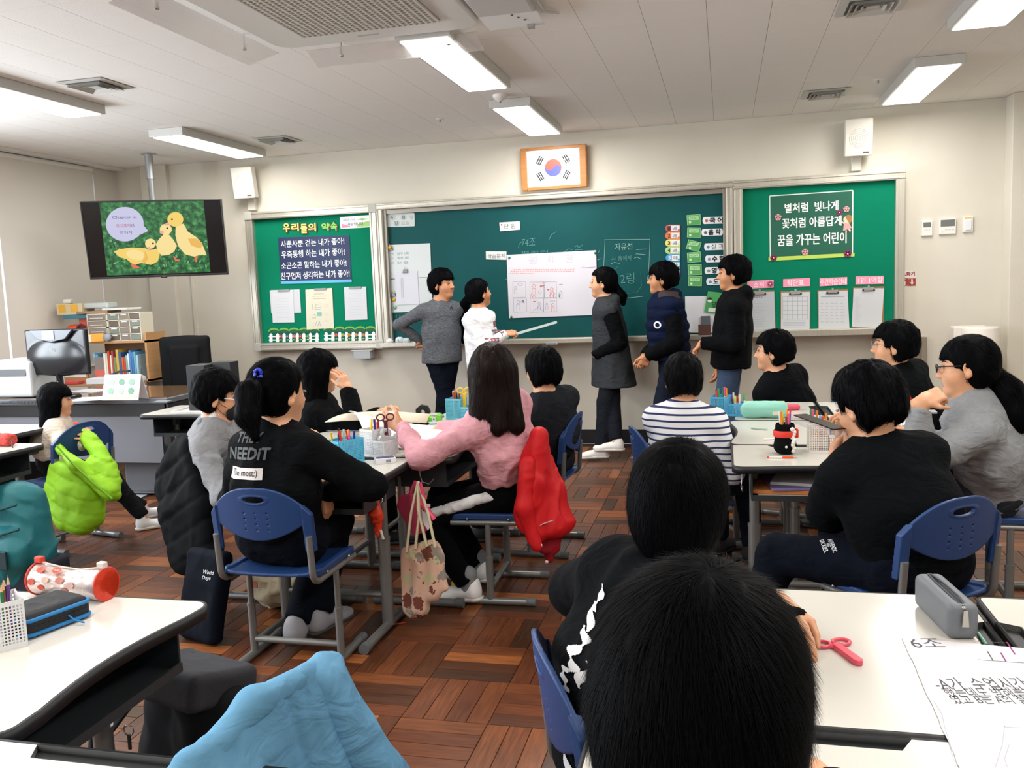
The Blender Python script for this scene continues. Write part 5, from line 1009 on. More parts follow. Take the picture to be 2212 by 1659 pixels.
def decal(s, p, ctr, n, up, w_, h_, m, target, lift=0.002, bold=0.0, shear=0.0, kind='text', poly=None, name='lettering'):
 """writing (or a patch) laid onto a garment: a plane facing n at ctr, projected onto the surface of target"""
 org = p['org']; n = nrm(n); tree = bvh_of(target, org)
 if len(ctr) == 2:
  d_ = P_(*ctr); hit = tree.ray_cast(Vector((0, 0, CAMZ)), Vector(nrm(d_)))
  if hit[0] is None: return None
  ctr = np.array(hit[0])
 u = nrm(A3(*up)-n*(A3(*up)@n)); r = np.cross(u, n); T = Matrix(((r[0], u[0], n[0], ctr[0]), (r[1], u[1], n[1], ctr[1]), (r[2], u[2], n[2], ctr[2]), (0, 0, 0, 1)))
 def warp(V):
  out = []
  for v in V:
   hit = tree.ray_cast(Vector(v+n*0.12), Vector(-n), 0.3); out.append((np.array(hit[0])+n*lift if hit[0] is not None else v)-org)
  return np.array(out)
 if kind == 'text': return text_fit(s, w_, h_, T, m, target, name=name, bold=bold, shear=shear, warp=warp)
 g = 10 if poly is None else 28; V = []; F = []
 for i in range(g+1):
  for j in range(g+1): V.append(ctr+r*(i/g-0.5)*w_+u*(j/g-0.5)*h_)
 F = [(i*(g+1)+j, (i+1)*(g+1)+j, (i+1)*(g+1)+j+1, i*(g+1)+j+1) for i in range(g) for j in range(g)]
 if poly is not None: F = [f for f in F if poly(*(np.mean([(V[i]-ctr)@r/w_ for i in f]), np.mean([(V[i]-ctr)@u/h_ for i in f])))]
 return obj(name, mesh_np(name, warp(np.array(V)), F, mats=[m]), target)
# ------------------------------------------------------------------ the class
def Y3(px, py, Y): return onY(px, py, Y)
PPL = {}
# standing at the board
h = Y3(956, 615, 7.02)
PPL['grey'] = person('boy in a marled grey long-sleeved shirt standing with his arms behind him', (h[0]-0.05, 7.06, 0.855), 150, h, 108, 0, 0, Hs=1.06, seated=False,
 feet=((h[0]-0.12, 7.04, 0.075), (h[0]+0.09, 7.05, 0.075)), wr=(Y3(930, 742, 7.24), Y3(912, 738, 7.10)), elb=(A3(0.6, 0.5, -0.6), A3(-0.8, 0.4, -0.8)), hands=({'dir': (-1, 0.2, 0), 'n': (0, -1, 0), 'curl': 0.5}, {'dir': (0.6, 0.6, 0.0), 'n': (0, -1, 0), 'curl': 0.5}),
 top=dict(col=cloth('marl_grey', '5e6167', noise=(55, 0.35, (1, 1, 3))), th=0.015, hem=-0.06, fold=0.006, ff=10, flare=0.016, slim=0.95), bottom='0a111d', hair=dict(n=1300, fringe=0.040), skin=m_skin2)
h = Y3(1035, 634, 6.98)
tp_ = [Y3(1012, 645, 7.06), Y3(1000, 665, 7.12), Y3(1003, 700, 7.13), Y3(1002, 738, 7.12)]
PPL['white'] = person('girl in a white printed top pointing a ruler at the big paper', (h[0]+0.01, 6.98, 0.81), 105, h, 45, 8, 0, Hs=1.0, seated=False,
 feet=((h[0]-0.04, 7.06, 0.075), (h[0]+0.03, 6.92, 0.075)), wr=(None, Y3(1093, 721, 6.90)), elb=(None, A3(-0.2, -0.3, -1)), hands=(None, {'dir': (1, 0.05, 0.05), 'n': (0.1, 0.4, -0.6), 'curl': 1.15, 'thumb': 0.9}),
 top=dict(col='eceef2', th=0.020, hem=-0.10, fold=0.008, ff=12), bottom='20242e', hair=dict(style='tied', m=m_hair, n=1200, tail=(tp_, (0.035, 0.05, 0.055, 0.02)), tie=Y3(1012, 645, 7.06), fringe=0.05, length=0.08), skin=m_skin2)
h = Y3(1302, 612, 7.12)
PPL['vest'] = person('student in a long grey hooded vest with one hand in the pocket', (h[0]+0.06, 7.18, 0.83), -105, h, -92, 0, 0, Hs=1.04, seated=False,
 feet=(onZ(1298, 973, 0.075), onZ(1332, 976, 0.075)), fyaw=(-105, -95), wr=(Y3(1285, 768, 7.02), None), elb=(A3(0.9, -0.3, -0.4), None), hands=(False, None),
 top=dict(col='34373b', th=0.030, hem=-0.26, sleeve='long', vest='05070a', hood=True, fold=0.006, ff=9, flare=0.062), bottom='181b22', shoes='e8e6e2', hair=dict(style='tied', n=1200, tail=([Y3(1330, 620, 7.14), Y3(1345, 640, 7.14), Y3(1346, 655, 7.13)], (0.03, 0.035, 0.02)), tie=Y3(1332, 622, 7.14), fringe=0.065, length=0.07))
h = Y3(1430, 603, 6.95)
PPL['navy'] = person('boy with glasses in a navy quilted vest with a checked hood lining, hands clasped', (h[0]+0.05, 7.0, 0.85), -112, h, -92, 0, 0, Hs=1.05, seated=False,
 feet=((h[0]+0.02, 6.93, 0.075), (h[0]+0.12, 7.1, 0.075)), wr=(Y3(1398, 768, 6.80), Y3(1392, 770, 6.93)), elb=(A3(0.9, -0.4, -0.6), A3(0.9, 0.6, -0.6)), hands=({'dir': (-0.3, 0.3, -0.9), 'n': (-0.2, 1, 0), 'curl': 0.8}, {'dir': (-0.3, -0.2, -0.9), 'n': (-0.2, -1, 0), 'curl': 0.8}),
 top=dict(col='0c1630', th=0.040, hem=-0.05, vest='05070b', hood=True, quilt=0.085, fold=0.008), bottom='1a2130', hair=dict(n=1300, fringe=0.040), glass='9aa0a8', skin=m_skin2)
h = Y3(1583, 592, 6.55)
PPL['hoodie'] = person('boy in a plain black hoodie standing at the right end of the chalkboard', (h[0]-0.01, 6.62, 0.85), -88, h, -88, 0, 0, Hs=1.05, seated=False,
 feet=((h[0]-0.02, 6.50, 0.075), (h[0]+0.04, 6.72, 0.075)), wr=(Y3(1516, 742, 6.45), Y3(1545, 800, 6.6)), elb=(A3(0.6, -0.2, -0.6), A3(0.9, -0.2, -0.2)), hands=({'dir': (-0.6, 0.0, -0.55), 'n': (0.3, 0, -1), 'curl': 0.7}, {'dir': (0, -0.1, -1), 'n': (-1, 0, 0), 'curl': 0.5}),
 top=dict(col='06080b', th=0.034, hem=-0.09, hood=True, fold=0.008, ff=9), bottom='3c4c66', hair=dict(n=1400, fringe=0.045), skin=m_skin2)
# seated, far left
h = Y3(123, 866, 4.42)
PPL['cream'] = person('small girl with straight hair in a cream shirt at the far left', (h[0]-0.05, 4.40, 0.475), 35, h, 58, -2, 0, Hs=0.84, shyaw=50,
 feet=((-3.62, 4.80, 0.075), (-3.53, 4.62, 0.075)), wr=(Y3(192, 940, 4.42), Y3(196, 950, 4.22)), elb=(A3(0.8, 0.5, -0.6), A3(0.6, -0.6, -0.9)), hands=({'dir': (-0.5, 0, 0.6), 'n': (-0.6, 0, -0.4), 'curl': 0.8}, {'dir': (-0.75, -0.1, 0.55), 'n': (-0.5, 0, -0.6), 'curl': 0.8}),
 top=dict(col='cbbfb0', th=0.020, hem=0.02, fold=0.010, ff=13, cuff=0.05, collar=True), bottom='17191d', shoes='e3e3e3', hair=dict(style='long', n=1800, drop=0.26, fringe=0.035, length=0.09, m=m_hair))
# centre group
h = Y3(470, 856, 3.62)
PPL['mask'] = person('boy with glasses and a black face mask in a grey sweatshirt', (h[0]-0.16, 3.70, 0.49), 70, h, 62, -14, 4, Hs=0.98,
 wr=((h[0]+0.30, 3.8, 0.74), (h[0]+0.26, 3.5, 0.70)), top=dict(col='8b8d91', th=0.022, hem=0.02, fold=0.010, ff=11), bottom='1a1d24', hair=dict(n=1500, fringe=0.045), glass=('e9eaec', dict(wire=0.0026, round_=False)))
h = Y3(603, 850, 3.0)
tie = Y3(560, 822, 2.93)
PPL['needit'] = person('girl with a high ponytail and grey lettering on her black jacket', (-1.665, 2.97, 0.50), 8, h, 27, -6, 0, Hs=1.07, shyaw=12,
 feet=(onZ(640, 1345, 0.11), onZ(690, 1325, 0.12)), knees=(A3(0, 1, 1.2), A3(0, 1, 1.2)), wr=((-1.86, 3.28, 0.74), Y3(702, 1062, 3.07)), elb=(A3(-0.5, -0.4, -1), A3(1.0, -0.2, 0.0)), hands=(None, {'dir': (0.05, 0.1, -1), 'n': (-1, 0.1, 0), 'curl': 0.5}),
 top=dict(col='06080b', th=0.026, hem=-0.01, fold=0.009, ff=9, collar=True), bottom='060a14', shoes='8f9096',
 hair=dict(style='tied', n=3000, width=0.002, tail=([tie, Y3(538, 850, 2.82), Y3(535, 900, 2.77), Y3(552, 945, 2.75)], (0.028, 0.046, 0.042, 0.012)), tie=tie, fringe=0.05, length=0.10))
h = Y3(690, 805, 4.40)
PPL['chin'] = person('girl with long hair in a black jacket resting her face on her hand', (h[0]-0.10, 4.42, 0.49), 65, h, 52, -4, 6, Hs=1.0,
 wr=((h[0]+0.28, 4.55, 0.74), Y3(752, 842, 4.33)), elb=(None, A3(0.5, -0.3, -1)), hands=(None, {'dir': (-0.35, 0.0, 0.9), 'n': (-0.8, 0.3, 0), 'curl': 0.3}),
 top=dict(col='06080b', th=0.032, hem=0.0, fold=0.009, ff=9, collar=True), bottom='15171d', hair=dict(style='long', n=2000, drop=0.30, fringe=0.04, length=0.10))
h = Y3(1063, 806, 3.74)
PPL['pink'] = person('girl with brown-tipped hair in a pink sweatshirt reaching across the desk', (-0.97, 3.87, 0.475), -78, h, -22, -8, 0, Hs=1.02, shyaw=-55,
 feet=(onZ(1012, 1262, 0.09), onZ(1035, 1222, 0.09)), fyaw=(-95, -80), knees=(A3(-1, 0, 1.2), A3(-1, 0, 1.2)), wr=(Y3(866, 922, 3.62), (-1.35, 4.0, 0.74)), elb=(A3(0.0, -1.0, -0.6), A3(-0.2, 0.6, -0.6)), hands=({'dir': (-0.85, 0.1, 0.42), 'n': (0.1, 0.9, 0.2), 'curl': 0.45}, None),
 top=dict(col='d9a0ab', th=0.021, hem=0.055, fold=0.012, ff=12, h=0.008), bottom='04060a', shoes='e9e9ea', hair=dict(style='long', n=3200, width=0.0024, drop=0.24, fringe=0.04, length=0.11, m=mat('hair_tipped', '1a100e', 0.5, spec=0.12)))
h = Y3(1172, 802, 4.42)
PPL['char'] = person('boy in a dark grey sweatshirt seen from behind beside the pink girl', (-0.93, 4.58, 0.475), -72, h, -35, -2, 0, Hs=0.99, shyaw=-50,
 top=dict(col='212429', th=0.028, hem=0.02, fold=0.007, ff=10), bottom='191c22', hair=dict(n=1700, fringe=0.05))
# right group
h = Y3(1475, 820, 4.12)
PPL['stripe'] = person('boy in a white shirt with navy stripes seen from behind', (-0.19, 4.14, 0.46), 35, h, -12, 0, 0, Hs=0.96, shyaw=10,
 top=dict(col=None, th=0.026, hem=0.0, fold=0.006, ff=10) if False else dict(col=mat('stripe_shirt', 'e4e8ee', 0.85), th=0.026, hem=0.0, fold=0.006, ff=10), bottom='1a2234', hair=dict(n=1700, fringe=0.05, m=hair_mat('hair_soft', '0e0e10')))
h = Y3(1670, 760, 5.35)
PPL['spect'] = person('boy with thin glasses in a black top at the far side of the right group', (h[0]+0.13, 5.42, 0.48), -62, h, -80, 0, 0, Hs=1.0, shyaw=-45,
 top=dict(col='04060a', th=0.026, hem=0.02), hair=dict(n=1500, fringe=0.05), glass='5d5a5c')
h = Y3(1930, 747, 4.92)
PPL['redpanel'] = person('boy with round glasses in a black and red jacket at the far right', (h[0]+0.16, 5.0, 0.48), -70, h, -80, 0, 0, Hs=1.02, shyaw=-50,
 top=dict(col='05080c', th=0.030, hem=0.0, collar=True), hair=dict(n=1500, fringe=0.045), glass='77787c')
h = Y3(2088, 795, 3.82)
tie = Y3(2140, 812, 3.86)
PPL['ghood'] = person('girl with dark glasses in a pale grey hoodie, chin on her fist', (h[0]+0.14, 3.95, 0.49), -80, h, -76, -5, 6, Hs=1.04, shyaw=-75,
 wr=(Y3(1992, 868, 3.66), (h[0]-0.22, 4.05, 0.73)), elb=(A3(-0.6, -0.2, -1), None), hands=({'dir': (0.8, 0.15, 0.35), 'n': (0.2, 0.7, -0.6), 'curl': 1.5, 'thumb': 0.9}, None),
 top=dict(col='8d9094', th=0.032, hem=-0.05, hood=False, collar=True, fold=0.012, ff=9, cuff=0.03), bottom='2a2d33', hair=dict(style='tied', n=2600, tail=([tie, Y3(2168, 850, 3.86), Y3(2185, 900, 3.84), Y3(2172, 945, 3.82)], (0.05, 0.075, 0.075, 0.025)), tie=tie, fringe=0.035, length=0.11), glass=('1a1214', dict(wire=0.0028, round_=False)))
h = Y3(1874, 876, 3.05)
PPL['tee'] = person('boy in a plain black T-shirt bending over a clear pencil box', (0.59, 2.94, 0.49), -34, h, -42, -20, 0, Hs=1.09, shyaw=-20,
 feet=((0.05, 3.05, 0.075), (0.40, 3.25, 0.075)), wr=(Y3(1808, 975, 3.28), Y3(1840, 955, 3.22)), elb=(A3(-0.25, -0.5, -1.2), A3(0.6, 0.2, -1)), hands=({'dir': (0.1, 0.1, 0.9), 'n': (0.9, -0.1, 0.2), 'curl': 0.9}, {'dir': (-0.2, 0, 0.9), 'n': (-0.9, 0, 0.2), 'curl': 0.9}),
 top=dict(col='04070b', th=0.034, hem=-0.02, sleeve='short', fold=0.006, ff=8), bottom='070c18', hair=dict(n=3200, width=0.002, fringe=0.045))
# foreground
h = Y3(1466, 1098, 1.66)
PPL['print'] = person('boy in a black hooded top with a white print on its back', (-0.215, 1.63, 0.49), 58, h, 6, -4, 2, Hs=1.0, shyaw=35,
 wr=((-0.10, 1.93, 0.745), onZ(1686, 1312, 0.765)), elb=(A3(-0.2, 1, -0.5), A3(0, -0.2, -1)), hands=(None, {'dir': tuple(onZ(1748, 1425, 0.73)-onZ(1686, 1312, 0.765)), 'n': (0, 0, -1), 'curl': 0.3}),
 top=dict(col='04060a', th=0.040, hem=-0.03, hood=True, fold=0.006, ff=9, cuff=0.0), bottom='04060a', hair=dict(n=12000, width=0.0011, h=0.0045, fringe=0.05, length=0.045, seed=4, lift=0.006, nape=-0.125), face=False)
h = Y3(1512, 1545, 0.74)
PPL['front'] = person('nearest boy, only his short black hair and one hand showing', (-0.02, 0.28, 0.42), 4, h, 4, -12, 0, Hs=1.0,
 wr=(None, onZ(1800, 1720, 0.745)), elb=(None, A3(0.3, -0.6, -1)), hands=(None, {'dir': (-0.5, 0.85, 0), 'n': (0, 0, -1), 'curl': 0.3}),
 top=dict(col='1a1c20', th=0.028, hem=-0.03), hair=dict(n=34000, width=0.0008, h=0.0035, fringe=0.05, length=0.045, seed=9, lift=0.008, nape=-0.13), face=False)
# ------------------------------------------------------------------ pupil chairs and desks
m_blue = mat('chair_blue', '1b3c70', 0.45, bump=(700, 0.05)); m_tube = mat('grey_tube', '7c7d7c', 0.38, metal=0.45); m_cap = mat('tube_cap', '5b5e60', 0.6)
m_top = mat('desk_laminate', 'd5d2ca', 0.2, spec=0.5); m_edge = mat('desk_edge', '16191c', 0.5); m_tray = mat('desk_tray', '2c3134', 0.45); m_bolt = mat('bolt', 'b5b7b8', 0.3, metal=0.8)
def chair_parts():
 """local frame: the sitter faces +y; backrest at y=-0.19"""
 zt, zb = 0.745, 0.50
 # backrest
 N = 110; h = 0.003; xs = np.arange(-0.215, 0.2151, h); zs = np.arange(0.47, 0.77, h); ys = np.arange(-0.275, -0.12, h)
 X, Yg, Z = np.meshgrid(xs, ys, zs, indexing='ij')
 topz = 0.745-0.105*(np.abs(X)/0.2)**2.6; botz = np.where(np.abs(X) < 0.165, 0.545+0.055*(np.abs(X)/0.165)**2, 0.50)
 d2 = np.maximum(np.maximum(np.abs(X)-0.200, Z-topz), (botz-Z)*0.9)
 yc = -0.205+0.045*(1-(X/0.2)**2)*-1+0.02; yc = -0.185-0.040*(1-(X/0.2)**2)-(Z-0.6)*0.12
 th = np.where(np.abs(X) > 0.17, 0.013, 0.006); F = np.maximum(d2, np.abs(Yg-yc)-th); F = np.maximum(F, (d2+np.abs(Yg-yc)-th)*0.75+0.001)
 hole = (np.sqrt((X/3.4)**2+((Z-0.700))**2)-0.0125); F = np.maximum(F, -hole*1.1)
 rim = np.maximum(np.abs(hole-0.003)-0.003, np.abs(Yg-yc)-0.0075); F = np.minimum(F, np.where(np.abs(X) < 0.06, rim, 1))
 for i in (-1, 0, 1):
  for j in range(4): F = np.maximum(F, -(np.sqrt((X-i*0.045)**2+(Z-0.650+j*0.021)**2)-0.0030))
 V, Q = nets(F.astype(np.float32), np.array([xs[0], ys[0], zs[0]]), h); back = mesh_np('backrest', V, Q, mats=[m_blue])
 h = 0.005; xs = np.arange(-0.215, 0.2151, h); ys = np.arange(-0.205, 0.215, h); zs = np.arange(0.36, 0.435, h); X, Yg, Z = np.meshgrid(xs, ys, zs, indexing='ij')
 r = 0.06; qx, qy = np.abs(X)-(0.195-r), np.abs(Yg-0.005)-(0.195-r); d2 = np.sqrt(np.maximum(qx, 0)**2+np.maximum(qy, 0)**2)+np.minimum(np.maximum(qx, qy), 0)-r
 zc = 0.402+0.010*(X/0.195)**2-0.012*np.clip((Yg-0.1)/0.1, 0, 1)**2+0.012*np.clip((-Yg-0.1)/0.1, 0, 1)**2-0.006
 th = np.where(np.abs(X) > 0.165, 0.014, 0.007); F = np.maximum(d2, np.abs(Z-zc)-th); F = np.maximum(F, (d2+np.abs(Z-zc)-th)*0.75+0.0015)
 V, Q = nets(F.astype(np.float32), np.array([xs[0], ys[0], zs[0]]), h); seat = mesh_np('seat', V, Q, mats=[m_blue])
 P = [('backrest', back, None), ('seat', seat, None)]
 def mk(nm, mb, m, par=None, bevel=0):
  o = mb.build(nm, m, None, bevel); P.append((nm, o.data, par)); bpy.data.objects.remove(o)
 for q in (-1, 1):
  x = q*0.186
  arc = [(x, -0.200, 0.56), (x, -0.192, 0.47), (x, -0.190, 0.432)]+[(x, -0.140-0.05*math.cos(a), 0.428-0.05*math.sin(a)) for a in np.linspace(0.2, math.pi/2, 6)]+[(x, -0.05, 0.378), (x, 0.17, 0.376)]
  mk('side_tube', MB().tube(arc, 0.0125, 10), m_tube)
  mk('leg', MB().tube([(x, 0.0, 0.02), (x, 0.0, 0.22)], 0.0175, 12, flat_=0.8).tube([(x, 0.0, 0.2), (x, 0.0, 0.375)], 0.0135, 12, flat_=0.8).tube([(x, 0, 0.212), (x, 0, 0.225)], 0.0195, 12, flat_=0.8), m_tube)
  mk('foot', MB().tube([(x, -0.195, 0.0175), (x, 0.205, 0.0175)], 0.0165, 12), m_tube)
  for y in (-1, 1): mk('end_cap', MB().tube([(x, y*0.17+0.005, 0.0178), (x, y*0.21+0.005, 0.0178)], 0.0192, 12), m_cap, 'foot')
  for y, z in ((-0.1, 0.40), (0.09, 0.40)): mk('bolt', MB().lathe([(0, 0.206), (0.005, 0.205), (0.005, 0.200)], n=8, R=Matrix.Rotation(math.pi/2, 3, 'Y') if q > 0 else Matrix.Rotation(-math.pi/2, 3, 'Y'), c=(0, y, z-0.002)), m_bolt, 'seat')
  mk('bolt', MB().lathe([(0, 0.010), (0.006, 0.009), (0.006, 0)], n=8, R=Matrix.Rotation(math.pi/2, 3, 'X'), c=(q*0.186, -0.200, 0.545)), m_bolt, 'backrest')
 mk('crossbar', MB().tube([(-0.186, 0, 0.075), (0.186, 0, 0.075)], 0.013, 10), m_tube)
 return P
CH = chair_parts()
def place(parts, name, label, cat, loc, yaw, group):
 t = empty(name, loc, label, cat, group, -yaw*D2R); last = {}
 for nm, me, par in parts: last[nm] = obj(nm, me, t if par is None else last[par])
 return t
CHAIRS = {}
for key, x, y, yaw, lb in (('cream', -3.80, 4.30, -78, 'blue school chair under the lime jacket at the far left'), ('mask', -2.33, 3.76, 88, 'blue school chair under the black padded coat'),
 ('needit', -1.645, 2.99, 0, 'blue school chair in front of the lettered black jacket, its whole back showing'), ('chin', -2.30, 4.50, 88, 'blue school chair of the girl resting her face on her hand'),
 ('pink', -1.045, 3.85, -92, 'blue school chair with a red jacket over its back'), ('char', -0.995, 4.55, -86, 'blue school chair of the boy in dark grey, seen from the side'),
 ('stripe', -0.20, 4.14, 72, 'blue school chair of the boy in stripes'), ('spect', 0.44, 5.44, -70, 'blue school chair of the boy with thin glasses'),
 ('empty', -0.04, 4.86, 62, 'empty blue school chair behind the blue pen basket'), ('redpanel', 1.05, 5.02, -85, 'blue school chair of the boy in black and red'),
 ('ghood', 1.12, 3.98, -86, 'blue school chair of the girl in the grey hoodie'), ('tee', 0.555, 3.00, -34, 'blue school chair turned left under the boy in the black T-shirt'),
 ('print', -0.135, 1.67, 69, 'blue school chair seen edge-on at the bottom of the picture'), ('front', -0.02, 0.52, 0, 'blue school chair of the nearest boy'), ('denim', -0.995, 1.19, -77, 'blue school chair wrapped in a pale blue jacket')):
 CHAIRS[key] = place(CH, 'school_chair', lb, 'chair', (x, y, 0), yaw, 'blue school chairs')
def desk_parts():
 """local frame: pupil side at -y, top 0.65 x 0.45"""
 P = []
 def mk(nm, mb, m, par=None, bevel=0):
  o = mb.build(nm, m, None, 0); P.append((nm, o.data, par)); bpy.data.objects.remove(o)
 r = 0.045; out = []
 for cx, cy, a0 in ((0.325-r, 0.225-0.02, 0), (-0.325+r, 0.225-0.02, 90), (-0.325+r, -0.225+r, 180)):
  rr = 0.02 if cy > 0 else r; cx = cx+(r-rr)*(1 if cx > 0 else -1)
  for k_ in range(7): a = (a0+90*k_/6)*D2R; out.append((cx+rr*math.cos(a), cy+rr*math.sin(a)))
 out += [(x, -0.225+0.030*math.cos(x/0.24*math.pi/2)**1.0) for x in np.linspace(-0.22, 0.22, 15)]
 for k_ in range(7): a = (270+90*k_/6)*D2R; out.append((0.325-r+r*math.cos(a), -0.225+r+r*math.sin(a)))
 i0 = 14
 def inset(poly, d):
  n = len(poly); res = []
  for i in range(n):
   p, a, b = np.array(poly[i]), np.array(poly[i-1]), np.array(poly[(i+1) % n]); t = nrm(b-a); res.append(tuple(p+np.array([-t[1], t[0]])*d))
  return res
 inn = inset(out, 0.008)
 notch = [(0.175, 0.217), (0.155, 0.180), (-0.155, 0.180), (-0.175, 0.217)]
 j = max(i for i in range(7) if True); tp = inn[:7]+notch+inn[7:]
 mk('desktop', MB().prism(tp, 0.678, 0.7005), m_top)
 mb = MB(); n = len(out)
 mb.add([(x, y, 0.7) for x, y in out]+[(x, y, 0.672) for x, y in out]+[(x, y, 0.672) for x, y in inn]+[(x, y, 0.7) for x, y in inn], [(i+a*n, (i+1) % n+a*n, (i+1) % n+((a+1) % 4)*n, i+((a+1) % 4)*n) for a in range(4) for i in range(n)], 0, True)
 mk('edge_band', mb, m_edge)
 mk('pen_tray', MB().prism(notch[::-1], 0.684, 0.688).box((0, 0.222, 0.690), (0.35, 0.006, 0.020)).box((0, 0.181, 0.690), (0.31, 0.003, 0.020)).prism([(0.175, 0.217), (0.155, 0.180), (0.158, 0.180), (0.178, 0.217)], 0.686, 0.7002).prism([(-0.178, 0.217), (-0.158, 0.180), (-0.155, 0.180), (-0.175, 0.217)], 0.686, 0.7002), m_edge)
 t_ = MB(); t_.box((0, 0.0, 0.558), (0.50, 0.34, 0.008)).box((0, 0.168, 0.61), (0.50, 0.006, 0.11))
 for q in (-1, 1): t_.box((q*0.25, 0.0, 0.61), (0.006, 0.34, 0.11)).box((q*0.262, 0, 0.668), (0.03, 0.34, 0.006))
 t_.box((0, -0.172, 0.566), (0.50, 0.008, 0.022)); mk('shelf', t_, m_tray)
 for q in (-1, 1):
  x = q*0.235
  mk('leg', MB().tube([(x, 0.05, 0.02), (x, 0.05, 0.40)], 0.021, 14, flat_=1.25).tube([(x, 0.05, 0.38), (x, 0.05, 0.60)], 0.0165, 14, flat_=1.25).tube([(x, 0.05, 0.39), (x, 0.05, 0.404)], 0.0225, 14, flat_=1.25).box((x, 0.03, 0.665), (0.04, 0.30, 0.012)).box((x*1.0, 0.05, 0.63), (0.024, 0.05, 0.07)), m_tube)
  mk('foot', MB().tube([(x, -0.21, 0.0205), (x, 0.20, 0.0205)], 0.0195, 12), m_tube)
  for y in (-0.20, 0.19): mk('end_cap', MB().tube([(x, y-0.018, 0.0208), (x, y+0.018, 0.0208)], 0.0225, 12), m_cap, 'foot')
  mk('hook', MB().tube([(q*0.285, -0.06, 0.67), (q*0.285, -0.06, 0.62), (q*0.289, -0.07, 0.585), (q*0.285, -0.10, 0.575), (q*0.285, -0.125, 0.60)], 0.0028, 6), m_bolt)
 mk('crossbar', MB().tube([(-0.235, 0.05, 0.15), (0.235, 0.05, 0.15)], 0.014, 10), m_tube)
 return P
DK = desk_parts()
for key, x, y, yaw, lb in (('C1', 0.295, 1.735, 90, 'white desk with the pink scissors on it'), ('C2', 0.757, 1.735, -90, 'white desk at the right edge behind the big written paper'), ('C3', 0.100, 1.178, 0, 'white desk of the nearest boy'), ('C4', 0.757, 1.178, 0, 'white desk under the written paper in the lower right corner'),
 ('D1', 0.345, 3.625, 0, 'white desk with the black felt pencil pot on it'), ('D2', 0.240, 4.185, 90, 'white desk with a curved edge beside the striped boy'), ('D5', 0.700, 4.185, -90, 'white desk of the girl in the grey hoodie'), ('D3', 0.260, 4.845, 90, 'white desk carrying the mint pencil case'), ('D4', 0.720, 4.845, -90, 'white desk in front of the boy in black and red'),
 ('B1', -1.635, 3.285, 0, 'white desk with the small blue and white box at its corner'), ('B2', -1.368, 3.845, -90, 'white desk in front of the pink girl'), ('B3', -1.368, 4.50, -90, 'white desk of the boy in dark grey'), ('B4', -1.835, 3.845, 90, 'white desk of the boy with the mask'), ('B5', -1.835, 4.50, 90, 'white desk of the girl resting her face on her hand'),
 ('A1', -1.427, 1.478, -90, 'white desk with the red and silver pencil case on it'), ('A0', -1.893, 1.478, 90, 'white desk with the white pencil basket at the left edge'), ('A2', -0.945, 0.930, 0, 'white desk cut off by the lower left corner'),
 ('E1', -3.675, 3.485, -90, 'white desk with the red woven pencil case at the left edge'), ('E2', -4.10, 4.10, -90, 'white desk behind the small girl at the left edge'), ('H1', -3.30, 4.99, 0, 'white desk carrying the black box beside the teacher desk')):
 place(DK, 'school_desk', lb, 'desk', (x, y, 0), yaw, 'white school desks')
# ------------------------------------------------------------------ television
tc = A3(-4.68, 6.60, 1.93); ty, tt, tw = -0.439, 0.173, 1.122; th_ = tw*0.575
tr = A3(math.cos(ty), -math.sin(ty), 0); tn = A3(-math.sin(ty), -math.cos(ty), 0); tu = A3(0, 0, 1)*math.cos(tt)+tn*math.sin(tt); tn2 = nrm(np.cross(tr, tu))
TM = Matrix(((tr[0], tu[0], tn2[0], tc[0]), (tr[1], tu[1], tn2[1], tc[1]), (tr[2], tu[2], tn2[2], tc[2]), (0, 0, 0, 1)))
t = empty('television', (0, 0, 0), 'wide black television on a ceiling pole showing three yellow ducklings', 'television'); t.matrix_world = TM
def tvp(px, py):
 x, y = 160+px/6.506, 420+py/6.506; d = P_(x, y); o_ = np.array([0, 0, CAMZ]); s_ = ((tc-o_) @ tn2)/(d @ tn2); q = o_+d*s_-tc; return (q @ tr, q @ tu)
m_tv = mat('tv_black', '0c0d0f', 0.25)
MB().box((0, 0, -0.025), (tw, th_, 0.045)).build('casing', m_tv, t, 0.004)
bz = MB()
for c_, s_ in (((0, th_/2-0.005, 0.001), (tw, 0.010, 0.012)), ((0, -th_/2+0.008, 0.001), (tw, 0.016, 0.012)), ((-tw/2+0.005, 0, 0.001), (0.010, th_, 0.012)), ((tw/2-0.005, 0, 0.001), (0.010, th_, 0.012)), ((0.03, -th_/2-0.004, 0.0), (0.05, 0.012, 0.012))): bz.box(c_, s_)
bz.build('bezel', mat('tv_bezel', '2a2a2c', 0.35), t, 0.002); text_fit('LG', 0.022, 0.009, Matrix.Translation((0.03, -th_/2+0.007, 0.0078)), flat('b9b9bb'), t)
MB().box((0, 0.004, -0.002), (tw-0.02, th_-0.026, 0.004)).build('screen', mat('screen_black', '0a0c10', 0.2), t)
def emi(name, h, s=0.7): return mat(name, '000000', 0.4, emit=h, estr=s)
gp = bpy.data.materials.new('screen_grass'); gp.use_nodes = True; nt = gp.node_tree; b = nt.nodes['Principled BSDF']; b.inputs['Base Color'].default_value = (0, 0, 0, 1)
tcn = nt.nodes.new('ShaderNodeTexCoord'); n1 = nt.nodes.new('ShaderNodeTexNoise'); n1.inputs['Scale'].default_value = 26; n1.inputs['Detail'].default_value = 4; nt.links.new(tcn.outputs['Object'], n1.inputs['Vector'])
cr = nt.nodes.new('ShaderNodeValToRGB'); e = cr.color_ramp.elements; e[0].position = 0.36; e[0].color = lin(hexc('0d4a26'))+(1,); e[1].position = 0.72; e[1].color = lin(hexc('6ab06a'))+(1,); q = e.new(0.52); q.color = lin(hexc('1f7a3c'))+(1,)
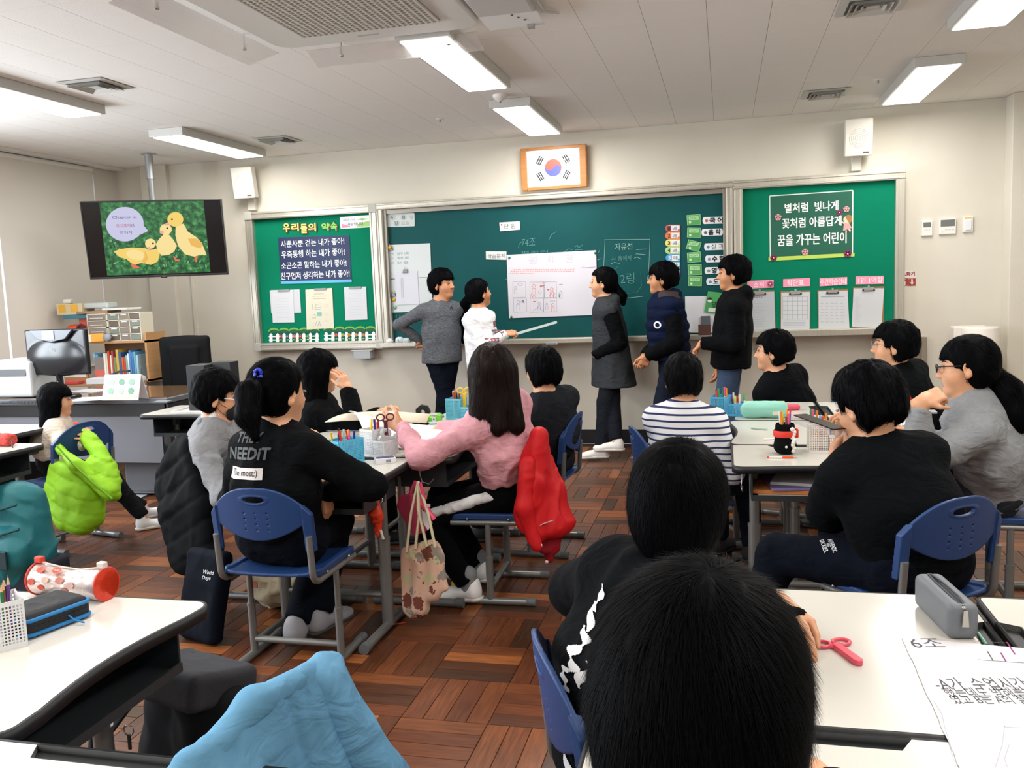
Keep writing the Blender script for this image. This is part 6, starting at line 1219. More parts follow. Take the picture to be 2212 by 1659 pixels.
nt.links.new(n1.outputs[0], cr.inputs[0]); nt.links.new(cr.outputs[0], b.inputs['Emission Color']); b.inputs['Emission Strength'].default_value = 0.55
def tvpoly(nm, pts, m, z, par=None): return MB().prism([tvp(*p) for p in pts], z, z+0.0006).build(nm, m, par or t)
def el(cx, cy, rx, ry, rot=0, n=22): return [(cx+rx*math.cos(a)*math.cos(rot)-ry*math.sin(a)*math.sin(rot), cy+rx*math.cos(a)*math.sin(rot)+ry*math.sin(a)*math.cos(rot)) for a in np.linspace(0, 2*math.pi, n+1)[:-1]]
pic = tvpoly('picture', [(352, 108), (468, 1140), (1918, 1088), (1818, 82)], gp, 0.001)
rr_ = random.Random(5); cols = [emi('leaf_a', '2f9148', 0.6), emi('leaf_b', '0b3d22', 0.6), emi('leaf_c', '8cc98a', 0.5)]
for c_ in range(3):
 mb = MB()
 for _ in range(60):
  x = rr_.uniform(470, 1880); y = rr_.uniform(640, 1075)
  if x < 480+(y-640)*0.05: continue
  mb.prism([tvp(*p) for p in el(x, y, rr_.uniform(10, 26), rr_.uniform(6, 14), rr_.uniform(0, 3), 7)], 0.0018+c_*0.0003, 0.0022+c_*0.0003)
 tag(mb.build('leaves', cols[c_], pic), kind='stuff')
dk_ = [emi('duck_a', 'f2cf6a'), emi('duck_b', 'f6dc95'), emi('duck_c', 'e9b658')]; beak = emi('duck_beak', 'e7a79c'); dfoot = emi('duck_foot', 'e2704f')
tvpoly('duck_foot', [(800, 960), (870, 990), (930, 1030), (850, 1040), (808, 1010)], dfoot, 0.0030, pic); tvpoly('duck_foot', [(1690, 860), (1740, 870), (1725, 950), (1700, 945)], dfoot, 0.0030, pic); tvpoly('duck_foot', [(1390, 870), (1410, 868), (1440, 910), (1490, 915), (1470, 942), (1425, 935)], dfoot, 0.0030, pic)
tvpoly('duck_body', [(560, 800), (640, 770), (800, 745), (1000, 755), (1080, 780), (1170, 760), (1205, 840), (1180, 940), (1080, 990), (960, 960), (860, 985), (800, 960), (740, 910), (640, 880)], dk_[0], 0.0034, pic)
tvpoly('duck_body', [(1150, 700), (1200, 620), (1260, 560), (1330, 560), (1400, 640), (1448, 720), (1410, 800), (1330, 850), (1230, 860), (1180, 800)], dk_[1], 0.0038, pic)
tvpoly('duck_body', [(1430, 440), (1540, 410), (1600, 520), (1720, 600), (1800, 690), (1865, 850), (1760, 850), (1690, 875), (1560, 840), (1460, 720), (1425, 570)], dk_[1], 0.0042, pic)
tvpoly('duck_wing', [(1600, 620), (1720, 620), (1810, 700), (1780, 760), (1650, 720)], dk_[2], 0.0050, pic); tvpoly('duck_wing', el(870, 850, 140, 70, 0.2), dk_[1], 0.0042, pic); tvpoly('duck_chest', [(980, 830), (1010, 790), (1040, 900), (1010, 960), (960, 950)], dk_[2], 0.0042, pic)
for cx, cy, r_, z in ((1075, 690, 76, 0.0046), (1290, 490, 84, 0.0048), (1425, 350, 112, 0.0054)): tvpoly('duck_head', el(cx, cy, r_, r_*0.92), dk_[0] if cx > 1400 else dk_[1], z, pic)
for p_, z in (([(1262, 430), (1310, 388), (1355, 428), (1310, 436)], 0.0062), ([(1202, 520), (1250, 500), (1268, 535), (1240, 556), (1208, 545)], 0.0056), ([(1030, 760), (1060, 730), (1090, 760), (1075, 790), (1045, 785)], 0.0054)): tvpoly('duck_beak', p_, beak, z, pic)
for cx, cy, z in ((1377, 348, 0.0062), (1312, 475, 0.0056), (1110, 688, 0.0054)): tvpoly('duck_eye', el(cx, cy, 15, 12), emi('duck_eye', '1d1410', 1), z, pic)
tvpoly('speech_bubble', el(715, 418, 265, 242, 0, 40), emi('bubble', 'd3d3f2', 0.6), 0.0030, pic); tvpoly('bubble_tail', [(965, 420), (1045, 512), (935, 565)], emi('bubble', 'd3d3f2', 0.6), 0.0030, pic)
def tvtext(s, x0, y0, x1, y1, c_):
 a, b = tvp(x0, y1), tvp(x1, y0); T = Matrix.Translation(((a[0]+b[0])/2, (a[1]+b[1])/2, 0.0040)); text_fit(s, abs(b[0]-a[0]), abs(b[1]-a[1]), T, c_, t)
tvtext('Chapter 2.', 540, 297, 880, 352, emi('ink_blue', '4a4a86')); tvtext('학교폭력', 595, 412, 790, 470, emi('ink_red', 'b8506a')); tvtext('과', 798, 412, 850, 462, emi('ink_blue', '4a4a86')); tvtext('방어자', 648, 508, 820, 558, emi('ink_blue', '4a4a86'))
t = empty('ceiling_pole', (-4.92, 6.93, H), 'grey metal pole from the ceiling carrying the television', 'pole')
mp_ = mat('pole_metal', 'a9adb0', 0.35, metal=0.5); e2 = tc-tn2*0.10-A3(-4.92, 6.93, H)
MB().tube([(0, 0, 0), (0, 0, -0.22)], 0.035, 16).build('sleeve', mp_, t); MB().tube([(0, 0, -0.2), (0.03, -0.03, -0.62), Vector(e2)], 0.026, 14).build('pole', mp_, t); MB().lathe([(0, 0), (0.06, 0), (0.06, -0.008), (0, -0.008)], n=20).build('flange', mp_, t)
MB().box(Vector(e2), (0.07, 0.05, 0.25)).build('mount', m_tv, t)
# ------------------------------------------------------------------ teacher corner
t = empty('teacher_desk', (-4.62, 5.65, 0), 'long dark teacher desk with a glass top, brown reflection painted in, and grey front panel', 'desk'); mg = mat('desk_grey', '71747c', 0.5); md = mat('desk_dark', '1e2024', 0.45)
MB().box((0, 0, 0.722), (1.72, 0.76, 0.035)).build('worktop', mat('desk_rim', '666b73', 0.4), t, 0.004); MB().box((0.0, 0.01, 0.742), (1.66, 0.70, 0.006)).build('glass_top', mat('glass_brown_reflection', '6b543f', 0.08, spec=0.8), t)  # the brown reflection in the glass is put into its base colour
MB().box((0, -0.34, 0.655), (1.66, 0.02, 0.085)).build('apron', md, t); MB().box((-0.02, -0.33, 0.45), (1.58, 0.018, 0.35)).build('front_panel', mg, t, 0.002)
for x in (-0.84, 0.83): MB().box((x, 0, 0.35), (0.035, 0.70, 0.70)).build('side_panel', md, t, 0.003)
MB().box((0.55, 0.05, 0.16), (0.42, 0.52, 0.28)).build('pedestal', mg, t, 0.004); MB().box((0.55, -0.215, 0.16), (0.38, 0.012, 0.24)).build('pedestal_front', mat('pedestal_front', '5f636a', 0.5), t, 0.002)
def onD(px, py, z=0.747): return onZ(px, py, z)
q = onZ(78, 868, 0.747); t = empty('computer_monitor', (q[0], q[1]+0.25, 0.745), 'black computer monitor seen from behind on the teacher desk', 'monitor', rz=-0.05)
gl = mat('monitor_shell', '1b1d22', 0.22)
s = SDF().box((0, 0, 0.33), (0.27, 0.018, 0.165), None, 0.01).ell((0, -0.01, 0.29), (0.24, 0.045, 0.13), None, 0.03); sdf_obj('shell', s, 0.008, gl, t)
MB().prism([(-0.19, 0.49), (-0.12, 0.425), (0, 0.405), (0.12, 0.425), (0.19, 0.49)], -0.052, -0.03, 0, 'y').build('rear_hood', mat('monitor_hood', '555c66', 0.3), t, 0.003)
MB().box((-0.02, -0.056, 0.455), (0.10, 0.004, 0.06)).build('label', flat('eceff2'), t); text_fit('TG', 0.045, 0.022, Matrix.Translation((0, -0.062, 0.35)) @ WT, flat('9aa0a6'), t); MB().tube([(0, 0.0, 0.02), (0, -0.01, 0.22)], 0.03, 12, flat_=0.5).build('stand', gl, t); MB().lathe([(0, 0), (0.13, 0), (0.12, 0.018), (0, 0.022)], n=28).build('base', gl, t)
q = onZ(14, 868, 0.747); t = empty('printer', (q[0]-0.12, q[1]+0.35, 0.745), 'pale grey printer at the left edge of the teacher desk', 'printer'); MB().box((0, 0, 0.14), (0.36, 0.34, 0.26)).build('body', flat('b9bcbf', 0.4), t, 0.02, 3); MB().box((0, -0.17, 0.19), (0.28, 0.01, 0.05)).build('paper_slot', flat('5b5f63'), t); MB().box((0, -0.02, 0.275), (0.30, 0.26, 0.012)).build('lid', flat('d3d5d6', 0.4), t, 0.004)
q = onD(60, 876); t = empty('keyboard', (q[0], q[1], 0.746), 'black keyboard lying along the front edge of the teacher desk', 'keyboard'); MB().box((0, 0.03, 0.01), (0.42, 0.13, 0.018)).build('body', md, t, 0.004); kb_ = MB()
for i in range(14):
 for j in range(4): kb_.box((-0.19+i*0.029, -0.01+j*0.028, 0.022), (0.024, 0.023, 0.006))
tag(kb_.build('keys', flat('2a2d31'), t), kind='stuff')
mbc = MB().tube([tuple(onD(148, 868)+A3(0, 0, 0.01)), tuple(onD(120, 874)+A3(0, 0, 0.012)), tuple(onD(90, 880)+A3(0, 0, 0.006))], 0.004, 6).tube([tuple(onD(128, 858)+A3(0, 0, 0.12)), tuple(onD(132, 872)+A3(0, 0, 0.02)), tuple(onD(118, 878)+A3(0, 0, 0.006))], 0.004, 6).build('cable', flat('b8bcc2')); tag(mbc, 'pale cables looping below the back of the monitor', 'cable')
a = onD(218, 864); b = onD(290, 866); t = empty('desk_calendar', ((a[0]+b[0])/2, a[1]+0.05, 0.745), 'white tent calendar with six small round pictures on the teacher desk', 'calendar'); w_ = (b[0]-a[0])*0.92
MB().prism([(-0.055, 0), (-0.05, 0), (0.002, 0.165), (0.055, 0.0), (0.06, 0.0), (0.004, 0.172), (-0.004, 0.172)], -w_/2, w_/2, 0, 'x').build('card', flat('efeff2'), t)
for i in range(3):
 for j in range(2): MB().lathe([(0, 0.0), (0.024, 0)], n=12, R=Matrix.Rotation(math.pi/2-0.288, 3, 'X'), c=(-w_*0.28+i*w_*0.28, -0.0575+0.2965*(0.062+j*0.060), 0.062+j*0.060)).build('round_picture', flat(('7fa08c', '9ab39c', '5f8f74')[(i+j) % 3]), t)
MB().box((0, -0.0515, 0.022), (w_*0.9, 0.001, 0.022), R=Matrix.Rotation(-0.31, 3, 'X')).build('green_band', flat('c3e29a'), t)
q = onD(303, 858); t = empty('iced_drink', (q[0], q[1]+0.02, 0.745), 'clear plastic cup with red printed sleeve and a straw on the teacher desk', 'cup')
MB().lathe([(0, 0.002), (0.028, 0.002), (0.040, 0.12), (0.041, 0.12)], n=24).build('cup', mat('clear_cup', 'e8e4e2', 0.1, trans=0.6), t); MB().lathe([(0.0308, 0.015), (0.0378, 0.085)], n=24).build('printed_sleeve', flat('e9dedc'), t)
for z in (0.02, 0.034, 0.048, 0.062): MB().lathe([(0.0312+z*0.1, z), (0.0318+z*0.1, z+0.006)], n=24).build('red_stripe', flat('cf4636'), t)
MB().lathe([(0.041, 0.12), (0.040, 0.13), (0.03, 0.15), (0.012, 0.156)], n=24).build('lid', mat('clear_cup', 'e8e4e2', 0.1, trans=0.6), t); MB().tube([(0, 0, 0.05), (0.012, 0, 0.21)], 0.003, 8).build('straw', flat('3a4a44'), t)
for px_, py_, w_, d_, rz, col, lb in ((205, 862, 0.30, 0.21, 0.3, 'e9ecf2', 'white sheets on the teacher desk behind the small girl'), (190, 845, 0.28, 0.2, -0.2, 'dcdfe4', 'loose papers in the middle of the teacher desk'), (345, 868, 0.10, 0.06, 0.1, '7f8a8e', 'small grey card near the front corner of the teacher desk')):
 q = onD(px_, py_); b = MB().box((0, 0, 0.002), (w_, d_, 0.004), rz=rz).build('paper_sheet', flat(col)); b.location = (q[0], q[1]+0.03, 0.7452); tag(b, lb, 'paper')
q = onD(330, 828); s = SDF().ell((0, 0, 0.03), (0.06, 0.03, 0.03)).ell((0.03, 0, 0.045), (0.03, 0.02, 0.02)); b = sdf_obj('red_wrapper', s, 0.006, flat('c93a30'), None, disp=folds(0.006, 50, 3)); q = onD(288, 850); b.location = (q[0], q[1], 0.745); tag(b, 'crumpled red wrapper behind the tent calendar', 'wrapper')
# office chair
t = empty('office_chair', (-4.50, 6.62, 0), 'high-backed black office chair behind the teacher desk', 'chair', rz=0.35)
s = SDF().box((0, 0, 0.80), (0.21, 0.035, 0.30), None, 0.03).ell((0, 0.0, 1.02), (0.18, 0.05, 0.08), None, 0.03).box((0, -0.03, 0.82), (0.12, 0.03, 0.20), None, 0.02); sdf_obj('backrest', s, 0.012, mat('chair_black', '0d0f12', 0.75, spec=0.2), t)
MB().box((0, -0.25, 0.46), (0.46, 0.46, 0.08)).build('seat', mat('chair_black', '0d0f12', 0.75, spec=0.2), t, 0.03, 3); MB().tube([(0, -0.25, 0.06), (0, -0.25, 0.43)], 0.025, 12).build('column', md, t)
for k in range(5): a = k*1.2566; MB().tube([(0, -0.25, 0.09), (0.26*math.cos(a), -0.25+0.26*math.sin(a), 0.06)], 0.018, 8).build('base_arm', md, t); MB().lathe([(0, -0.012), (0.026, -0.012), (0.026, 0.012), (0, 0.012)], n=14, R=Matrix.Rotation(math.pi/2, 3, 'X'), c=(0.26*math.cos(a), -0.25+0.26*math.sin(a), 0.027)).build('castor', md, t)
# side desk with bookshelf, drawers and clutter
m_bw = mat('bookcase_wood', 'b98a5a', 0.5, noise=(4, 0.1, (1, 1, 12)))
t = empty('side_desk', (-5.30, 6.62, 0), 'low side desk in the corner under the bookcase', 'desk'); MB().box((0, 0, 0.71), (0.90, 0.62, 0.03)).build('worktop', mat('side_desk_top', 'a57f5a', 0.5), t, 0.003)
for x in (-0.43, 0.43): MB().box((x, 0, 0.35), (0.03, 0.58, 0.70)).build('side_panel', mg, t)
YS = 6.50
def W6(px, py, Y=YS): return onY(px, py, Y)
L_, R_ = W6(128, 780)[0], W6(318, 720)[0]; xm = W6(190, 780)[0]
t = empty('bookcase', (L_, YS, 0.726), 'light wooden bookcase in the corner with books and a list taped to its side', 'bookcase')
w1, w2 = xm-L_, R_-L_
MB().box((w1/2, -0.01, 0.20), (w1, 0.02, 0.42)).build('front_panel', m_bw, t, 0.002); MB().box((0.01, 0.13, 0.20), (0.02, 0.26, 0.42)).build('side_panel', m_bw, t)
MB().box(((w1+w2)/2, 0.11, 0.345), (w2-w1, 0.26, 0.018)).build('shelf', m_bw, t); MB().box(((w1+w2)/2, 0.11, 0.012), (w2-w1, 0.26, 0.018)).build('shelf', m_bw, t); MB().box((w2-0.01, 0.11, 0.21), (0.02, 0.26, 0.42)).build('side_panel', m_bw, t); MB().box(((w1+w2)/2, 0.235, 0.19), (w2-w1, 0.01, 0.35)).build('back_panel', mat('bookcase_back', '9a7450', 0.6), t)
MB().box((w1*0.58, -0.022, 0.22), (w1*0.74, 0.002, 0.34)).build('taped_list', flat('e3e3ea'), t); ln = MB()
for i in range(16): ln.box((w1*0.58, -0.0235, 0.08+i*0.019), (w1*0.62, 0.0006, 0.0018))
ln.build('printing', flat('a9b3b4'), t)
bx = L_+w1+0.09; bcol = ['7fb6d6', '5aa0cc', 'e9e4d4', 'd9d2bb', 'b9442f', 'e4dccd', 'b04a52', '6f8a4c', 'c9a84c', '2f5f9a', 'd4622f', 'c8442f', '86b6a6', 'e6e8ea', '4a86c8', '3f7fb4', '6aa8c8', 'a6c9dc']
rb = random.Random(11)
names_ = ['pale blue', 'sky blue', 'ivory', 'beige', 'dark red', 'cream', 'rose red', 'olive green', 'mustard', 'navy', 'orange', 'scarlet', 'mint', 'white', 'bright blue', 'steel blue', 'light blue', 'ice blue']
for i, c_ in enumerate(bcol):
 w_ = rb.uniform(0.014, 0.026); h_ = rb.uniform(0.19, 0.26)
 if bx+w_ > R_-0.035: break
 o_ = empty('book', (bx+w_/2, YS+0.06, 0.7485), '%s book standing on the bookcase shelf, number %d from the tilted ones' % (names_[i], i+1), 'book', 'books on the corner bookcase', 0); o_.rotation_euler = (0, -0.10 if i < 2 else 0, 0)
 MB().box((0, 0, h_/2), (w_, 0.15, h_)).build('cover', flat(c_), o_, 0.002); MB().box((0, 0.002, h_/2), (w_*0.8, 0.149, h_+0.002-0.006)).build('pages', flat('e9e6dc'), o_); bx += w_+0.0025+(0.03 if i == 1 else 0)
q = W6(205, 800, 6.46); t = empty('file_holder', (q[0]+0.03, 6.56, 0.745), 'clear and red file holder standing left of the books', 'holder'); MB().box((0, 0, 0.10), (0.09, 0.16, 0.2)).build('clear_case', mat('smoky_case', '9a8d8a', 0.3, alpha=0.75), t, 0.004); MB().box((0, -0.083, 0.05), (0.095, 0.004, 0.09)).build('red_front', flat('c8665a'), t, 0.002)
# drawer cabinet: 4 rows x (1 wide + 3) drawers on the bookcase shelf
a, b = W6(192, 722), W6(300, 656); zb = 0.726+0.355; t = empty('drawer_unit', (a[0], YS, zb), 'cream plastic unit of small see-through drawers on top of the bookcase', 'drawers'); Wd, Hd = b[0]-a[0], 0.235
cf = mat('drawer_frame', 'd9d2c0', 0.5); fr_ = MB(); xs_ = [0, Wd*0.36, Wd*0.40, Wd*0.60, Wd*0.80, Wd]
for x in xs_: fr_.box((x, 0.08, Hd/2), (0.008, 0.17, Hd))
for j in range(5): fr_.box((Wd/2, 0.08, j*Hd/4), (Wd, 0.17, 0.008))
fr_.box((Wd*0.38, 0.08, Hd/2), (Wd*0.04, 0.17, Hd)); fr_.build('frame', cf, t)
for j in range(4):
 for i, (x0, x1) in enumerate(((xs_[0], xs_[1]), (xs_[2], xs_[3]), (xs_[3], xs_[4]), (xs_[4], xs_[5]))):
  d_ = boxes('drawer', mat('drawer_%d' % ((i*3+j*2) % 4), ('8d8478', '7f8a80', '8a8079', '6d6258')[(i*3+j*2) % 4], 0.25), t, [(((x0+x1)/2, 0.02, (j+0.5)*Hd/4), (x1-x0-0.012, 0.05, Hd/4-0.012))], 0.003)
  if i and (i+j) % 3: boxes('label', flat('f0efe9'), d_, [(((x0+x1)/2, -0.007, (j+0.80)*Hd/4), ((x1-x0)*0.5, 0.002, 0.010))])
  if not i: boxes('paper', flat('cfc8c0'), d_, [(((x0+x1)/2, -0.007, (j+0.4)*Hd/4), ((x1-x0)*0.7, 0.003, 0.008))])
def clut(name, lb, cat, px, py, sz, col, Y=6.52, z=None, rz=0, bev=0.004, rough=0.6):
 q = W6(px, py, Y); b = MB().box((0, 0, sz[2]/2), sz, rz=rz).build(name, flat(col, rough), None, bev); b.location = (q[0], Y, q[2] if z is None else z); tag(b, lb, cat); return b
zt = 0.726+0.415
zs_ = 0.726+0.356
clut('red_folder', 'pink-red box file leaning behind the orange things on the bookcase', 'file', 192, 722, (0.17, 0.02, 0.14), 'd4685c', 6.58, zt, -0.05)
clut('teal_box', 'flat teal box on top of the red file', 'box', 176, 690, (0.24, 0.16, 0.035), '3f7f96', 6.60, zt+0.142)
q = clut('egg_carton', 'cream lattice box with two yellow labels on the pile', 'box', 165, 683, (0.26, 0.16, 0.095), 'd9cba8', 6.60, zt+0.178);
for x in (-0.07, 0.05): boxes('yellow_label', flat('eeb63c'), q, [((x, -0.082, 0.055), (0.07, 0.002, 0.065))])
clut('white_cloth_box', 'small white crumpled tissue on the lattice box', 'tissue', 148, 655, (0.07, 0.08, 0.04), 'e6e2da', 6.58, zt+0.274, 0.3, 0.015)
clut('board_stack', 'stack of brown boards on top of the drawer unit', 'boards', 212, 652, (0.30, 0.2, 0.022), 'a58368', 6.60, zb+Hd+0.006, 0.05)
clut('white_tray', 'white tray on top of the drawer unit', 'tray', 262, 650, (0.25, 0.2, 0.018), 'd8d8d8', 6.60, zb+Hd+0.0285, -0.02)
b = clut('paper_pack', 'wrapped roll pack at the top of the corner pile', 'pack', 215, 634, (0.24, 0.14, 0.05), 'c4ccca', 6.62, zb+Hd+0.048, 0.03, 0.015)
s = SDF().ell((0, 0, 0.035), (0.085, 0.05, 0.045)).ell((0.03, -0.02, 0.02), (0.02, 0.02, 0.02), None, 0.01, 's'); b = sdf_obj('orange_pouch', s, 0.006, flat('e0562a'), None, disp=folds(0.004, 40, 3)); q = W6(160, 715, 6.54); b.location = (q[0], 6.56, zt+0.01); tag(b, 'bright orange padded pouch on the left end of the bookcase', 'pouch')
b = MB().tube([(0.035*math.cos(a), 0, 0.035+0.035*math.sin(a)) for a in np.linspace(0, 6.28, 17)[:-1]], 0.014, 8, closed=True).build('wreath', flat('5c1f22', 0.9)); q = W6(176, 712, 6.50); b.location = (q[0], 6.50, zt+0.014); tag(b, 'small dark red tinsel wreath beside the orange pouch', 'wreath')
clut('yellow_card', 'yellow and white folded card in front of the drawers', 'card', 207, 724, (0.13, 0.02, 0.07), 'e8a83c', 6.44, zs_, 0.4); clut('white_card', 'white folded card leaning on the yellow one', 'card', 190, 722, (0.07, 0.02, 0.06), 'ece6de', 6.42, zs_+0.0, -0.4)
b = MB().lathe([(0, 0), (0.032, 0), (0.032, 0.03), (0, 0.03)], n=22, R=Matrix.Rotation(math.pi/2, 3, 'X')).build('tape_roll', flat('9aa2aa')); q = W6(228, 720, 6.44); b.location = (q[0], 6.47, zs_+0.034); tag(b, 'grey roll of tape at the corner of the drawer unit', 'tape')
clut('red_box_small', 'flat red box at the foot of the bookcase', 'box', 160, 826, (0.15, 0.08, 0.025), 'c9484a', 6.40, 0.727); clut('white_pile', 'pile of white papers beside the bookcase', 'papers', 235, 826, (0.30, 0.18, 0.05), 'dfe1e6', 6.42, 0.727, 0.1)
b = MB().tube([(0, 0, 0), (0.10, 0, 0.03), (0.2, 0, 0.035)], 0.016, 8, flat_=0.6).build('stapler', flat('39444e', 0.35)); q = W6(236, 808, 6.4); b.location = (q[0], 6.40, 0.795); tag(b, 'long dark blue stapler on the white papers', 'stapler')
# black box, tray and jar on the side pupil desk
q = onZ(404, 888, 0.70)
t = empty('serving_tray', (-3.25, 4.93, 0.7012), 'white plastic tray on the desk beside the teacher desk', 'tray'); MB().prism(rrect(-0.16, 0.20, -0.11, 0.10, 0.03), 0.0, 0.004).build('base', m_white, t)
rm_ = MB().tube([(x, y, 0.012) for x, y in rrect(-0.17, 0.21, -0.12, 0.11, 0.035)], 0.006, 6, closed=True).build('rim', m_white, t)
t = empty('storage_box', (-3.29, 5.0, 0.7055), 'tall black open box on the white tray', 'box'); kb2 = mat('box_black', '1d2026', 0.6)
MB().box((0.0, 0, 0.145), (0.13, 0.15, 0.29)).build('body', kb2, t, 0.002); MB().box((0.13, 0.06, 0.15), (0.14, 0.10, 0.30)).build('rear_body', mat('box_black2', '16181d', 0.6), t, 0.002)
t = empty('stick_jar', (-3.155, 4.87, 0.7055), 'clear ribbed jar full of yellow paper sticks in front of the black box', 'jar'); cj = mat('clear_jar', 'e4e8ea', 0.15, trans=0.5)
MB().lathe([(0, 0.001), (0.032, 0.001), (0.034, 0.02), (0.031, 0.035), (0.034, 0.05), (0.031, 0.065), (0.034, 0.08), (0.031, 0.095), (0.034, 0.11), (0.032, 0.12)], n=24).build('jar', cj, t)
st = MB(); rj = random.Random(2)
for i in range(26): a, r_ = rj.uniform(0, 6.28), rj.uniform(0, 0.02); st.tube([(r_*math.cos(a)*0.7, r_*math.sin(a)*0.7, 0.02), (r_*1.7*math.cos(a), r_*1.7*math.sin(a), rj.uniform(0.135, 0.165))], 0.0022, 5)
tag(st.build('paper_sticks', flat('ecdf9a'), t), kind='stuff'); MB().box((-0.012, 0.012, 0.175), (0.035, 0.003, 0.05)).build('price_tag', flat('e4e4e6'), t); b = MB().box((0, 0, 0.002), (0.30, 0.2, 0.004), rz=0.1).build('paper_sheet', flat('c3c8ca')); b.location = tuple(onZ(278, 1070, 0)[:2])+(0.001,); tag(b, 'printed sheet lying on the floor under the teacher desk', 'paper')
# ------------------------------------------------------------------ things on the pupil desks
ZD = 0.7007
def pen(x, y, z0, z1x, z1y, z1, col, capc, lb, grp, r=0.0042, kind='pen', tip=None):
 o_ = empty(kind if kind != 'pen' else 'marker_pen', (x, y, z0), lb, 'pencil' if kind == 'coloured_pencil' else 'pen', grp); a, b = Vector((0, 0, 0)), Vector((z1x-x, z1y-y, z1-z0))
 if kind == 'coloured_pencil':
  MB().tube([a, a.lerp(b, 0.86)], r*0.85, 6).build('barrel', flat(col, 0.4), o_); MB().tube([a.lerp(b, 0.86), a.lerp(b, 0.965)], [r*0.85, r*0.3], 6).build('wood_tip', flat('d9b489'), o_); MB().tube([a.lerp(b, 0.965), b], [r*0.3, 0.0004], 6).build('lead', flat(col), o_)
 else:
  MB().tube([a, a.lerp(b, 0.68)], r, 8).build('barrel', flat(capc, 0.35), o_); MB().tube([a.lerp(b, 0.66), b], [r*1.12, r*1.0], 8).build('cap', flat(col, 0.3), o_)
 return o_
PC = dict(e0342f='red', f08a2e='orange', f2cf3a='yellow', c9e04a='lime', **{'3fae5a': 'green', '1f7a4c': 'dark green', '2f6fc4': 'blue', '27358c': 'navy', '6a3f9a': 'purple', 'e8609a': 'pink', '8a4a2a': 'brown', '1b1c20': 'black', 'dfe3e6': 'white', '5fc4d8': 'turquoise'})
def basket(x, y, yaw, W1, W2, D, H1, H2, col, label, pens, grp, side=1, tag_=None, z=ZD):
 """pen basket: a tall box (W1) and beside it a low one (W2), walls pierced with square holes"""
 t = empty('pen_basket', (x, y, z), label, 'basket', 'pierced pen baskets', -yaw*D2R); m = mat('basket_'+col, col, 0.45)
 def wall(mb, p, q, h0, h1):
  p, q = Vector(p), Vector(q); L = (q-p).length; d = (q-p)/L; n = max(int(L/0.0068), 2); k = max(int((h1-h0-0.02)/0.0068), 1); ang = math.atan2(d.y, d.x)
  mb.box((p+q)/2+Vector((0, 0, h1-0.005)), (L, 0.003, 0.010), rz=ang); mb.box((p+q)/2+Vector((0, 0, h0+0.006)), (L, 0.003, 0.012), rz=ang)
  for i in range(n+1): mb.box(p+d*L*i/n+Vector((0, 0, (h0+h1)/2)), (0.0028 if 0 < i < n else 0.005, 0.0024, h1-h0), rz=ang)
  for j in range(1, k): mb.box((p+q)/2+Vector((0, 0, h0+0.010+(h1-h0-0.02)*j/k)), (L, 0.0022, 0.0026), rz=ang)
 x0, x1, x2 = -(W1+W2)/2*side, (-(W1+W2)/2+W1)*side, (W1+W2)/2*side; y0, y1 = -D/2, D/2
 tb = MB()
 for a, b in (((x0, y0), (x1, y0)), ((x1, y0), (x1, y1)), ((x1, y1), (x0, y1)), ((x0, y1), (x0, y0))): wall(tb, (*a, 0), (*b, 0), 0, H1)
 tb.box(((x0+x1)/2, 0, 0.002), (W1, D, 0.004)).build('tall_box', m, t)
 if W2 > 0:
  lb_ = MB()
  for a, b in (((x1, y0), (x2, y0)), ((x2, y0), (x2, y1)), ((x2, y1), (x1, y1))): wall(lb_, (*a, 0), (*b, 0), 0, H2)
  lb_.box(((x1+x2)/2, 0, 0.002), (W2, D, 0.004)).build('low_box', m, t)
 if tag_: MB().box((0.5*(x0+x1), y0-0.003, H1*0.68), (0.035, 0.001, 0.016)).build('name_tag', flat('e8f1f6'), t)
 r = random.Random(int(abs(x*1000))); cs, sn = math.cos(-yaw*D2R), math.sin(-yaw*D2R); cnt = {}
 for i, (c_, low, kd_) in enumerate(pens):
  cx = ((x1+x2)/2+r.uniform(-0.35, 0.35)*W2) if low else ((x0+x1)/2+((i+0.5)/len([p for p in pens if not p[1]])-0.5)*W1*0.82); cy = r.uniform(-0.32, 0.32)*D; tx, ty_ = cx+r.uniform(-0.012, 0.012), cy+r.uniform(-0.012, 0.012)
  hh = (H2 if low else H1)+r.uniform(0.022, 0.050); wx, wy = x+cx*cs-cy*sn, y+cx*sn+cy*cs; vx, vy = x+tx*cs-ty_*sn, y+tx*sn+ty_*cs
  nm = PC.get(c_, 'coloured'); cnt[nm] = cnt.get(nm, 0)+1
  pen(wx, wy, z+0.005, vx, vy, z+hh, c_, r.choice(('e6e6e8', c_, c_, 'd7dde2')), '%s%s %s in %s' % (('', 'second ', 'third ', 'fourth ')[min(cnt[nm]-1, 3)], nm, 'pencil' if kd_ else 'pen', grp), 'pens in '+grp, 0.0046 if not kd_ else 0.004, 'coloured_pencil' if kd_ else 'pen')
 return t
P0 = lambda *c: [(q, 0, 0) for q in c]
basket(-1.578, 3.395, 28, 0.085, 0.0, 0.13, 0.105, 0.06, '52b9dc', 'sky blue pierced basket nearest the lettered jacket', P0('3fae5a', 'f2cf3a', 'dfe3e6', '2f6fc4', 'e0342f', '1f7a4c', '1b1c20', '27358c', 'e0342f', 'e8609a', 'f2cf3a'), 'the sky blue basket by the lettered jacket', tag_=1)
basket(-1.49, 3.56, 24, 0.075, 0.07, 0.085, 0.12, 0.075, 'e4e5e8', 'white pierced basket with scissors and a clear tape dispenser', P0('f2cf3a', '1f7a4c', 'f08a2e', '8a4a2a', 'e0342f', '27358c'), 'the white basket on the centre desks')
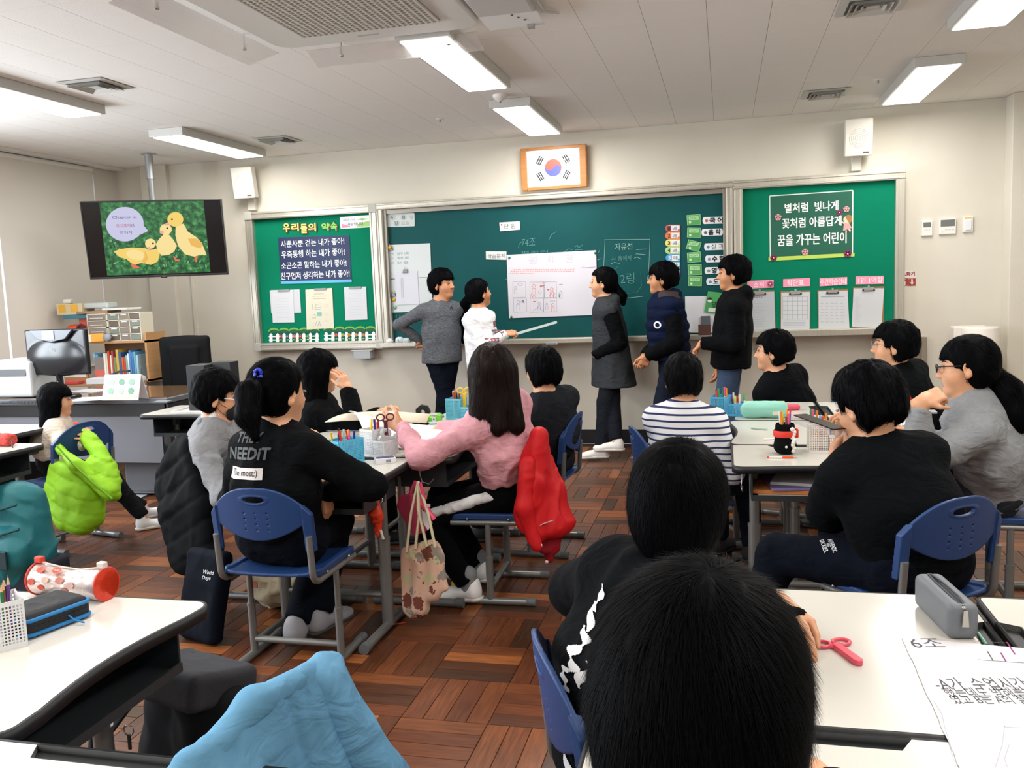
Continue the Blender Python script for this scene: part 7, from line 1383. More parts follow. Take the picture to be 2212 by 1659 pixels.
basket(-1.43, 4.60, 8, 0.085, 0.05, 0.09, 0.115, 0.07, '6cc3dc', 'light blue pierced basket with yellow scissors beyond the pink arm', P0('27358c', 'f08a2e', 'dfe3e6', 'e0342f', '1f7a4c', '8a4a2a', '1b1c20', 'e8609a'), 'the light blue basket with the yellow scissors')
basket(0.025, 4.70, 10, 0.09, 0.10, 0.10, 0.10, 0.065, '4fb3dd', 'bright blue pierced basket full of pens behind the striped boy', [(c_, 0, 0) for c_ in ('e0342f', '8a4a2a', '3fae5a', '1f7a4c', 'e8609a', 'f08a2e')]+[(c_, 1, 0) for c_ in ('6a3f9a', 'dfe3e6', '1b1c20', 'c9e04a', 'dfe3e6', '8a4a2a', '3fae5a', 'e0342f')], 'the bright blue basket')
basket(0.392, 3.725, 0, 0.075, 0.055, 0.10, 0.125, 0.075, 'dfddd6', 'white pierced basket beside the black felt pot', [(c_, 0, 0) for c_ in ('3fae5a', 'e8609a', 'f08a2e', 'e0342f', '5fc4d8', 'f08a2e')]+[('8a4a2a', 1, 1), ('27358c', 1, 0), ('f2cf3a', 1, 0), ('e0342f', 1, 1)], 'the white basket by the felt pot')
basket(-1.536, 1.474, -53, 0.13, 0.0, 0.085, 0.105, 0.06, 'dfe0e2', 'white pierced basket of coloured pencils at the left picture edge', [('3fae5a', 0, 0), ('e8609a', 0, 0)]+[(c_, 0, 1) for c_ in ('8a4a2a', 'e0342f', '27358c', 'f08a2e', '27358c', '8a4a2a', '6a3f9a', 'e0342f', '1f7a4c', '8a4a2a', '6a3f9a', '1b1c20')], 'the white pencil basket on the near left desk')
def scissors(loc, rz, tilt, col, lb, up=False):
 t = empty('scissors', loc, lb, 'scissors', None, rz); m = flat(col, 0.3); R = Matrix.Rotation(math.pi/2, 4, 'X') if up else Matrix.Identity(4)
 for q in (-1, 1):
  MB().tube([R @ Vector((q*0.021+0.017*math.cos(a), 0.022+0.014*math.sin(a), 0.004)) for a in np.linspace(0, 6.28, 21)[:-1]], 0.0036, 8, closed=True).build('handle_loop', m, t)
 mb = MB().tube([R @ Vector(p) for p in ((-0.012, 0.010, 0.005), (0.0, -0.004, 0.005), (0.012, 0.010, 0.005))], 0.005, 8)
 MB().prism([(-0.008, 0.008), (0.008, 0.008), (0.0095, -0.07), (0.005, -0.078), (-0.005, -0.078), (-0.0095, -0.07)], 0.0, 0.011, T=R).build('blade_guard', m, t, 0.002); mb.build('neck', m, t); return t
scissors((0.205, 1.725, ZD), 0.42, 0, 'e8546a', 'pink safety scissors lying on the near right desk')
scissors((-1.405, 4.60, ZD+0.135), 0.1, 0, 'e9c93a', 'yellow scissors standing in the light blue basket', True); scissors((-1.455, 3.56, ZD+0.15), 0.5, 0, '5a2a38', 'dark red handled scissors standing in the white basket', True)
def prism_box(name, x, y, z, sz, rz, col, lb, cat, bev=0.003, rough=0.5):
 b = MB().box((0, 0, sz[2]/2), sz).build(name, col if not isinstance(col, str) else flat(col, rough), None, bev); b.location = (x, y, z); b.rotation_euler = (0, 0, rz); return tag(b, lb, cat)
t = empty('eraser_box', (-1.405, 3.41, ZD), 'small white carton with a dark blue lid at the desk corner', 'box', None, 0.55); boxes('carton', flat('e3e4ea'), t, [((0, 0, 0.011), (0.085, 0.05, 0.022))], 0.001); boxes('lid_print', flat('34396e'), t, [((0.0, 0.003, 0.0228), (0.075, 0.035, 0.001))]); boxes('barcode', flat('8a8a92'), t, [((0.01, -0.0255, 0.011), (0.02, 0.001, 0.012))])
def tape_disp(x, y, z, rz, col, reel, lb, s=1.0, star=False):
 t = empty('tape_dispenser', (x, y, z), lb, 'tape dispenser', None, rz); m = mat('tape_'+col, col, 0.3) if col != 'clear' else mat('clear_plastic', 'e4e8e8', 0.15, trans=0.4)
 MB().prism([(-0.06*s, 0), (0.075*s, 0), (0.078*s, 0.035*s), (0.055*s, 0.04*s), (0.045*s, 0.022*s), (0.02*s, 0.03*s), (-0.05*s, 0.045*s), (-0.065*s, 0.02*s)], -0.02*s, 0.02*s, 0, 'y').build('base', m, t, 0.004)
 R = Matrix.Rotation(math.pi/2, 3, 'X'); n = 7 if star else 28
 MB().lathe([(0.012*s, -0.012*s), (0.036*s, -0.012*s), (0.036*s, 0.012*s), (0.012*s, 0.012*s), (0.012*s, -0.012*s)], (-0.012*s, 0, 0.05*s), n, R=R, sm=not star).build('reel', reel if not isinstance(reel, str) else flat(reel, 0.4), t); return t
t = tape_disp(-1.59, 4.47, ZD, 0.1, '7ccf3f', '15171a', 'bright green tape dispenser with a black reel beyond the pink arm', 1.15, True); boxes('label', flat('e6e6de'), t, [((0.05, -0.0245, 0.02), (0.018, 0.001, 0.028))]); boxes('label_dot', flat('5a3a2a'), t, [((0.05, -0.0255, 0.02), (0.008, 0.0006, 0.008))])
tape_disp(-1.45, 3.56, ZD+0.065, 0.8, 'clear', mat('clear_plastic', 'e4e8e8', 0.15, trans=0.4), 'clear tape dispenser sitting in the white basket', 0.7)
q = onZ(895, 970, ZD); t = empty('marker_pen', (q[0], q[1], ZD+0.009), 'white board marker with red print lying on the kraft paper', 'pen', None, 0.45); MB().tube([(-0.055, 0, 0), (0.03, 0, 0)], 0.0085, 12).build('barrel', flat('e8e4e2', 0.3), t); MB().tube([(-0.03, 0, 0), (0.005, 0, 0)], 0.0087, 12).build('print', flat('b8452f', 0.3), t); MB().tube([(0.03, 0, 0), (0.055, 0, 0)], 0.0092, 12).build('cap', flat('4a1f1c', 0.3), t)
s = SDF().box((0, 0, 0.008), (0.105, 0.045, 0.008), None, 0.006); t = empty('plastic_bag', tuple(onZ(910, 984, ZD)), 'thin clear bag of pens with pale green print on the kraft paper', 'bag', None, 0.1); sdf_obj('bag', s, 0.004, mat('bag_clear', 'dfe6e0', 0.25, alpha=0.55), t, disp=folds(0.005, 45, 8))
for i in range(3): MB().tube([(-0.06+0.01*i, -0.02+0.018*i, 0.009), (0.07, -0.01+0.012*i, 0.009)], 0.005, 8).build('pen_inside', flat(('b9d98a', 'dfe5da', '9fc8b0')[i]), t)
# the rolled-up kraft and white paper being held
def ruled(name, rows, m, th=0.0015):
 A = np.array(rows, float); r, c_ = A.shape[:2]; V = np.concatenate([A.reshape(-1, 3), A.reshape(-1, 3)-A3(0, 0, th)]); F = []; n = r*c_
 for i in range(r-1):
  for j in range(c_-1): a = i*c_+j; F += [(a, a+1, a+c_+1, a+c_), (n+a, n+a+c_, n+a+c_+1, n+a+1)]
 for j in range(c_-1): F += [(j, n+j, n+j+1, j+1), ((r-1)*c_+j, (r-1)*c_+j+1, n+(r-1)*c_+j+1, n+(r-1)*c_+j)]
 for i in range(r-1): F += [(i*c_, (i+1)*c_, n+(i+1)*c_, n+i*c_), (i*c_+c_-1, n+i*c_+c_-1, n+(i+1)*c_+c_-1, (i+1)*c_+c_-1)]
 return obj(name, mesh_np(name, V, np.array(F), mats=[m], smooth=True))
rows = []
for u in np.linspace(0, 1, 15):            # from the near edge on the desk up and over the held roll
 row = []
 for v in np.linspace(0, 1, 14):
  left = np.array([-1.60, 3.70, ZD+0.004]); right = np.array([-1.17, 3.60, ZD+0.004]); fl_, fr_ = np.array([-1.93, 4.22, ZD+0.09]), np.array([-1.22, 4.02, ZD+0.02])
  p = (left*(1-u)+fl_*u)*(1-v)+(right*(1-u)+fr_*u)*v; p[2] += 0.055*math.sin(math.pi*u*0.95)*(0.35+0.65*(1-v))*1.0+0.012*math.sin(5*v+3*u); row.append(p)
 rows.append(row)
b = ruled('large_paper', rows, mat('white_paper', 'dcdde0', 0.7)); tag(b, 'large curling white sheet held over the centre desks by the pink girl', 'paper')
rows = [[np.array([x, y, ZD+0.0018]) for x in np.linspace(-1.56, -1.16, 5)] for y in np.linspace(3.535, 3.80, 4)]; b = ruled('kraft_sheet', rows, mat('kraft', 'd9c9ad', 0.7), 0.001); tag(b, 'cream kraft sheet under the white one on the centre desks', 'paper')
rows = []
for u in np.linspace(0, 1, 8):
 rows.append([np.array([-1.93, 4.22, ZD+0.09])*(1-v)+np.array([-1.52, 4.36, ZD+0.07])*v+A3(-0.10*u*(1-v), -0.08*u, -0.035*u*u+0.01*math.sin(4*v)) for v in np.linspace(0, 1, 7)])
b = ruled('curled_sheet', rows, mat('kraft_light', 'dccfbb', 0.7)); tag(b, 'cream underside of the curled sheet by the girl with her hand on her face', 'paper')
for i, (x, y, rz, sz, c_, lb) in enumerate(((-1.78, 4.44, 0.3, (0.16, 0.10, 0.006), 'cfd4da', 'printed handouts at the back of the centre desks'), (-1.62, 4.62, -0.2, (0.14, 0.09, 0.01), '6a6f74', 'dark pencil pouch lying at the back of the centre desks'), (-1.50, 4.44, 0.5, (0.12, 0.06, 0.008), 'b8c9d0', 'pale clear bag beside the green tape dispenser'))): prism_box('handout' if i == 0 else 'flat_pouch' if i == 1 else 'clear_bag', x, y, ZD, sz, rz, c_, lb, ('paper', 'pouch', 'bag')[i])
for i, (x, y, rz, c_) in enumerate(((-1.70, 4.50, 0.4, '3a3f45'), (-1.66, 4.42, 1.0, 'd98a9a'), (-1.73, 4.58, -0.3, '7fb0c4'))):
 b = MB().tube([(-0.06, 0, 0.0045), (0.06, 0, 0.0045)], 0.0042, 8).build('loose_pen', flat(c_, 0.35)); b.location = (x, y, ZD+(0.007 if i < 2 else 0)); b.rotation_euler = (0, 0, rz); tag(b, '%s loose pen on the back centre desks' % ('black', 'pink', 'blue')[i], 'pen')
# right group
t = empty('pencil_case', (0.19, 4.60, ZD), 'mint green rounded pencil case behind the striped boy', 'pencil case', None, -0.05); mm = mat('mint_cloth', '8fd0be', 0.75, bump=(300, 0.1))
s = SDF().box((0, 0, 0.042), (0.115, 0.042, 0.042), None, 0.036); sdf_obj('body', s, 0.005, mm, t, disp=folds(0.003, 20, 4)); MB().tube([(-0.10, 0.0, 0.083), (0.10, 0.0, 0.083)], 0.003, 6).build('zip', flat('c9e6c4'), t); MB().box((0.055, -0.0435, 0.028), (0.028, 0.003, 0.018)).build('label', flat('e5dfc6'), t)
prism_box('pink_pouch', 0.34, 4.86, ZD, (0.09, 0.04, 0.03), 0.2, 'd8506a', 'small red and clear pouch behind the mint pencil case', 'pouch', 0.01)
t = empty('felt_pot', (0.232, 3.665, ZD), 'black felt pencil pot with a red band and white lace', 'pot'); fb = mat('black_felt', '0c0d0f', 0.95, spec=0.1)
s = SDF().cone((0, 0, 0.035), (0, 0, 0.115), 0.043, 0.038, 0.01).ell((0, 0, 0.03), (0.044, 0.044, 0.03), None, 0.01); s.cut((0, 0, 0.128), (0, 0, 1)).cut((0, 0, 0.001), (0, 0, -1)); s.cone((0, 0, 0.05), (0, 0, 0.2), 0.033, 0.033, 0.003, op='s'); sdf_obj('pot', s, 0.004, fb, t)
MB().lathe([(0.0445, 0.072), (0.0465, 0.078), (0.0465, 0.094), (0.0435, 0.098)], n=32).build('red_band', mat('red_ribbon', 'd8301f', 0.6), t); MB().box((0.046, 0.0, 0.085), (0.012, 0.03, 0.036)).build('red_knot', mat('red_ribbon', 'd8301f', 0.6), t, 0.004)
lc = MB()
for i in range(9): lc.lathe([(0, 0), (0.009, 0.002), (0.009, 0.004), (0, 0.006)], (0.030+0.004*math.sin(i*2.1), -0.034+0.002*math.cos(i), 0.018+i*0.011), 10, R=Matrix.Rotation(math.pi/2, 3, 'X'))
tag(lc.build('white_lace', mat('lace', 'ecebe6', 0.9), t), kind='stuff'); MB().lathe([(0, 0), (0.005, 0.001), (0.005, 0.003), (0, 0.005)], (0.002, -0.0465, 0.036), 12, R=Matrix.Rotation(math.pi/2, 3, 'X')).build('pearl', flat('f0f0ee', 0.2), t)
rk = random.Random(8)
for i, c_ in enumerate(('1b1c20', '2f6fc4', '8a4a2a', 'e0342f', 'c9e04a', '6a3f9a', 'f2cf3a', 'f08a2e', '27358c', 'dfe3e6', 'e8609a', 'f08a2e')):
 a = i*2.4; r_ = 0.008+0.016*((i % 4)/4); pen(0.232+r_*math.cos(a), 3.665+r_*math.sin(a), ZD+0.03, 0.232+r_*1.9*math.cos(a), 3.665+r_*1.9*math.sin(a), ZD+0.155+rk.uniform(0, 0.025), c_, rk.choice((c_, 'e6e6e8')), '%s%s pencil or pen standing in the black felt pot' % ('second ' if i in (11,) else '', PC[c_]), 'pencils in the felt pot', 0.0038)
q = onZ(1690, 990, ZD); t = empty('mechanical_pencil', (q[0], q[1], ZD+0.0045), 'white and orange mechanical pencil lying before the felt pot', 'pencil', None, -0.02)
MB().tube([(-0.05, 0, 0), (0.0, 0, 0)], 0.0042, 10).build('barrel', flat('ece6e0', 0.3), t); MB().tube([(0.0, 0, 0), (0.04, 0, 0)], 0.0045, 10).build('grip', flat('e4592e', 0.4), t); MB().tube([(0.04, 0, 0), (0.058, 0, -0.001)], [0.004, 0.0008], 10).build('tip', flat('b9a28a', 0.4), t); MB().tube([(-0.058, 0, 0), (-0.05, 0, 0)], 0.004, 10).build('button', flat('e4592e', 0.4), t)
b = MB().tube([(-0.035, 0.02, 0.005), (0.035, -0.02, 0.005)], 0.006, 8).build('glue_tube', flat('b9c9c0', 0.35)); b.location = tuple(onZ(1640, 928, ZD)); tag(b, 'pale grey pen lying on the curved desk', 'pen')
b = MB().tube([(-0.03, -0.012, 0.004), (0.04, 0.012, 0.004)], 0.004, 8).build('thin_pen', flat('e6e4e0', 0.35)); b.location = tuple(onZ(1665, 950, ZD)); tag(b, 'thin white pen lying across the joint of two desks', 'pen')
c0 = (onY(1730, 895, 3.18)+onY(1812, 925, 3.05))/2; a_, b_ = onY(1728, 897, 3.25), onY(1815, 928, 3.03); d_ = nrm(b_-a_); t = empty('ruler_box', tuple((a_+b_)/2), 'clear plastic pencil box held up by the boy in the black T-shirt', 'box'); ln_ = np.linalg.norm(b_-a_); Rm = Matrix(np.stack([d_, nrm(np.cross((0, 0, 1), d_)), nrm(np.cross(d_, np.cross((0, 0, 1), d_)))], 1).tolist())
MB().box((0, 0, -0.018), (ln_, 0.05, 0.020), R=Rm).build('clear_box', mat('clear_box', 'd8d0ce', 0.2, alpha=0.25, trans=0.3), t, 0.004); MB().box((0, 0, 0.002), (ln_, 0.05, 0.004), R=Rm).build('dark_slide', flat('2a1a1c', 0.3), t)
prism_box('paper_slip', *onZ(2015, 958, ZD)[:2], ZD, (0.16, 0.05, 0.006), 0.3, 'e9eae6', 'small white sheet at the desk edge under the grey hoodie', 'paper'); prism_box('grey_tablet', *onZ(1985, 892, ZD)[:2], ZD, (0.16, 0.07, 0.012), -0.05, 'a6a4a4', 'grey flat case lying before the girl in the grey hoodie', 'case'); prism_box('white_sheet', 0.70, 4.45, ZD, (0.30, 0.22, 0.002), 0.1, 'f1f2f4', 'white sheet on the desks between the right group', 'paper', 0)
# under the right front desk
for i, (z, sz, c_, rz, lb, dx) in enumerate(((0.563, (0.40, 0.26, 0.012), 'c9c4b8', 0.03, 'workbook at the bottom of the shelf under the felt pot desk', 0), (0.576, (0.36, 0.25, 0.016), 'd9884a', -0.05, 'orange edged textbook on the shelf under the felt pot desk', -0.03), (0.593, (0.38, 0.24, 0.010), '8a80b8', 0.12, 'violet workbook on the shelf under the felt pot desk', 0.03), (0.604, (0.30, 0.22, 0.012), 'c9cacc', -0.2, 'white papers on top of the books on the shelf', 0.02))):
 prism_box('workbook' if i < 3 else 'loose_papers', 0.315+dx, 3.60, z, sz, rz, c_, lb, 'book' if i < 3 else 'papers', 0.002)
b = MB().tube([(0, 0, 0), (0.10, 0.22, 0)], 0.015, 18).build('paper_tube', m_paper); b.location = (0.50, 3.42, 0.632); tag(b, 'white paper tube sticking out of the desk shelf', 'tube')
# near right
t = empty('pencil_case', (0.435, 1.90, ZD), 'grey rubber pencil case with an open zip on the near right desk', 'pencil case', None, -0.30+math.pi/2-0.9); mgc = mat('grey_rubber', '6b7076', 0.55)
s = SDF().box((0, 0, 0.036), (0.098, 0.030, 0.036), None, 0.014); s.box((0, 0, 0.075), (0.085, 0.005, 0.02), None, 0.004, 0.004, 's'); t.rotation_euler = (0, 0, math.atan2(1.815-2.0, 0.43-0.405)); sdf_obj('body', s, 0.0035, mgc, t)
for q_ in (-1, 1): MB().tube([(-0.09, q_*0.002, 0.0705), (-0.03, q_*0.007, 0.0725), (0.05, q_*0.007, 0.0725), (0.092, q_*0.002, 0.068), (0.0985, q_*0.001, 0.05)], 0.0022, 6).build('zip_tape', flat('3a3e44'), t)
MB().lathe([(0, 0), (0.0045, 0), (0.0045, 0.006), (0, 0.006)], (0.094, 0, 0.062), 12).build('zip_slider', m_steel, t); MB().prism([(-0.004, 0), (0.004, 0), (0.0065, -0.032), (-0.0065, -0.032)], 0.1035, 0.1055, 0, 'x', T=Matrix.Translation((0, 0, 0.062))).build('zip_puller', mat('puller', 'b9b4a6', 0.3, metal=0.8), t)
b = MB().tube([(0, -0.03, 0), (0, 0.03, 0)], 0.0045, 10).build('green_pen', flat('6fa08a', 0.2)); b.location = (0.4885, 1.83, ZD-0.007); tag(b, 'green pen lying in the pen groove right of the grey case', 'pen')
# written paper
zp = ZD+0.0012; p_ = [onZ(x, y, zp) for x, y in ((1948, 1377), (2330, 1412), (2500, 1900), (2180, 1900))]; rr2 = random.Random(4); edge = []
for u in np.linspace(0, 1, 40): q = p_[0]*(1-u)+p_[3]*u; edge.append((q[0]+rr2.uniform(-0.0012, 0.0012), q[1]))
t = empty('written_paper', (p_[0][0]+0.15, p_[0][1]-0.2, zp), 'big white paper with a group number and handwriting over the near right desks', 'paper'); ox, oy = t.location[0], t.location[1]
MB().prism([(x-ox, y-oy) for x, y in edge]+[(p_[2][0]-ox, p_[2][1]-oy), (p_[1][0]-ox, p_[1][1]-oy)], 0, 0.0008).build('sheet', mat('drawing_paper', 'd9d9e0', 0.75), t)
ink = flat('54545a', 0.8)
def ptext(s, x0, y0, x1, y1, m, rz=None):
 """writing lying on the sheet, spanning the pixel box"""
 a, b = onZ(x0, (y0+y1)/2, zp), onZ(x1, (y0+y1)/2, zp); top, bot = onZ((x0+x1)/2, y0, zp), onZ((x0+x1)/2, y1, zp); d = b-a; ang = math.atan2(d[1], d[0]); c = (a+b)/2; hgt = abs((top-bot) @ A3(-math.sin(ang), math.cos(ang), 0))
 T = Matrix.Translation((c[0]-ox, c[1]-oy, 0.0011)) @ Matrix.Rotation(ang, 4, 'Z'); text_fit(s, np.linalg.norm(d), hgt, T, m, t)
ptext('6조', 1966, 1380, 2035, 1400, ink); ptext('-A가  수업시간에', 2018, 1464, 2245, 1492, ink); ptext('했는데도 방해를 하', 2040, 1486, 2245, 1508, ink); ptext('였고 B는 A의 잘못', 2055, 1502, 2240, 1522, ink)
def pline(pts, m, w=0.0016, nm='pen_line'):
 mb = MB()
 for p, q in zip(pts[:-1], pts[1:]):
  a, b = onZ(*p, zp), onZ(*q, zp); d = nrm(b-a); n = A3(-d[1], d[0], 0)*w/2; mb.add([(v[0]-ox, v[1]-oy, 0.0011) for v in (a+n, b+n, b-n, a-n)], [(0, 1, 2, 3)])
 mb.build(nm, m, t)
pl = flat('8c3f78', 0.8); gy = flat('b9b9c0', 0.8)
pline([(2100, 1386), (2178, 1390)], ink); pline([(2175, 1388), (2193, 1415)], pl, 0.0028); pline([(2133, 1408), (2145, 1428)], ink, 0.0022); pline([(2162, 1411), (2173, 1430)], pl, 0.0028); pline([(2112, 1426), (2212, 1433)], ink)
pline([(2017, 1515), (2035, 1545), (2040, 1570), (2068, 1659)], gy, 0.001); pline([(2150, 1659), (2165, 1610), (2170, 1570)], gy, 0.001); pline([(2168, 1571), (2212, 1574)], gy, 0.001); pline([(2176, 1659), (2170, 1640), (2180, 1610)], gy, 0.001)
# near left
q0, q1 = onZ(90, 1290, ZD), onZ(235, 1305, ZD); t = empty('pencil_case', (-1.585, 1.785, ZD), 'shiny silver and red cylindrical pencil case on the near left desk', 'pencil case', None, -0.10)
ms_ = mat('silver_foil', 'd2c2bd', 0.22, metal=0.55, bump=(30, 0.5)); mr_ = mat('red_foil', 'd23a22', 0.2, metal=0.35, bump=(40, 0.4))
s = SDF().cone((-0.105, 0, 0.040), (0.105, 0, 0.040), 0.040, 0.040, 0.005); s.cut((0.108, 0, 0), (1, 0, 0)).cut((-0.108, 0, 0), (-1, 0, 0)); bd_ = sdf_obj('body', s, 0.004, ms_, t, disp=lambda P: 0.0045*(1-np.abs(P[..., 0])/0.11)*np.exp(-((P[..., 2]-0.08)/0.02)**2)*3+0.002*(vnoise(P*40, 3)-0.5))
R = Matrix.Rotation(math.pi/2, 3, 'Y')
for q_ in (-1, 1): MB().lathe([(0, 0.0), (0.036, 0.002), (0.0395, 0.0)], (q_*0.1095, 0, 0.040), 28, R=R if q_ > 0 else Matrix.Rotation(-math.pi/2, 3, 'Y')).build('red_end', mr_, t); MB().tube([(q_*0.108, 0.040*math.cos(a), 0.040+0.040*math.sin(a)) for a in np.linspace(0, 6.28, 33)[:-1]], 0.0025, 6, closed=True).build('piping', flat('d8402c'), t); MB().box((q_*0.10, 0, 0.088), (0.022, 0.016, 0.016)).build('end_tab', flat('cf3d2a' if q_ < 0 else 'd9cfc6'), t, 0.003)
MB().tube([(-0.09, 0, 0.081), (-0.03, 0, 0.073), (0.03, 0, 0.071), (0.09, 0, 0.080)], 0.0025, 6).build('zip', flat('c9beb4'), t)
for i, (x, a, r_) in enumerate(((-0.07, 0.9, 0.011), (-0.045, 0.3, 0.010), (-0.02, 0.95, 0.012), (0.0, 0.35, 0.011), (-0.09, 0.1, 0.010), (0.035, 0.1, 0.010), (-0.06, -0.2, 0.009), (0.015, -0.25, 0.009))):
 c_ = A3(x, -0.0412*math.cos(a), 0.040+0.0412*math.sin(a)); n_ = A3(0, -math.cos(a), math.sin(a)); mb = MB(); u_ = A3(0, math.sin(a), math.cos(a)); k_ = 14
 V = [c_+n_*(0.0006-0.5*(r_*0.8*math.sin(w))**2/0.041)+A3(1, 0, 0)*r_*1.2*math.cos(w)*(1+0.12*(-1)**j)+u_*r_*0.8*math.sin(w)*(1+0.12*(-1)**j) for j, w in enumerate(np.linspace(0, 6.28, k_+1)[:-1])]; mb.add(V, [tuple(range(k_))]).build('printed_badge', flat(('c94a38', 'd6a89c', 'd8452f', 'b9705f')[i % 4]), t)
 if i == 2: T_ = Matrix(((1, u_[0], n_[0], c_[0]), (0, u_[1], n_[1], c_[1]+n_[1]*0.001), (0, u_[2], n_[2], c_[2]+n_[2]*0.001), (0, 0, 0, 1))); text_fit('FUN!', 0.016, 0.006, T_, flat('f2d9d0'), t)
t = empty('pencil_case', (-1.520, 1.615, ZD), 'black zip case with bright blue trim on the near left desk', 'pencil case', None, -0.28); mk_ = mat('case_black', '1d1f23', 0.8); mz = mat('case_blue', '1f78b8', 0.6)
s = SDF().box((0, 0, 0.026), (0.060, 0.078, 0.026), None, 0.014); sdf_obj('body', s, 0.004, mk_, t, disp=folds(0.0015, 25, 6))
for z_ in (0.040, 0.008): MB().tube([(x, y, z_) for x, y in rrect(-0.061, 0.061, -0.079, 0.079, 0.018)], 0.0048, 8, closed=True).build('blue_trim', mz, t)
MB().tube([(x, y, 0.024) for x, y in rrect(-0.0605, 0.0605, -0.0785, 0.0785, 0.018)], 0.002, 6, closed=True).build('zip', flat('0f1012'), t); MB().tube([(0.060, 0.02, 0.024), (0.075, 0.025, 0.012), (0.095, 0.035, 0.006)], 0.002, 6).build('zip_cord', mz, t)
t = empty('pencil_case', (-3.70, 3.74, ZD), 'red woven pencil case at the left picture edge', 'pencil case', None, -0.1); s = SDF().box((0, 0, 0.032), (0.12, 0.035, 0.032), None, 0.028); sdf_obj('body', s, 0.006, mat('red_weave', 'b83a30', 0.8, noise=(90, 0.45), bump=(90, 0.6)), t, disp=folds(0.003, 30, 2)); MB().tube([(0.10, -0.02, 0.04), (0.14, -0.03, 0.03), (0.165, -0.05, 0.002)], 0.003, 6).build('strap', flat('3a2428'), t)
# small things held or worn loose
q = PPL['white']; w_ = q['wrist'][1]; a_, b_ = Y3(1112, 722, 6.90), Y3(1198, 697, 6.95); t = empty('ruler', tuple((a_+b_)/2), 'clear plastic ruler held out as a pointer by the girl in white', 'ruler'); d_ = nrm(b_-a_); Rm = Matrix(np.stack([d_, nrm(np.cross((0, 0, 1), d_)), nrm(np.cross(d_, np.cross((0, 0, 1), d_)))], 1).tolist())
MB().box((0, 0, 0), (np.linalg.norm(b_-a_)+0.04, 0.003, 0.020), R=Rm).build('ruler_blade', mat('clear_ruler', 'dfeaea', 0.15, alpha=0.65), t)
b = prism_box('wrapper', *(Y3(165, 922, 4.36)), (0.03, 0.008, 0.03), 0.4, 'd8563a', 'small shiny red wrapper in the small girl\'s fingers', 'wrapper')
# ------------------------------------------------------------------ jackets and bags
def rib_cloth(name, label, cat, m, tops, bots, n, r0, r1, k=0.03, seed=1, disp=None, h=0.009, extra=(), fl=None, parts=()):
 """a hanging cloth: pleats run from the upper polyline to the lower one"""
 T, B = np.array(tops, float), np.array(bots, float); s = SDF()
 def at(L, u): f = u*(len(L)-1); i = min(int(f), len(L)-2); return L[i]*(1-(f-i))+L[i+1]*(f-i)
 rg = np.random.default_rng(seed)
 for i in range(n):
  u = i/(n-1); a, b = at(T, u), at(B, u); md = (a+b)/2+rg.normal(0, 0.010, 3); s.cone(a, md, r0, (r0+r1)/2, k).cone(md, b, (r0+r1)/2, r1*(0.85+0.3*rg.random()), k)
 for e_ in extra: s.cone(*e_[:4], k=k)
 org = A3(T[:, 0].mean(), T[:, 1].mean(), min(T[:, 2].min(), B[:, 2].min())); t = empty(name, tuple(org), label, cat); b = sdf_obj('shell', s, h, m, t, org, disp or folds(0.007, 13, seed, (1, 1, 0.6))); return t, org, b
Y = Y3
PX = lambda x, y, _=0: (x, y)
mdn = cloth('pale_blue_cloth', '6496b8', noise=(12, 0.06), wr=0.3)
# pale blue jacket over the chair in the lower left: rests on the backrest, hangs down both sides
t, o, b = rib_cloth('jacket', 'pale blue jacket draped over the chair in the lower left foreground', 'jacket', mdn,
 [(-0.815, 0.975, 0.690), (-0.775, 1.06, 0.752), (-0.735, 1.18, 0.780), (-0.705, 1.30, 0.787), (-0.690, 1.385, 0.762)],
 [(-0.74, 0.93, 0.30), (-0.68, 1.04, 0.28), (-0.63, 1.16, 0.27), (-0.565, 1.29, 0.27), (-0.52, 1.42, 0.27)], 13, 0.017, 0.030, 0.028, 21, h=0.006, disp=folds(0.006, 9, 21, (1, 1, 0.25)))
s = SDF().cone((-0.690, 1.345, 0.745), (-0.60, 1.36, 0.56), 0.040, 0.046, 0.03).cone((-0.60, 1.36, 0.56), (-0.535, 1.40, 0.36), 0.046, 0.042, 0.03); s.cone((-0.815, 0.975, 0.690), (-0.735, 1.18, 0.787), 0.018, None, 0.03).cone((-0.735, 1.18, 0.787), (-0.692, 1.385, 0.768), 0.018, None, 0.03); sdf_obj('sleeve', s, 0.006, mdn, t, o, folds(0.008, 9, 5, (1, 1, 0.4)))
MB().tube([Vector(A3(-0.640, 1.325, 0.69)-o), Vector(A3(-0.585, 1.33, 0.57)-o), Vector(A3(-0.54, 1.355, 0.42)-o)], 0.0012, 5).build('seam', flat('3f6f8c'), t)
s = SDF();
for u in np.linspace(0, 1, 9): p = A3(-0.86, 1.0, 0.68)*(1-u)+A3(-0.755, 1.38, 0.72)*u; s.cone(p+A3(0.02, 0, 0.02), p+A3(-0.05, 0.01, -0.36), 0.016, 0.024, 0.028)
sdf_obj('lining_side', s, 0.008, cloth('pale_blue_dark', '4f7b9c'), t, o, folds(0.007, 11, 3))
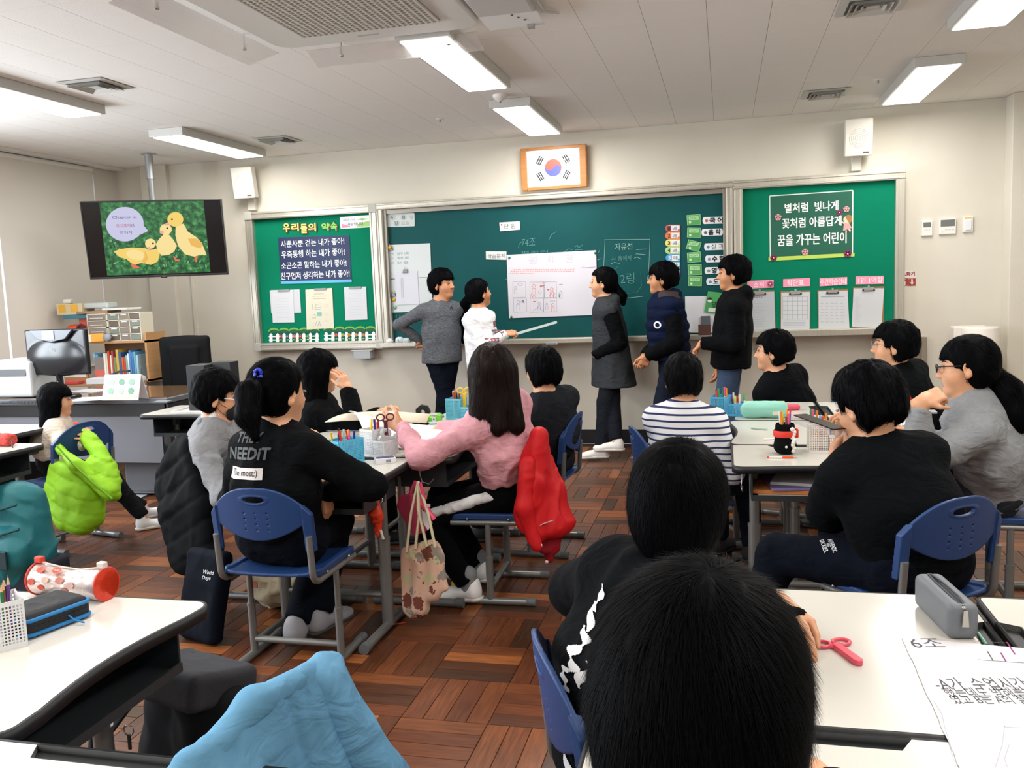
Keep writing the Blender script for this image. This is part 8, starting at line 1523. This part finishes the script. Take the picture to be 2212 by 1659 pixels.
# red jacket
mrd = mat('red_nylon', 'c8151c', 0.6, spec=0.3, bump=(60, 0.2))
t, o, b = rib_cloth('jacket', 'bright red jacket hanging over the chair of the pink girl', 'jacket', mrd,
 [Y(1140, 985, 3.70), Y(1163, 935, 3.68), Y(1172, 945, 3.74), Y(1185, 990, 3.82)], [Y(1122, 1108, 3.62), Y(1152, 1150, 3.60), Y(1198, 1145, 3.66), Y(1228, 1128, 3.74)], 8, 0.022, 0.030, 0.03, 7, h=0.006, disp=folds(0.014, 12, 7, (1, 1, 0.5)))
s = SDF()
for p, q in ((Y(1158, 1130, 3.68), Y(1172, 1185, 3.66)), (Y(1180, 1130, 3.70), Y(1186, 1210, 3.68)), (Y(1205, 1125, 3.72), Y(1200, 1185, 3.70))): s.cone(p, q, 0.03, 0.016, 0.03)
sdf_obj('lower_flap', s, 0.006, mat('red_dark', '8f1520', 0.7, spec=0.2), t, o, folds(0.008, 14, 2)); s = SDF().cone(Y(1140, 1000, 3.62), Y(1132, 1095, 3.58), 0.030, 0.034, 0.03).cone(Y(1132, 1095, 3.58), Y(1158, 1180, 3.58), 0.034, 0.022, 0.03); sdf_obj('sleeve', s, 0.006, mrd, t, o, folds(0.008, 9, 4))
for x, y in ((1157, 1183), (1168, 1178), (1181, 1214)): MB().lathe([(0, 0.004), (0.007, 0.003), (0.008, 0)], tuple(Y(x, y, 3.575)-o), 12, R=Matrix.Rotation(math.pi/2, 3, 'X')).build('press_stud', flat('d9b9bc', 0.3), t)
MB().tube([Vector(Y(x, y, 3.60)-o) for x, y in ((1162, 1137), (1175, 1131), (1195, 1124))], 0.005, 6, flat_=0.5).build('reflective_strip', flat('c9b4b0'), t)
# lime padded jacket
mlm = mat('lime_nylon', '8bc41c', 0.6, spec=0.3, bump=(40, 0.25)); ql = lambda sd, z=0.075: (lambda p: folds(0.007, 14, sd)(p)+0.007*(1-np.abs(np.sin(math.pi*(p[..., 2]+0.3*p[..., 0])/z)))**4)
t, o, b = rib_cloth('jacket', 'lime green padded jacket hanging on the chair of the small girl', 'jacket', mlm,
 [Y(122, 1012, 4.10), Y(150, 1012, 4.07), Y(180, 1020, 4.07), Y(200, 1030, 4.10)], [Y(122, 1100, 4.05), Y(145, 1125, 4.0), Y(180, 1132, 4.0), Y(208, 1110, 4.05)], 7, 0.040, 0.050, 0.05, 31, h=0.010, disp=ql(1))
s = SDF()
for p, q, r_, r2 in ((Y(125, 965, 4.10), Y(165, 1005, 4.02), 0.022, 0.030), (Y(165, 1005, 4.02), Y(235, 1065, 4.02), 0.034, 0.036), (Y(190, 945, 4.20), Y(235, 1010, 4.12), 0.036, 0.036), (Y(235, 1010, 4.12), Y(250, 1070, 4.05), 0.036, 0.028), (Y(200, 1000, 4.1), Y(243, 1060, 4.05), 0.036, 0.034), (Y(178, 935, 4.25), Y(208, 965, 4.2), 0.028, 0.036), (Y(215, 970, 4.15), Y(245, 1040, 4.08), 0.034, 0.034)): s.cone(p, q, r_, r2, 0.04)
sdf_obj('upper_part', s, 0.009, mlm, t, o, ql(4, 0.065)); MB().tube([Vector(Y(x, y, 3.97)-o) for x, y in ((122, 962), (160, 1005), (200, 1042), (243, 1078))], 0.005, 6).build('edge_binding', flat('6fa81c'), t)
# black padded coat
t, o, b = rib_cloth('jacket', 'black padded coat hanging on the chair of the boy with the mask', 'jacket', mat('black_nylon', '06080b', 0.8, spec=0.08),
 [Y(350, 1040, 3.62), Y(372, 990, 3.60), Y(398, 955, 3.60), Y(412, 960, 3.52)], [Y(392, 1212, 3.42), Y(412, 1215, 3.38), Y(440, 1205, 3.36), Y(462, 1225, 3.34)], 8, 0.038, 0.042, 0.05, 41, h=0.010, disp=lambda p: folds(0.006, 12, 9)(p)+0.007*(1-np.abs(np.sin(math.pi*(p[..., 2]-0.6*p[..., 0])/0.12)))**3)
MB().prism([(0, 0), (0.012, 0.02), (0.010, 0.04), (-0.004, 0.03), (-0.012, 0.018)], 0, 0.002, 0, 'y', T=Matrix.Translation(Vector(Y(414, 1202, 3.275)-o))).build('badge', flat('9ea3a8'), t)
# school bags
def sbag(name, label, cat, s, h, m, org, disp=None):
 t = empty(name, tuple(org), label, cat); b = sdf_obj('bag_body', s, h, m, t, org, disp); return t, A3(*org), b
mg_ = mat('grey_canvas', '2a2b31', 0.9, bump=(350, 0.3)); org = A3(-1.32, 1.86, 0)
s = SDF().cone((-1.430, 1.93, 0.12), (-1.400, 1.95, 0.40), 0.10, 0.085, 0.05, ax=A3(1, -0.3, 0), fl=1.4).cone((-1.270, 1.86, 0.12), (-1.280, 1.88, 0.40), 0.10, 0.08, 0.05, ax=A3(1, -0.3, 0), fl=1.2)
s.cut((0, 0, 0.012), (0, 0, -1)); t, o, b = sbag('backpack', 'dark grey backpack with a flat top standing beside the near left desk', 'backpack', s, 0.009, mat('dark_canvas', '101216', 0.9, spec=0.2), org, folds(0.006, 10, 3))
s = SDF().box((-1.345, 1.885, 0.455), (0.135, 0.105, 0.045), basis(A3(0.3, 1, -0.25)), 0.02); sdf_obj('top_flap', s, 0.006, mg_, t, o, folds(0.003, 9, 2))
for dx in (0, 0.05): MB().tube([Vector(A3(-1.490+dx, 1.84, 0.46)-o), Vector(A3(-1.550+dx, 1.76, 0.36)-o), Vector(A3(-1.560+dx, 1.74, 0.22)-o), Vector(A3(-1.530+dx, 1.80, 0.08)-o)], 0.015, 8, flat_=0.35).build('shoulder_strap', mat('strap_dark', '17191e', 0.9), t)
MB().tube([Vector(A3(-1.455+0.014*math.cos(a), 1.775, 0.365+0.014*math.sin(a))-o) for a in np.linspace(0, 6.28, 15)[:-1]], 0.002, 6, closed=True).build('key_ring', m_steel, t); MB().box(Vector(A3(-1.455, 1.775, 0.335)-o), (0.008, 0.004, 0.04)).build('key_fob', flat('3f4248'), t)
org = A3(-3.40, 3.52, 0); s = SDF().cone((-3.40, 3.52, 0.14), (-3.42, 3.54, 0.46), 0.12, 0.10, 0.05, ax=A3(1, 0.3, 0), fl=1.35).ell((-3.40, 3.42, 0.24), (0.13, 0.07, 0.12), None, 0.03); s.cut((0, 0, 0.02), (0, 0, -1))
t, o, b = sbag('backpack', 'teal backpack hanging at the desk by the left picture edge', 'backpack', s, 0.009, mat('teal_nylon', '0e6c74', 0.55, bump=(50, 0.3)), org, folds(0.018, 6, 12))
for z_ in (0.36, 0.48): MB().tube([Vector(A3(-3.53, 3.42, z_)-o), Vector(A3(-3.40, 3.36, z_-0.03)-o), Vector(A3(-3.29, 3.40, z_)-o)], 0.007, 8).build('strap', mat('teal_dark', '0a4a54', 0.7), t)
MB().box(Vector(A3(-3.36, 3.345, 0.22)-o), (0.07, 0.012, 0.09)).build('dark_patch', flat('16323a'), t, 0.004); s = SDF().box((-3.36, 3.52, 0.09), (0.15, 0.11, 0.09), None, 0.03); sdf_obj('navy_base', s, 0.009, flat('131a2a', 0.8), t, o)
# printed tote
org = A3(-1.25, 3.33, 0); mt_ = bpy.data.materials.new('tote_print'); mt_.use_nodes = True; nt = mt_.node_tree; bb = nt.nodes['Principled BSDF']; bb.inputs['Roughness'].default_value = 0.9
tcn = nt.nodes.new('ShaderNodeTexCoord'); col = None
for i, (sc_, c_, th_, off) in enumerate((((15, 15, 15), '6e3a2c', 0.33, 0), ((13, 13, 13), '8d8478', 0.30, 3.3), ((14, 14, 14), 'b9b08a', 0.27, 7.7))):
 mp = nt.nodes.new('ShaderNodeMapping'); mp.inputs['Scale'].default_value = sc_; mp.inputs['Location'].default_value = (off, off, off); nz = nt.nodes.new('ShaderNodeTexNoise'); nz.inputs['Scale'].default_value = 70; nt.links.new(tcn.outputs['Object'], mp.inputs[0]); vo = nt.nodes.new('ShaderNodeTexVoronoi'); vo.inputs['Scale'].default_value = 1.0; nt.links.new(tcn.outputs['Object'], nz.inputs['Vector'])
 ad = nt.nodes.new('ShaderNodeMixRGB'); ad.blend_type = 'ADD'; ad.inputs[0].default_value = 0.55; nt.links.new(mp.outputs[0], ad.inputs[1]); nt.links.new(nz.outputs['Color'], ad.inputs[2]); nt.links.new(ad.outputs[0], vo.inputs['Vector'])
 lt = nt.nodes.new('ShaderNodeMath'); lt.operation = 'LESS_THAN'; lt.inputs[1].default_value = th_*1.25; nt.links.new(vo.outputs['Distance'], lt.inputs[0]); mx = nt.nodes.new('ShaderNodeMix'); mx.data_type = 'RGBA'; nt.links.new(lt.outputs[0], mx.inputs[0])
 if col is None: mx.inputs[6].default_value = lin(hexc('d0a892'))+(1,)
 else: nt.links.new(col, mx.inputs[6])
 mx.inputs[7].default_value = lin(hexc(c_))+(1,); col = mx.outputs[2]
nt.links.new(col, bb.inputs['Base Color'])
s = SDF()
for p, q, r_ in ((Y(880, 1192, 3.36), Y(885, 1318, 3.34), 0.022), (Y(905, 1185, 3.36), Y(908, 1312, 3.33), 0.028), (Y(930, 1182, 3.36), Y(938, 1280, 3.34), 0.026), (Y(945, 1186, 3.36), Y(960, 1270, 3.34), 0.016)): s.cone(p, q, r_, r_*1.25, 0.03)
t, o, b = sbag('tote_bag', 'pink cotton tote bag with a brown and grey animal print hanging at the desk', 'bag', s, 0.006, mt_, org, folds(0.010, 16, 14, (1, 1, 0.25)))
hk = Y(903, 1040, 3.38)
for p, q in (((878, 1192), (888, 1110)), ((897, 1185), (906, 1110)), ((922, 1180), (903, 1100)), ((940, 1182), (925, 1110))): MB().tube([Vector(Y(*p, 3.325)-o), Vector(Y(*q, 3.335)-o), Vector(hk-o)], 0.0095, 8, flat_=0.6).build('handle', mat('cream_tape', 'cfc3a4', 0.9), t)
# dustpan brush, orange bag
o_ = Y(905, 1050, 3.37); t = empty('hand_brush', tuple(o_), 'pink hand brush with white bristles hanging beside the tote bag', 'brush'); pk = mat('pink_plastic', 'e0406e', 0.4); F_ = lambda x, y, Y_=3.36: Vector(Y(x, y, Y_)-o_)
MB().tube([F_(908, 1042), F_(915, 1075), F_(912, 1085)], [0.006, 0.008, 0.012], 10).build('handle', pk, t); MB().tube([F_(910, 1085), F_(922, 1100), F_(938, 1122)], [0.012, 0.018, 0.014], 12, flat_=0.6).build('brush_back', pk, t); MB().box(F_(925, 1092, 3.335), (0.018, 0.002, 0.014)).build('label', flat('d9b0b4'), t)
br_ = MB()
for i in range(26): u = i/25; p = F_(908+u*26, 1095+u*34, 3.36); br_.tube([p, p+Vector((-0.012-0.006*u, -0.01, -0.030))], 0.0016, 4)
tag(br_.build('bristles', flat('e3dde0'), t), kind='stuff')
o_ = Y(885, 1085, 3.42); t = empty('dustpan', tuple(o_), 'dark pink dustpan hanging behind the tote bag straps', 'dustpan'); pd = mat('pink_dark', 'b8385c', 0.45)
MB().prism([(-0.045, 0.03), (0.045, 0.04), (0.075, -0.12), (0.01, -0.15), (-0.06, -0.02)], -0.004, 0.004, 0, 'y').build('pan', pd, t, 0.003); MB().tube([(0.0, 0.004, 0.03), (0.03, 0.004, 0.09)], 0.008, 8).build('handle', pd, t)
s = SDF().cone(Y(815, 1078, 3.26), Y(812, 1110, 3.26), 0.008, 0.026, 0.01).cone(Y(812, 1110, 3.26), Y(818, 1150, 3.26), 0.026, 0.014, 0.01); org = Y(815, 1115, 3.26); t = empty('net_bag', tuple(org), 'small orange-red nylon pouch hanging from the desk hook', 'bag'); sdf_obj('pouch', s, 0.004, mat('orange_nylon', 'd83a18', 0.5), t, org, folds(0.007, 30, 6)); MB().tube([Vector(Y(822, 1145, 3.25)-org), Vector(Y(828, 1165, 3.25)-org)], 0.006, 8).build('white_tip', flat('d9d4d0'), t); MB().tube([Vector(Y(814, 1082, 3.26)-org), Vector(Y(812, 1060, 3.26)-org)], 0.002, 6).build('loop', flat('8a8a88'), t)
# canvas bag and navy bag under the chair
s = SDF().cone((-2.03, 3.52, 0.11), (-1.84, 3.48, 0.12), 0.10, 0.095, 0.03, ax=A3(0, 1, 0), fl=1.2).cone((-1.95, 3.50, 0.12), (-1.93, 3.50, 0.26), 0.085, 0.05, 0.04, ax=A3(1, 0, 0), fl=1.6); s.cut((0, 0, 0.005), (0, 0, -1))
t, o, b = sbag('canvas_bag', 'beige canvas bag on the floor under the desk behind the front chair', 'bag', s, 0.008, mat('beige_canvas', 'a89c82', 0.9, bump=(200, 0.2)), A3(-1.93, 3.5, 0), folds(0.018, 12, 17)); MB().box((-0.12, -0.122, 0.15), (0.045, 0.003, 0.03), rz=-0.2).build('label', flat('a05848'), t)
s = SDF().box(((-2.13), 3.13, 0.19), (0.12, 0.035, 0.19), basis(A3(0.35, 1, -0.25)), 0.03); s.cut((0, 0, 0.004), (0, 0, -1)); t, o, b = sbag('navy_bag', 'dark navy bag with white script leaning behind the near left desk', 'bag', s, 0.008, mat('navy_nylon', '070c18', 0.8, spec=0.1), A3(-2.13, 3.13, 0), folds(0.006, 10, 9))
PB = dict(org=o); wt_ = flat('dfe4e8')
for s_, px_, py_, w_, h_ in (('World', 451, 1236, 0.055, 0.016), ('Days', 446, 1249, 0.045, 0.018)): c_ = PX(px_, py_, 3.08); decal(s_, PB, c_, A3(0.25, -0.96, 0.1), (0, 0, 1), w_, h_, wt_, b, 0.003, shear=0.3)
# pencil on the floor
q = onZ(862, 1347, 0.004); t = empty('coloured_pencil', tuple(q), 'red pencil stub lying on the floor by the tote bag', 'pencil', None, 0.5); MB().tube([(-0.02, 0, 0), (0.03, 0, 0)], 0.0038, 6).build('barrel', flat('a8342a'), t); MB().tube([(-0.034, 0, 0), (-0.02, 0, 0)], [0.0006, 0.0038], 6).build('wood_tip', flat('d9a882'), t)
# ------------------------------------------------------------------ prints and trims on the clothes
p = PPL['needit']; gy_ = flat('6b7073', 0.7); U3 = (0, 0, 1)
for s_, px_, py_, w_, h_, c_, bo in (('THEY', 538, 945, 0.125, 0.038, '33363a', 0.02), ('NEEDiT', 533, 980, 0.205, 0.042, '4b4f52', 0.03)): decal(s_, p, PX(px_, py_, 2.84), A3(0.1, -1, 0.12), U3, w_, h_, flat(c_, 0.7), p['top'], 0.003, bo, 0.15)
decal('', p, PX(527, 1023, 2.84), A3(0.1, -1, 0.1), U3, 0.165, 0.042, flat('d3cccb', 0.7), p['top'], 0.003, kind='patch', name='patch'); decal('The most:)', p, PX(526, 1023, 2.84), A3(0.1, -1, 0.1), U3, 0.130, 0.030, flat('1c1a1c', 0.7), p['top'], 0.0055, 0.004)
tk = Y(562, 806, 2.90); mb = MB()
for i in range(6): a = i; mb.tube([Vector(tk-p['org'])+Vector((0.012*math.cos(a), -0.012, 0.014*math.sin(a))), Vector(tk-p['org'])+Vector((0.016*math.cos(a+0.8), -0.018, 0.018*math.sin(a+0.8)))], 0.006, 8)
mb.build('hair_tie', flat('2f43c4', 0.3), p['t'])
p = PPL['grey']; decal('', p, PX(975, 664, 6.9), A3(0.4, -0.9, 0.1), U3, 0.034, 0.028, flat('14181f', 0.8), p['top'], 0.003, kind='patch', poly=lambda x, y: abs(x) < 0.5-(y+0.5)*0.5 and not (abs(x) < 0.1 and y < -0.2), name='chest_mark')
p = PPL['white']
for i, (py_, h_) in enumerate(((700, 0.045), (718, 0.05), (737, 0.055))): decal('', p, PX(1068, py_, 6.85), A3(0.9, -0.5, 0), U3, 0.07, h_, flat('8c5a60', 0.8) if i != 1 else flat('6e4a52', 0.8), p['top'], 0.003, kind='patch', name='chest_print', poly=lambda x, y: math.sin(x*21)+math.cos(y*17) > -0.6)
p = PPL['vest']; decal('', p, PX(1280, 690, 6.9), A3(-0.5, -0.87, 0), U3, 0.055, 0.045, flat('17181b', 0.7), p['top'], 0.004, kind='patch', name='chest_patch'); decal('PLAN B', p, PX(1280, 690, 6.9), A3(-0.5, -0.87, 0), U3, 0.036, 0.012, flat('d3d5d6'), p['top'], 0.007, 0.02)
p = PPL['navy']; decal('', p, PX(1420, 702, 6.7), A3(0.1, -1, 0), U3, 0.055, 0.055, flat('d8dadb'), p['top'], 0.006, kind='patch', name='round_badge', poly=lambda x, y: 0.3 < math.hypot(x, y) < 0.5)
mck = mat('checked_lining', 'a58c74', 0.85, noise=(55, 0.5)); k_ = p['k']; s = SDF()
for q_ in (-1, 1): s.cone(p['neck']-p['FS']*0.03+p['RS']*q_*0.062+A3(0, 0, 0.02), p['neck']+p['FS']*0.065+p['RS']*q_*0.045-A3(0, 0, 0.02), 0.024, 0.020, 0.02)
s.cone(p['neck']-p['FS']*0.075+p['RS']*0.05+A3(0, 0, 0.03), p['neck']-p['FS']*0.075-p['RS']*0.05+A3(0, 0, 0.03), 0.025, None, 0.02); sdf_obj('hood_lining', s, 0.006, mck, p['t'], p['org'], folds(0.005, 25, 2))
decal('', p, p['sho'][0]*0.6+p['c7']*0.4+A3(0, 0, 0.05), A3(-0.2, -0.8, 0.8), U3, 0.16, 0.07, flat('2a1c1a', 0.8), p['top'], 0.003, kind='patch', name='shoulder_panel')
p = PPL['mask']; P = lambda x, y, z: p['hc']+p['M'] @ (A3(x, y, z)*p['k']); s = SDF().ell(P(0, 0.060, -0.058), A3(0.058, 0.052, 0.050), p['M'], 0.01); s.ell(P(0, 0.02, -0.05), A3(0.066, 0.062, 0.09), p['M'], 0.004, 's'); sdf_obj('face_mask', s, 0.004, flat('121316', 0.9), p['t'], p['org'])
for q_ in (-1, 1): MB().tube([Vector(P(q_*x, y, z)-p['org']) for x, y, z in ((0.050, 0.075, -0.045), (0.072, 0.03, -0.025), (0.082, -0.01, 0.010), (0.080, -0.02, -0.01), (0.066, 0.03, -0.06), (0.045, 0.07, -0.085))], 0.0014, 5).build('mask_loop', flat('1a1b1e'), p['t'])
decal('', p, PX(430, 910, 3.3), A3(-0.3, -0.95, 0.2), U3, 0.03, 0.03, flat('4c4f55'), p['top'], 0.003, kind='patch', name='small_mark', poly=lambda x, y: abs(x) < 0.3 or abs(y) < 0.3)
s = SDF().cone(p['neck']-A3(0, 0, 0.0), p['neck']+A3(0, 0, 0.035), 0.060, 0.056, 0.01); s.cone(p['neck']-A3(0, 0, 0.05), p['hc'], 0.052, 0.052, 0.004, op='s'); sdf_obj('white_collar', s, 0.004, flat('dcdde0', 0.8), p['t'], p['org'], folds(0.004, 30, 3))
p = PPL['pink']; h0, k0 = p['pel']-p['R']*0.082, p['kn'][0]
s = SDF(); up_ = A3(0, 0, 1)
for i in (0,): a, b = h0*0.85+k0*0.15, k0; s.cone(a-p['R']*0.050+up_*0.02, b-p['R']*0.030+up_*0.008, 0.0520, 0.0455, 0.01, ax=up_, fl=0.55)
sdf_obj('white_stripe', s, 0.005, flat('d9dadb', 0.8), p['t'], p['org'], folds(0.006, 26, 5))
s = SDF(); s.cone(p['pel']+A3(0, 0, 0.075), p['pel']+A3(0, 0, 0.105), 0.125*1.0, 0.125, 0.01, ax=p['R'], fl=1.25) if False else None
for i, e_ in enumerate(p['ank']): s = SDF().cone(e_-A3(0, 0, 0.03), e_+A3(0, 0, 0.045), 0.040, 0.041, 0.01); sdf_obj('sock', s, 0.005, flat('7d8084', 0.9), p['t'], p['org'])
e_ = p['ank'][0]; b = MB().lathe([(0, 0.003), (0.020, 0.002), (0.021, 0)], tuple(Y(984, 1262, 3.66)-p['org']), 14, R=Matrix.Rotation(math.pi/2, 3, 'X')).build('yellow_patch', flat('e8c92a'), p['t']); b = MB().lathe([(0, 0.003), (0.011, 0.002), (0.012, 0)], tuple(Y(993, 1238, 3.66)-p['org']), 12, R=Matrix.Rotation(math.pi/2, 3, 'X')).build('red_patch', flat('b8402f'), p['t'])
p = PPL['tee']; kn, hp = p['kn'][1], p['pel']+p['R']*0.082
for s_, f_, w_ in (('AUTHENTIC', 0.0, 0.060), ('DICKIES.', 0.026, 0.055)):
 n_ = nrm(A3(-0.1, -0.8, 0.75)); decal(s_, p, PX(1798-f_*700, 1178+f_*60, 2.72), n_, tuple(nrm(A3(0.95, 0.2, 0.1))), w_, 0.014, flat('dfe2e6'), p['trousers'], 0.003, 0.012)
decal('', p, PX(1789, 1178, 2.72), nrm(A3(-0.1, -0.8, 0.75)), tuple(nrm(A3(0.95, 0.2, 0.1))), 0.02, 0.008, flat('8f949c'), p['trousers'], 0.003, kind='patch', name='oval_badge', poly=lambda x, y: math.hypot(x, y) < 0.5)
p = PPL['redpanel']; decal('', p, PX(1952, 850, 4.7), A3(-0.4, -0.9, 0.2), U3, 0.10, 0.17, flat('b81f22', 0.8), p['top'], 0.004, kind='patch', name='red_panel', poly=lambda x, y: y < 0.45-abs(x+0.2)*1.1)
p = PPL['print']
wh = flat('dfe0e3', 0.8)
def blot(px_, py_, w_, h_, sd, par=PPL['print']):
 r = random.Random(sd); f = [r.uniform(4, 9) for _ in range(4)]; ph = [r.uniform(0, 6) for _ in range(4)]
 c_ = PX(px_, py_); decal('', par, c_, A3(-0.62, -0.78, 0.1), U3, w_, h_, wh, par['top'], 0.003, kind='patch', name='back_print', poly=lambda x, y: abs(x+0.22*math.sin(y*f[0]+ph[0])) < 0.22+0.16*math.sin(y*f[1]*1.6+ph[1]))
for i, a in enumerate(((1296, 1290, 0.030, 0.05), (1280, 1330, 0.04, 0.05), (1258, 1385, 0.05, 0.05), (1238, 1425, 0.06, 0.05), (1262, 1458, 0.05, 0.05), (1222, 1465, 0.04, 0.04), (1225, 1640, 0.05, 0.06))): blot(*a, i+3)
# stripes of the shirt
m = MATS['stripe_shirt'] if 'stripe_shirt' in MATS else None; nt = m.node_tree; bb = nt.nodes['Principled BSDF']; tcn = nt.nodes.new('ShaderNodeTexCoord'); sx = nt.nodes.new('ShaderNodeSeparateXYZ'); nt.links.new(tcn.outputs['Object'], sx.inputs[0])
md_ = nt.nodes.new('ShaderNodeMath'); md_.operation = 'MULTIPLY'; md_.inputs[1].default_value = 1/0.030; fr = nt.nodes.new('ShaderNodeMath'); fr.operation = 'FRACT'; gt = nt.nodes.new('ShaderNodeMath'); gt.operation = 'GREATER_THAN'; gt.inputs[1].default_value = 0.70; nt.links.new(sx.outputs[2], md_.inputs[0]); nt.links.new(md_.outputs[0], fr.inputs[0]); nt.links.new(fr.outputs[0], gt.inputs[0])
mx = nt.nodes.new('ShaderNodeMix'); mx.data_type = 'RGBA'; mx.inputs[6].default_value = lin(hexc('e6e9ee'))+(1,); mx.inputs[7].default_value = lin(hexc('1e2c5c'))+(1,); nt.links.new(gt.outputs[0], mx.inputs[0]); nt.links.new(mx.outputs[2], bb.inputs['Base Color'])
flush_text()
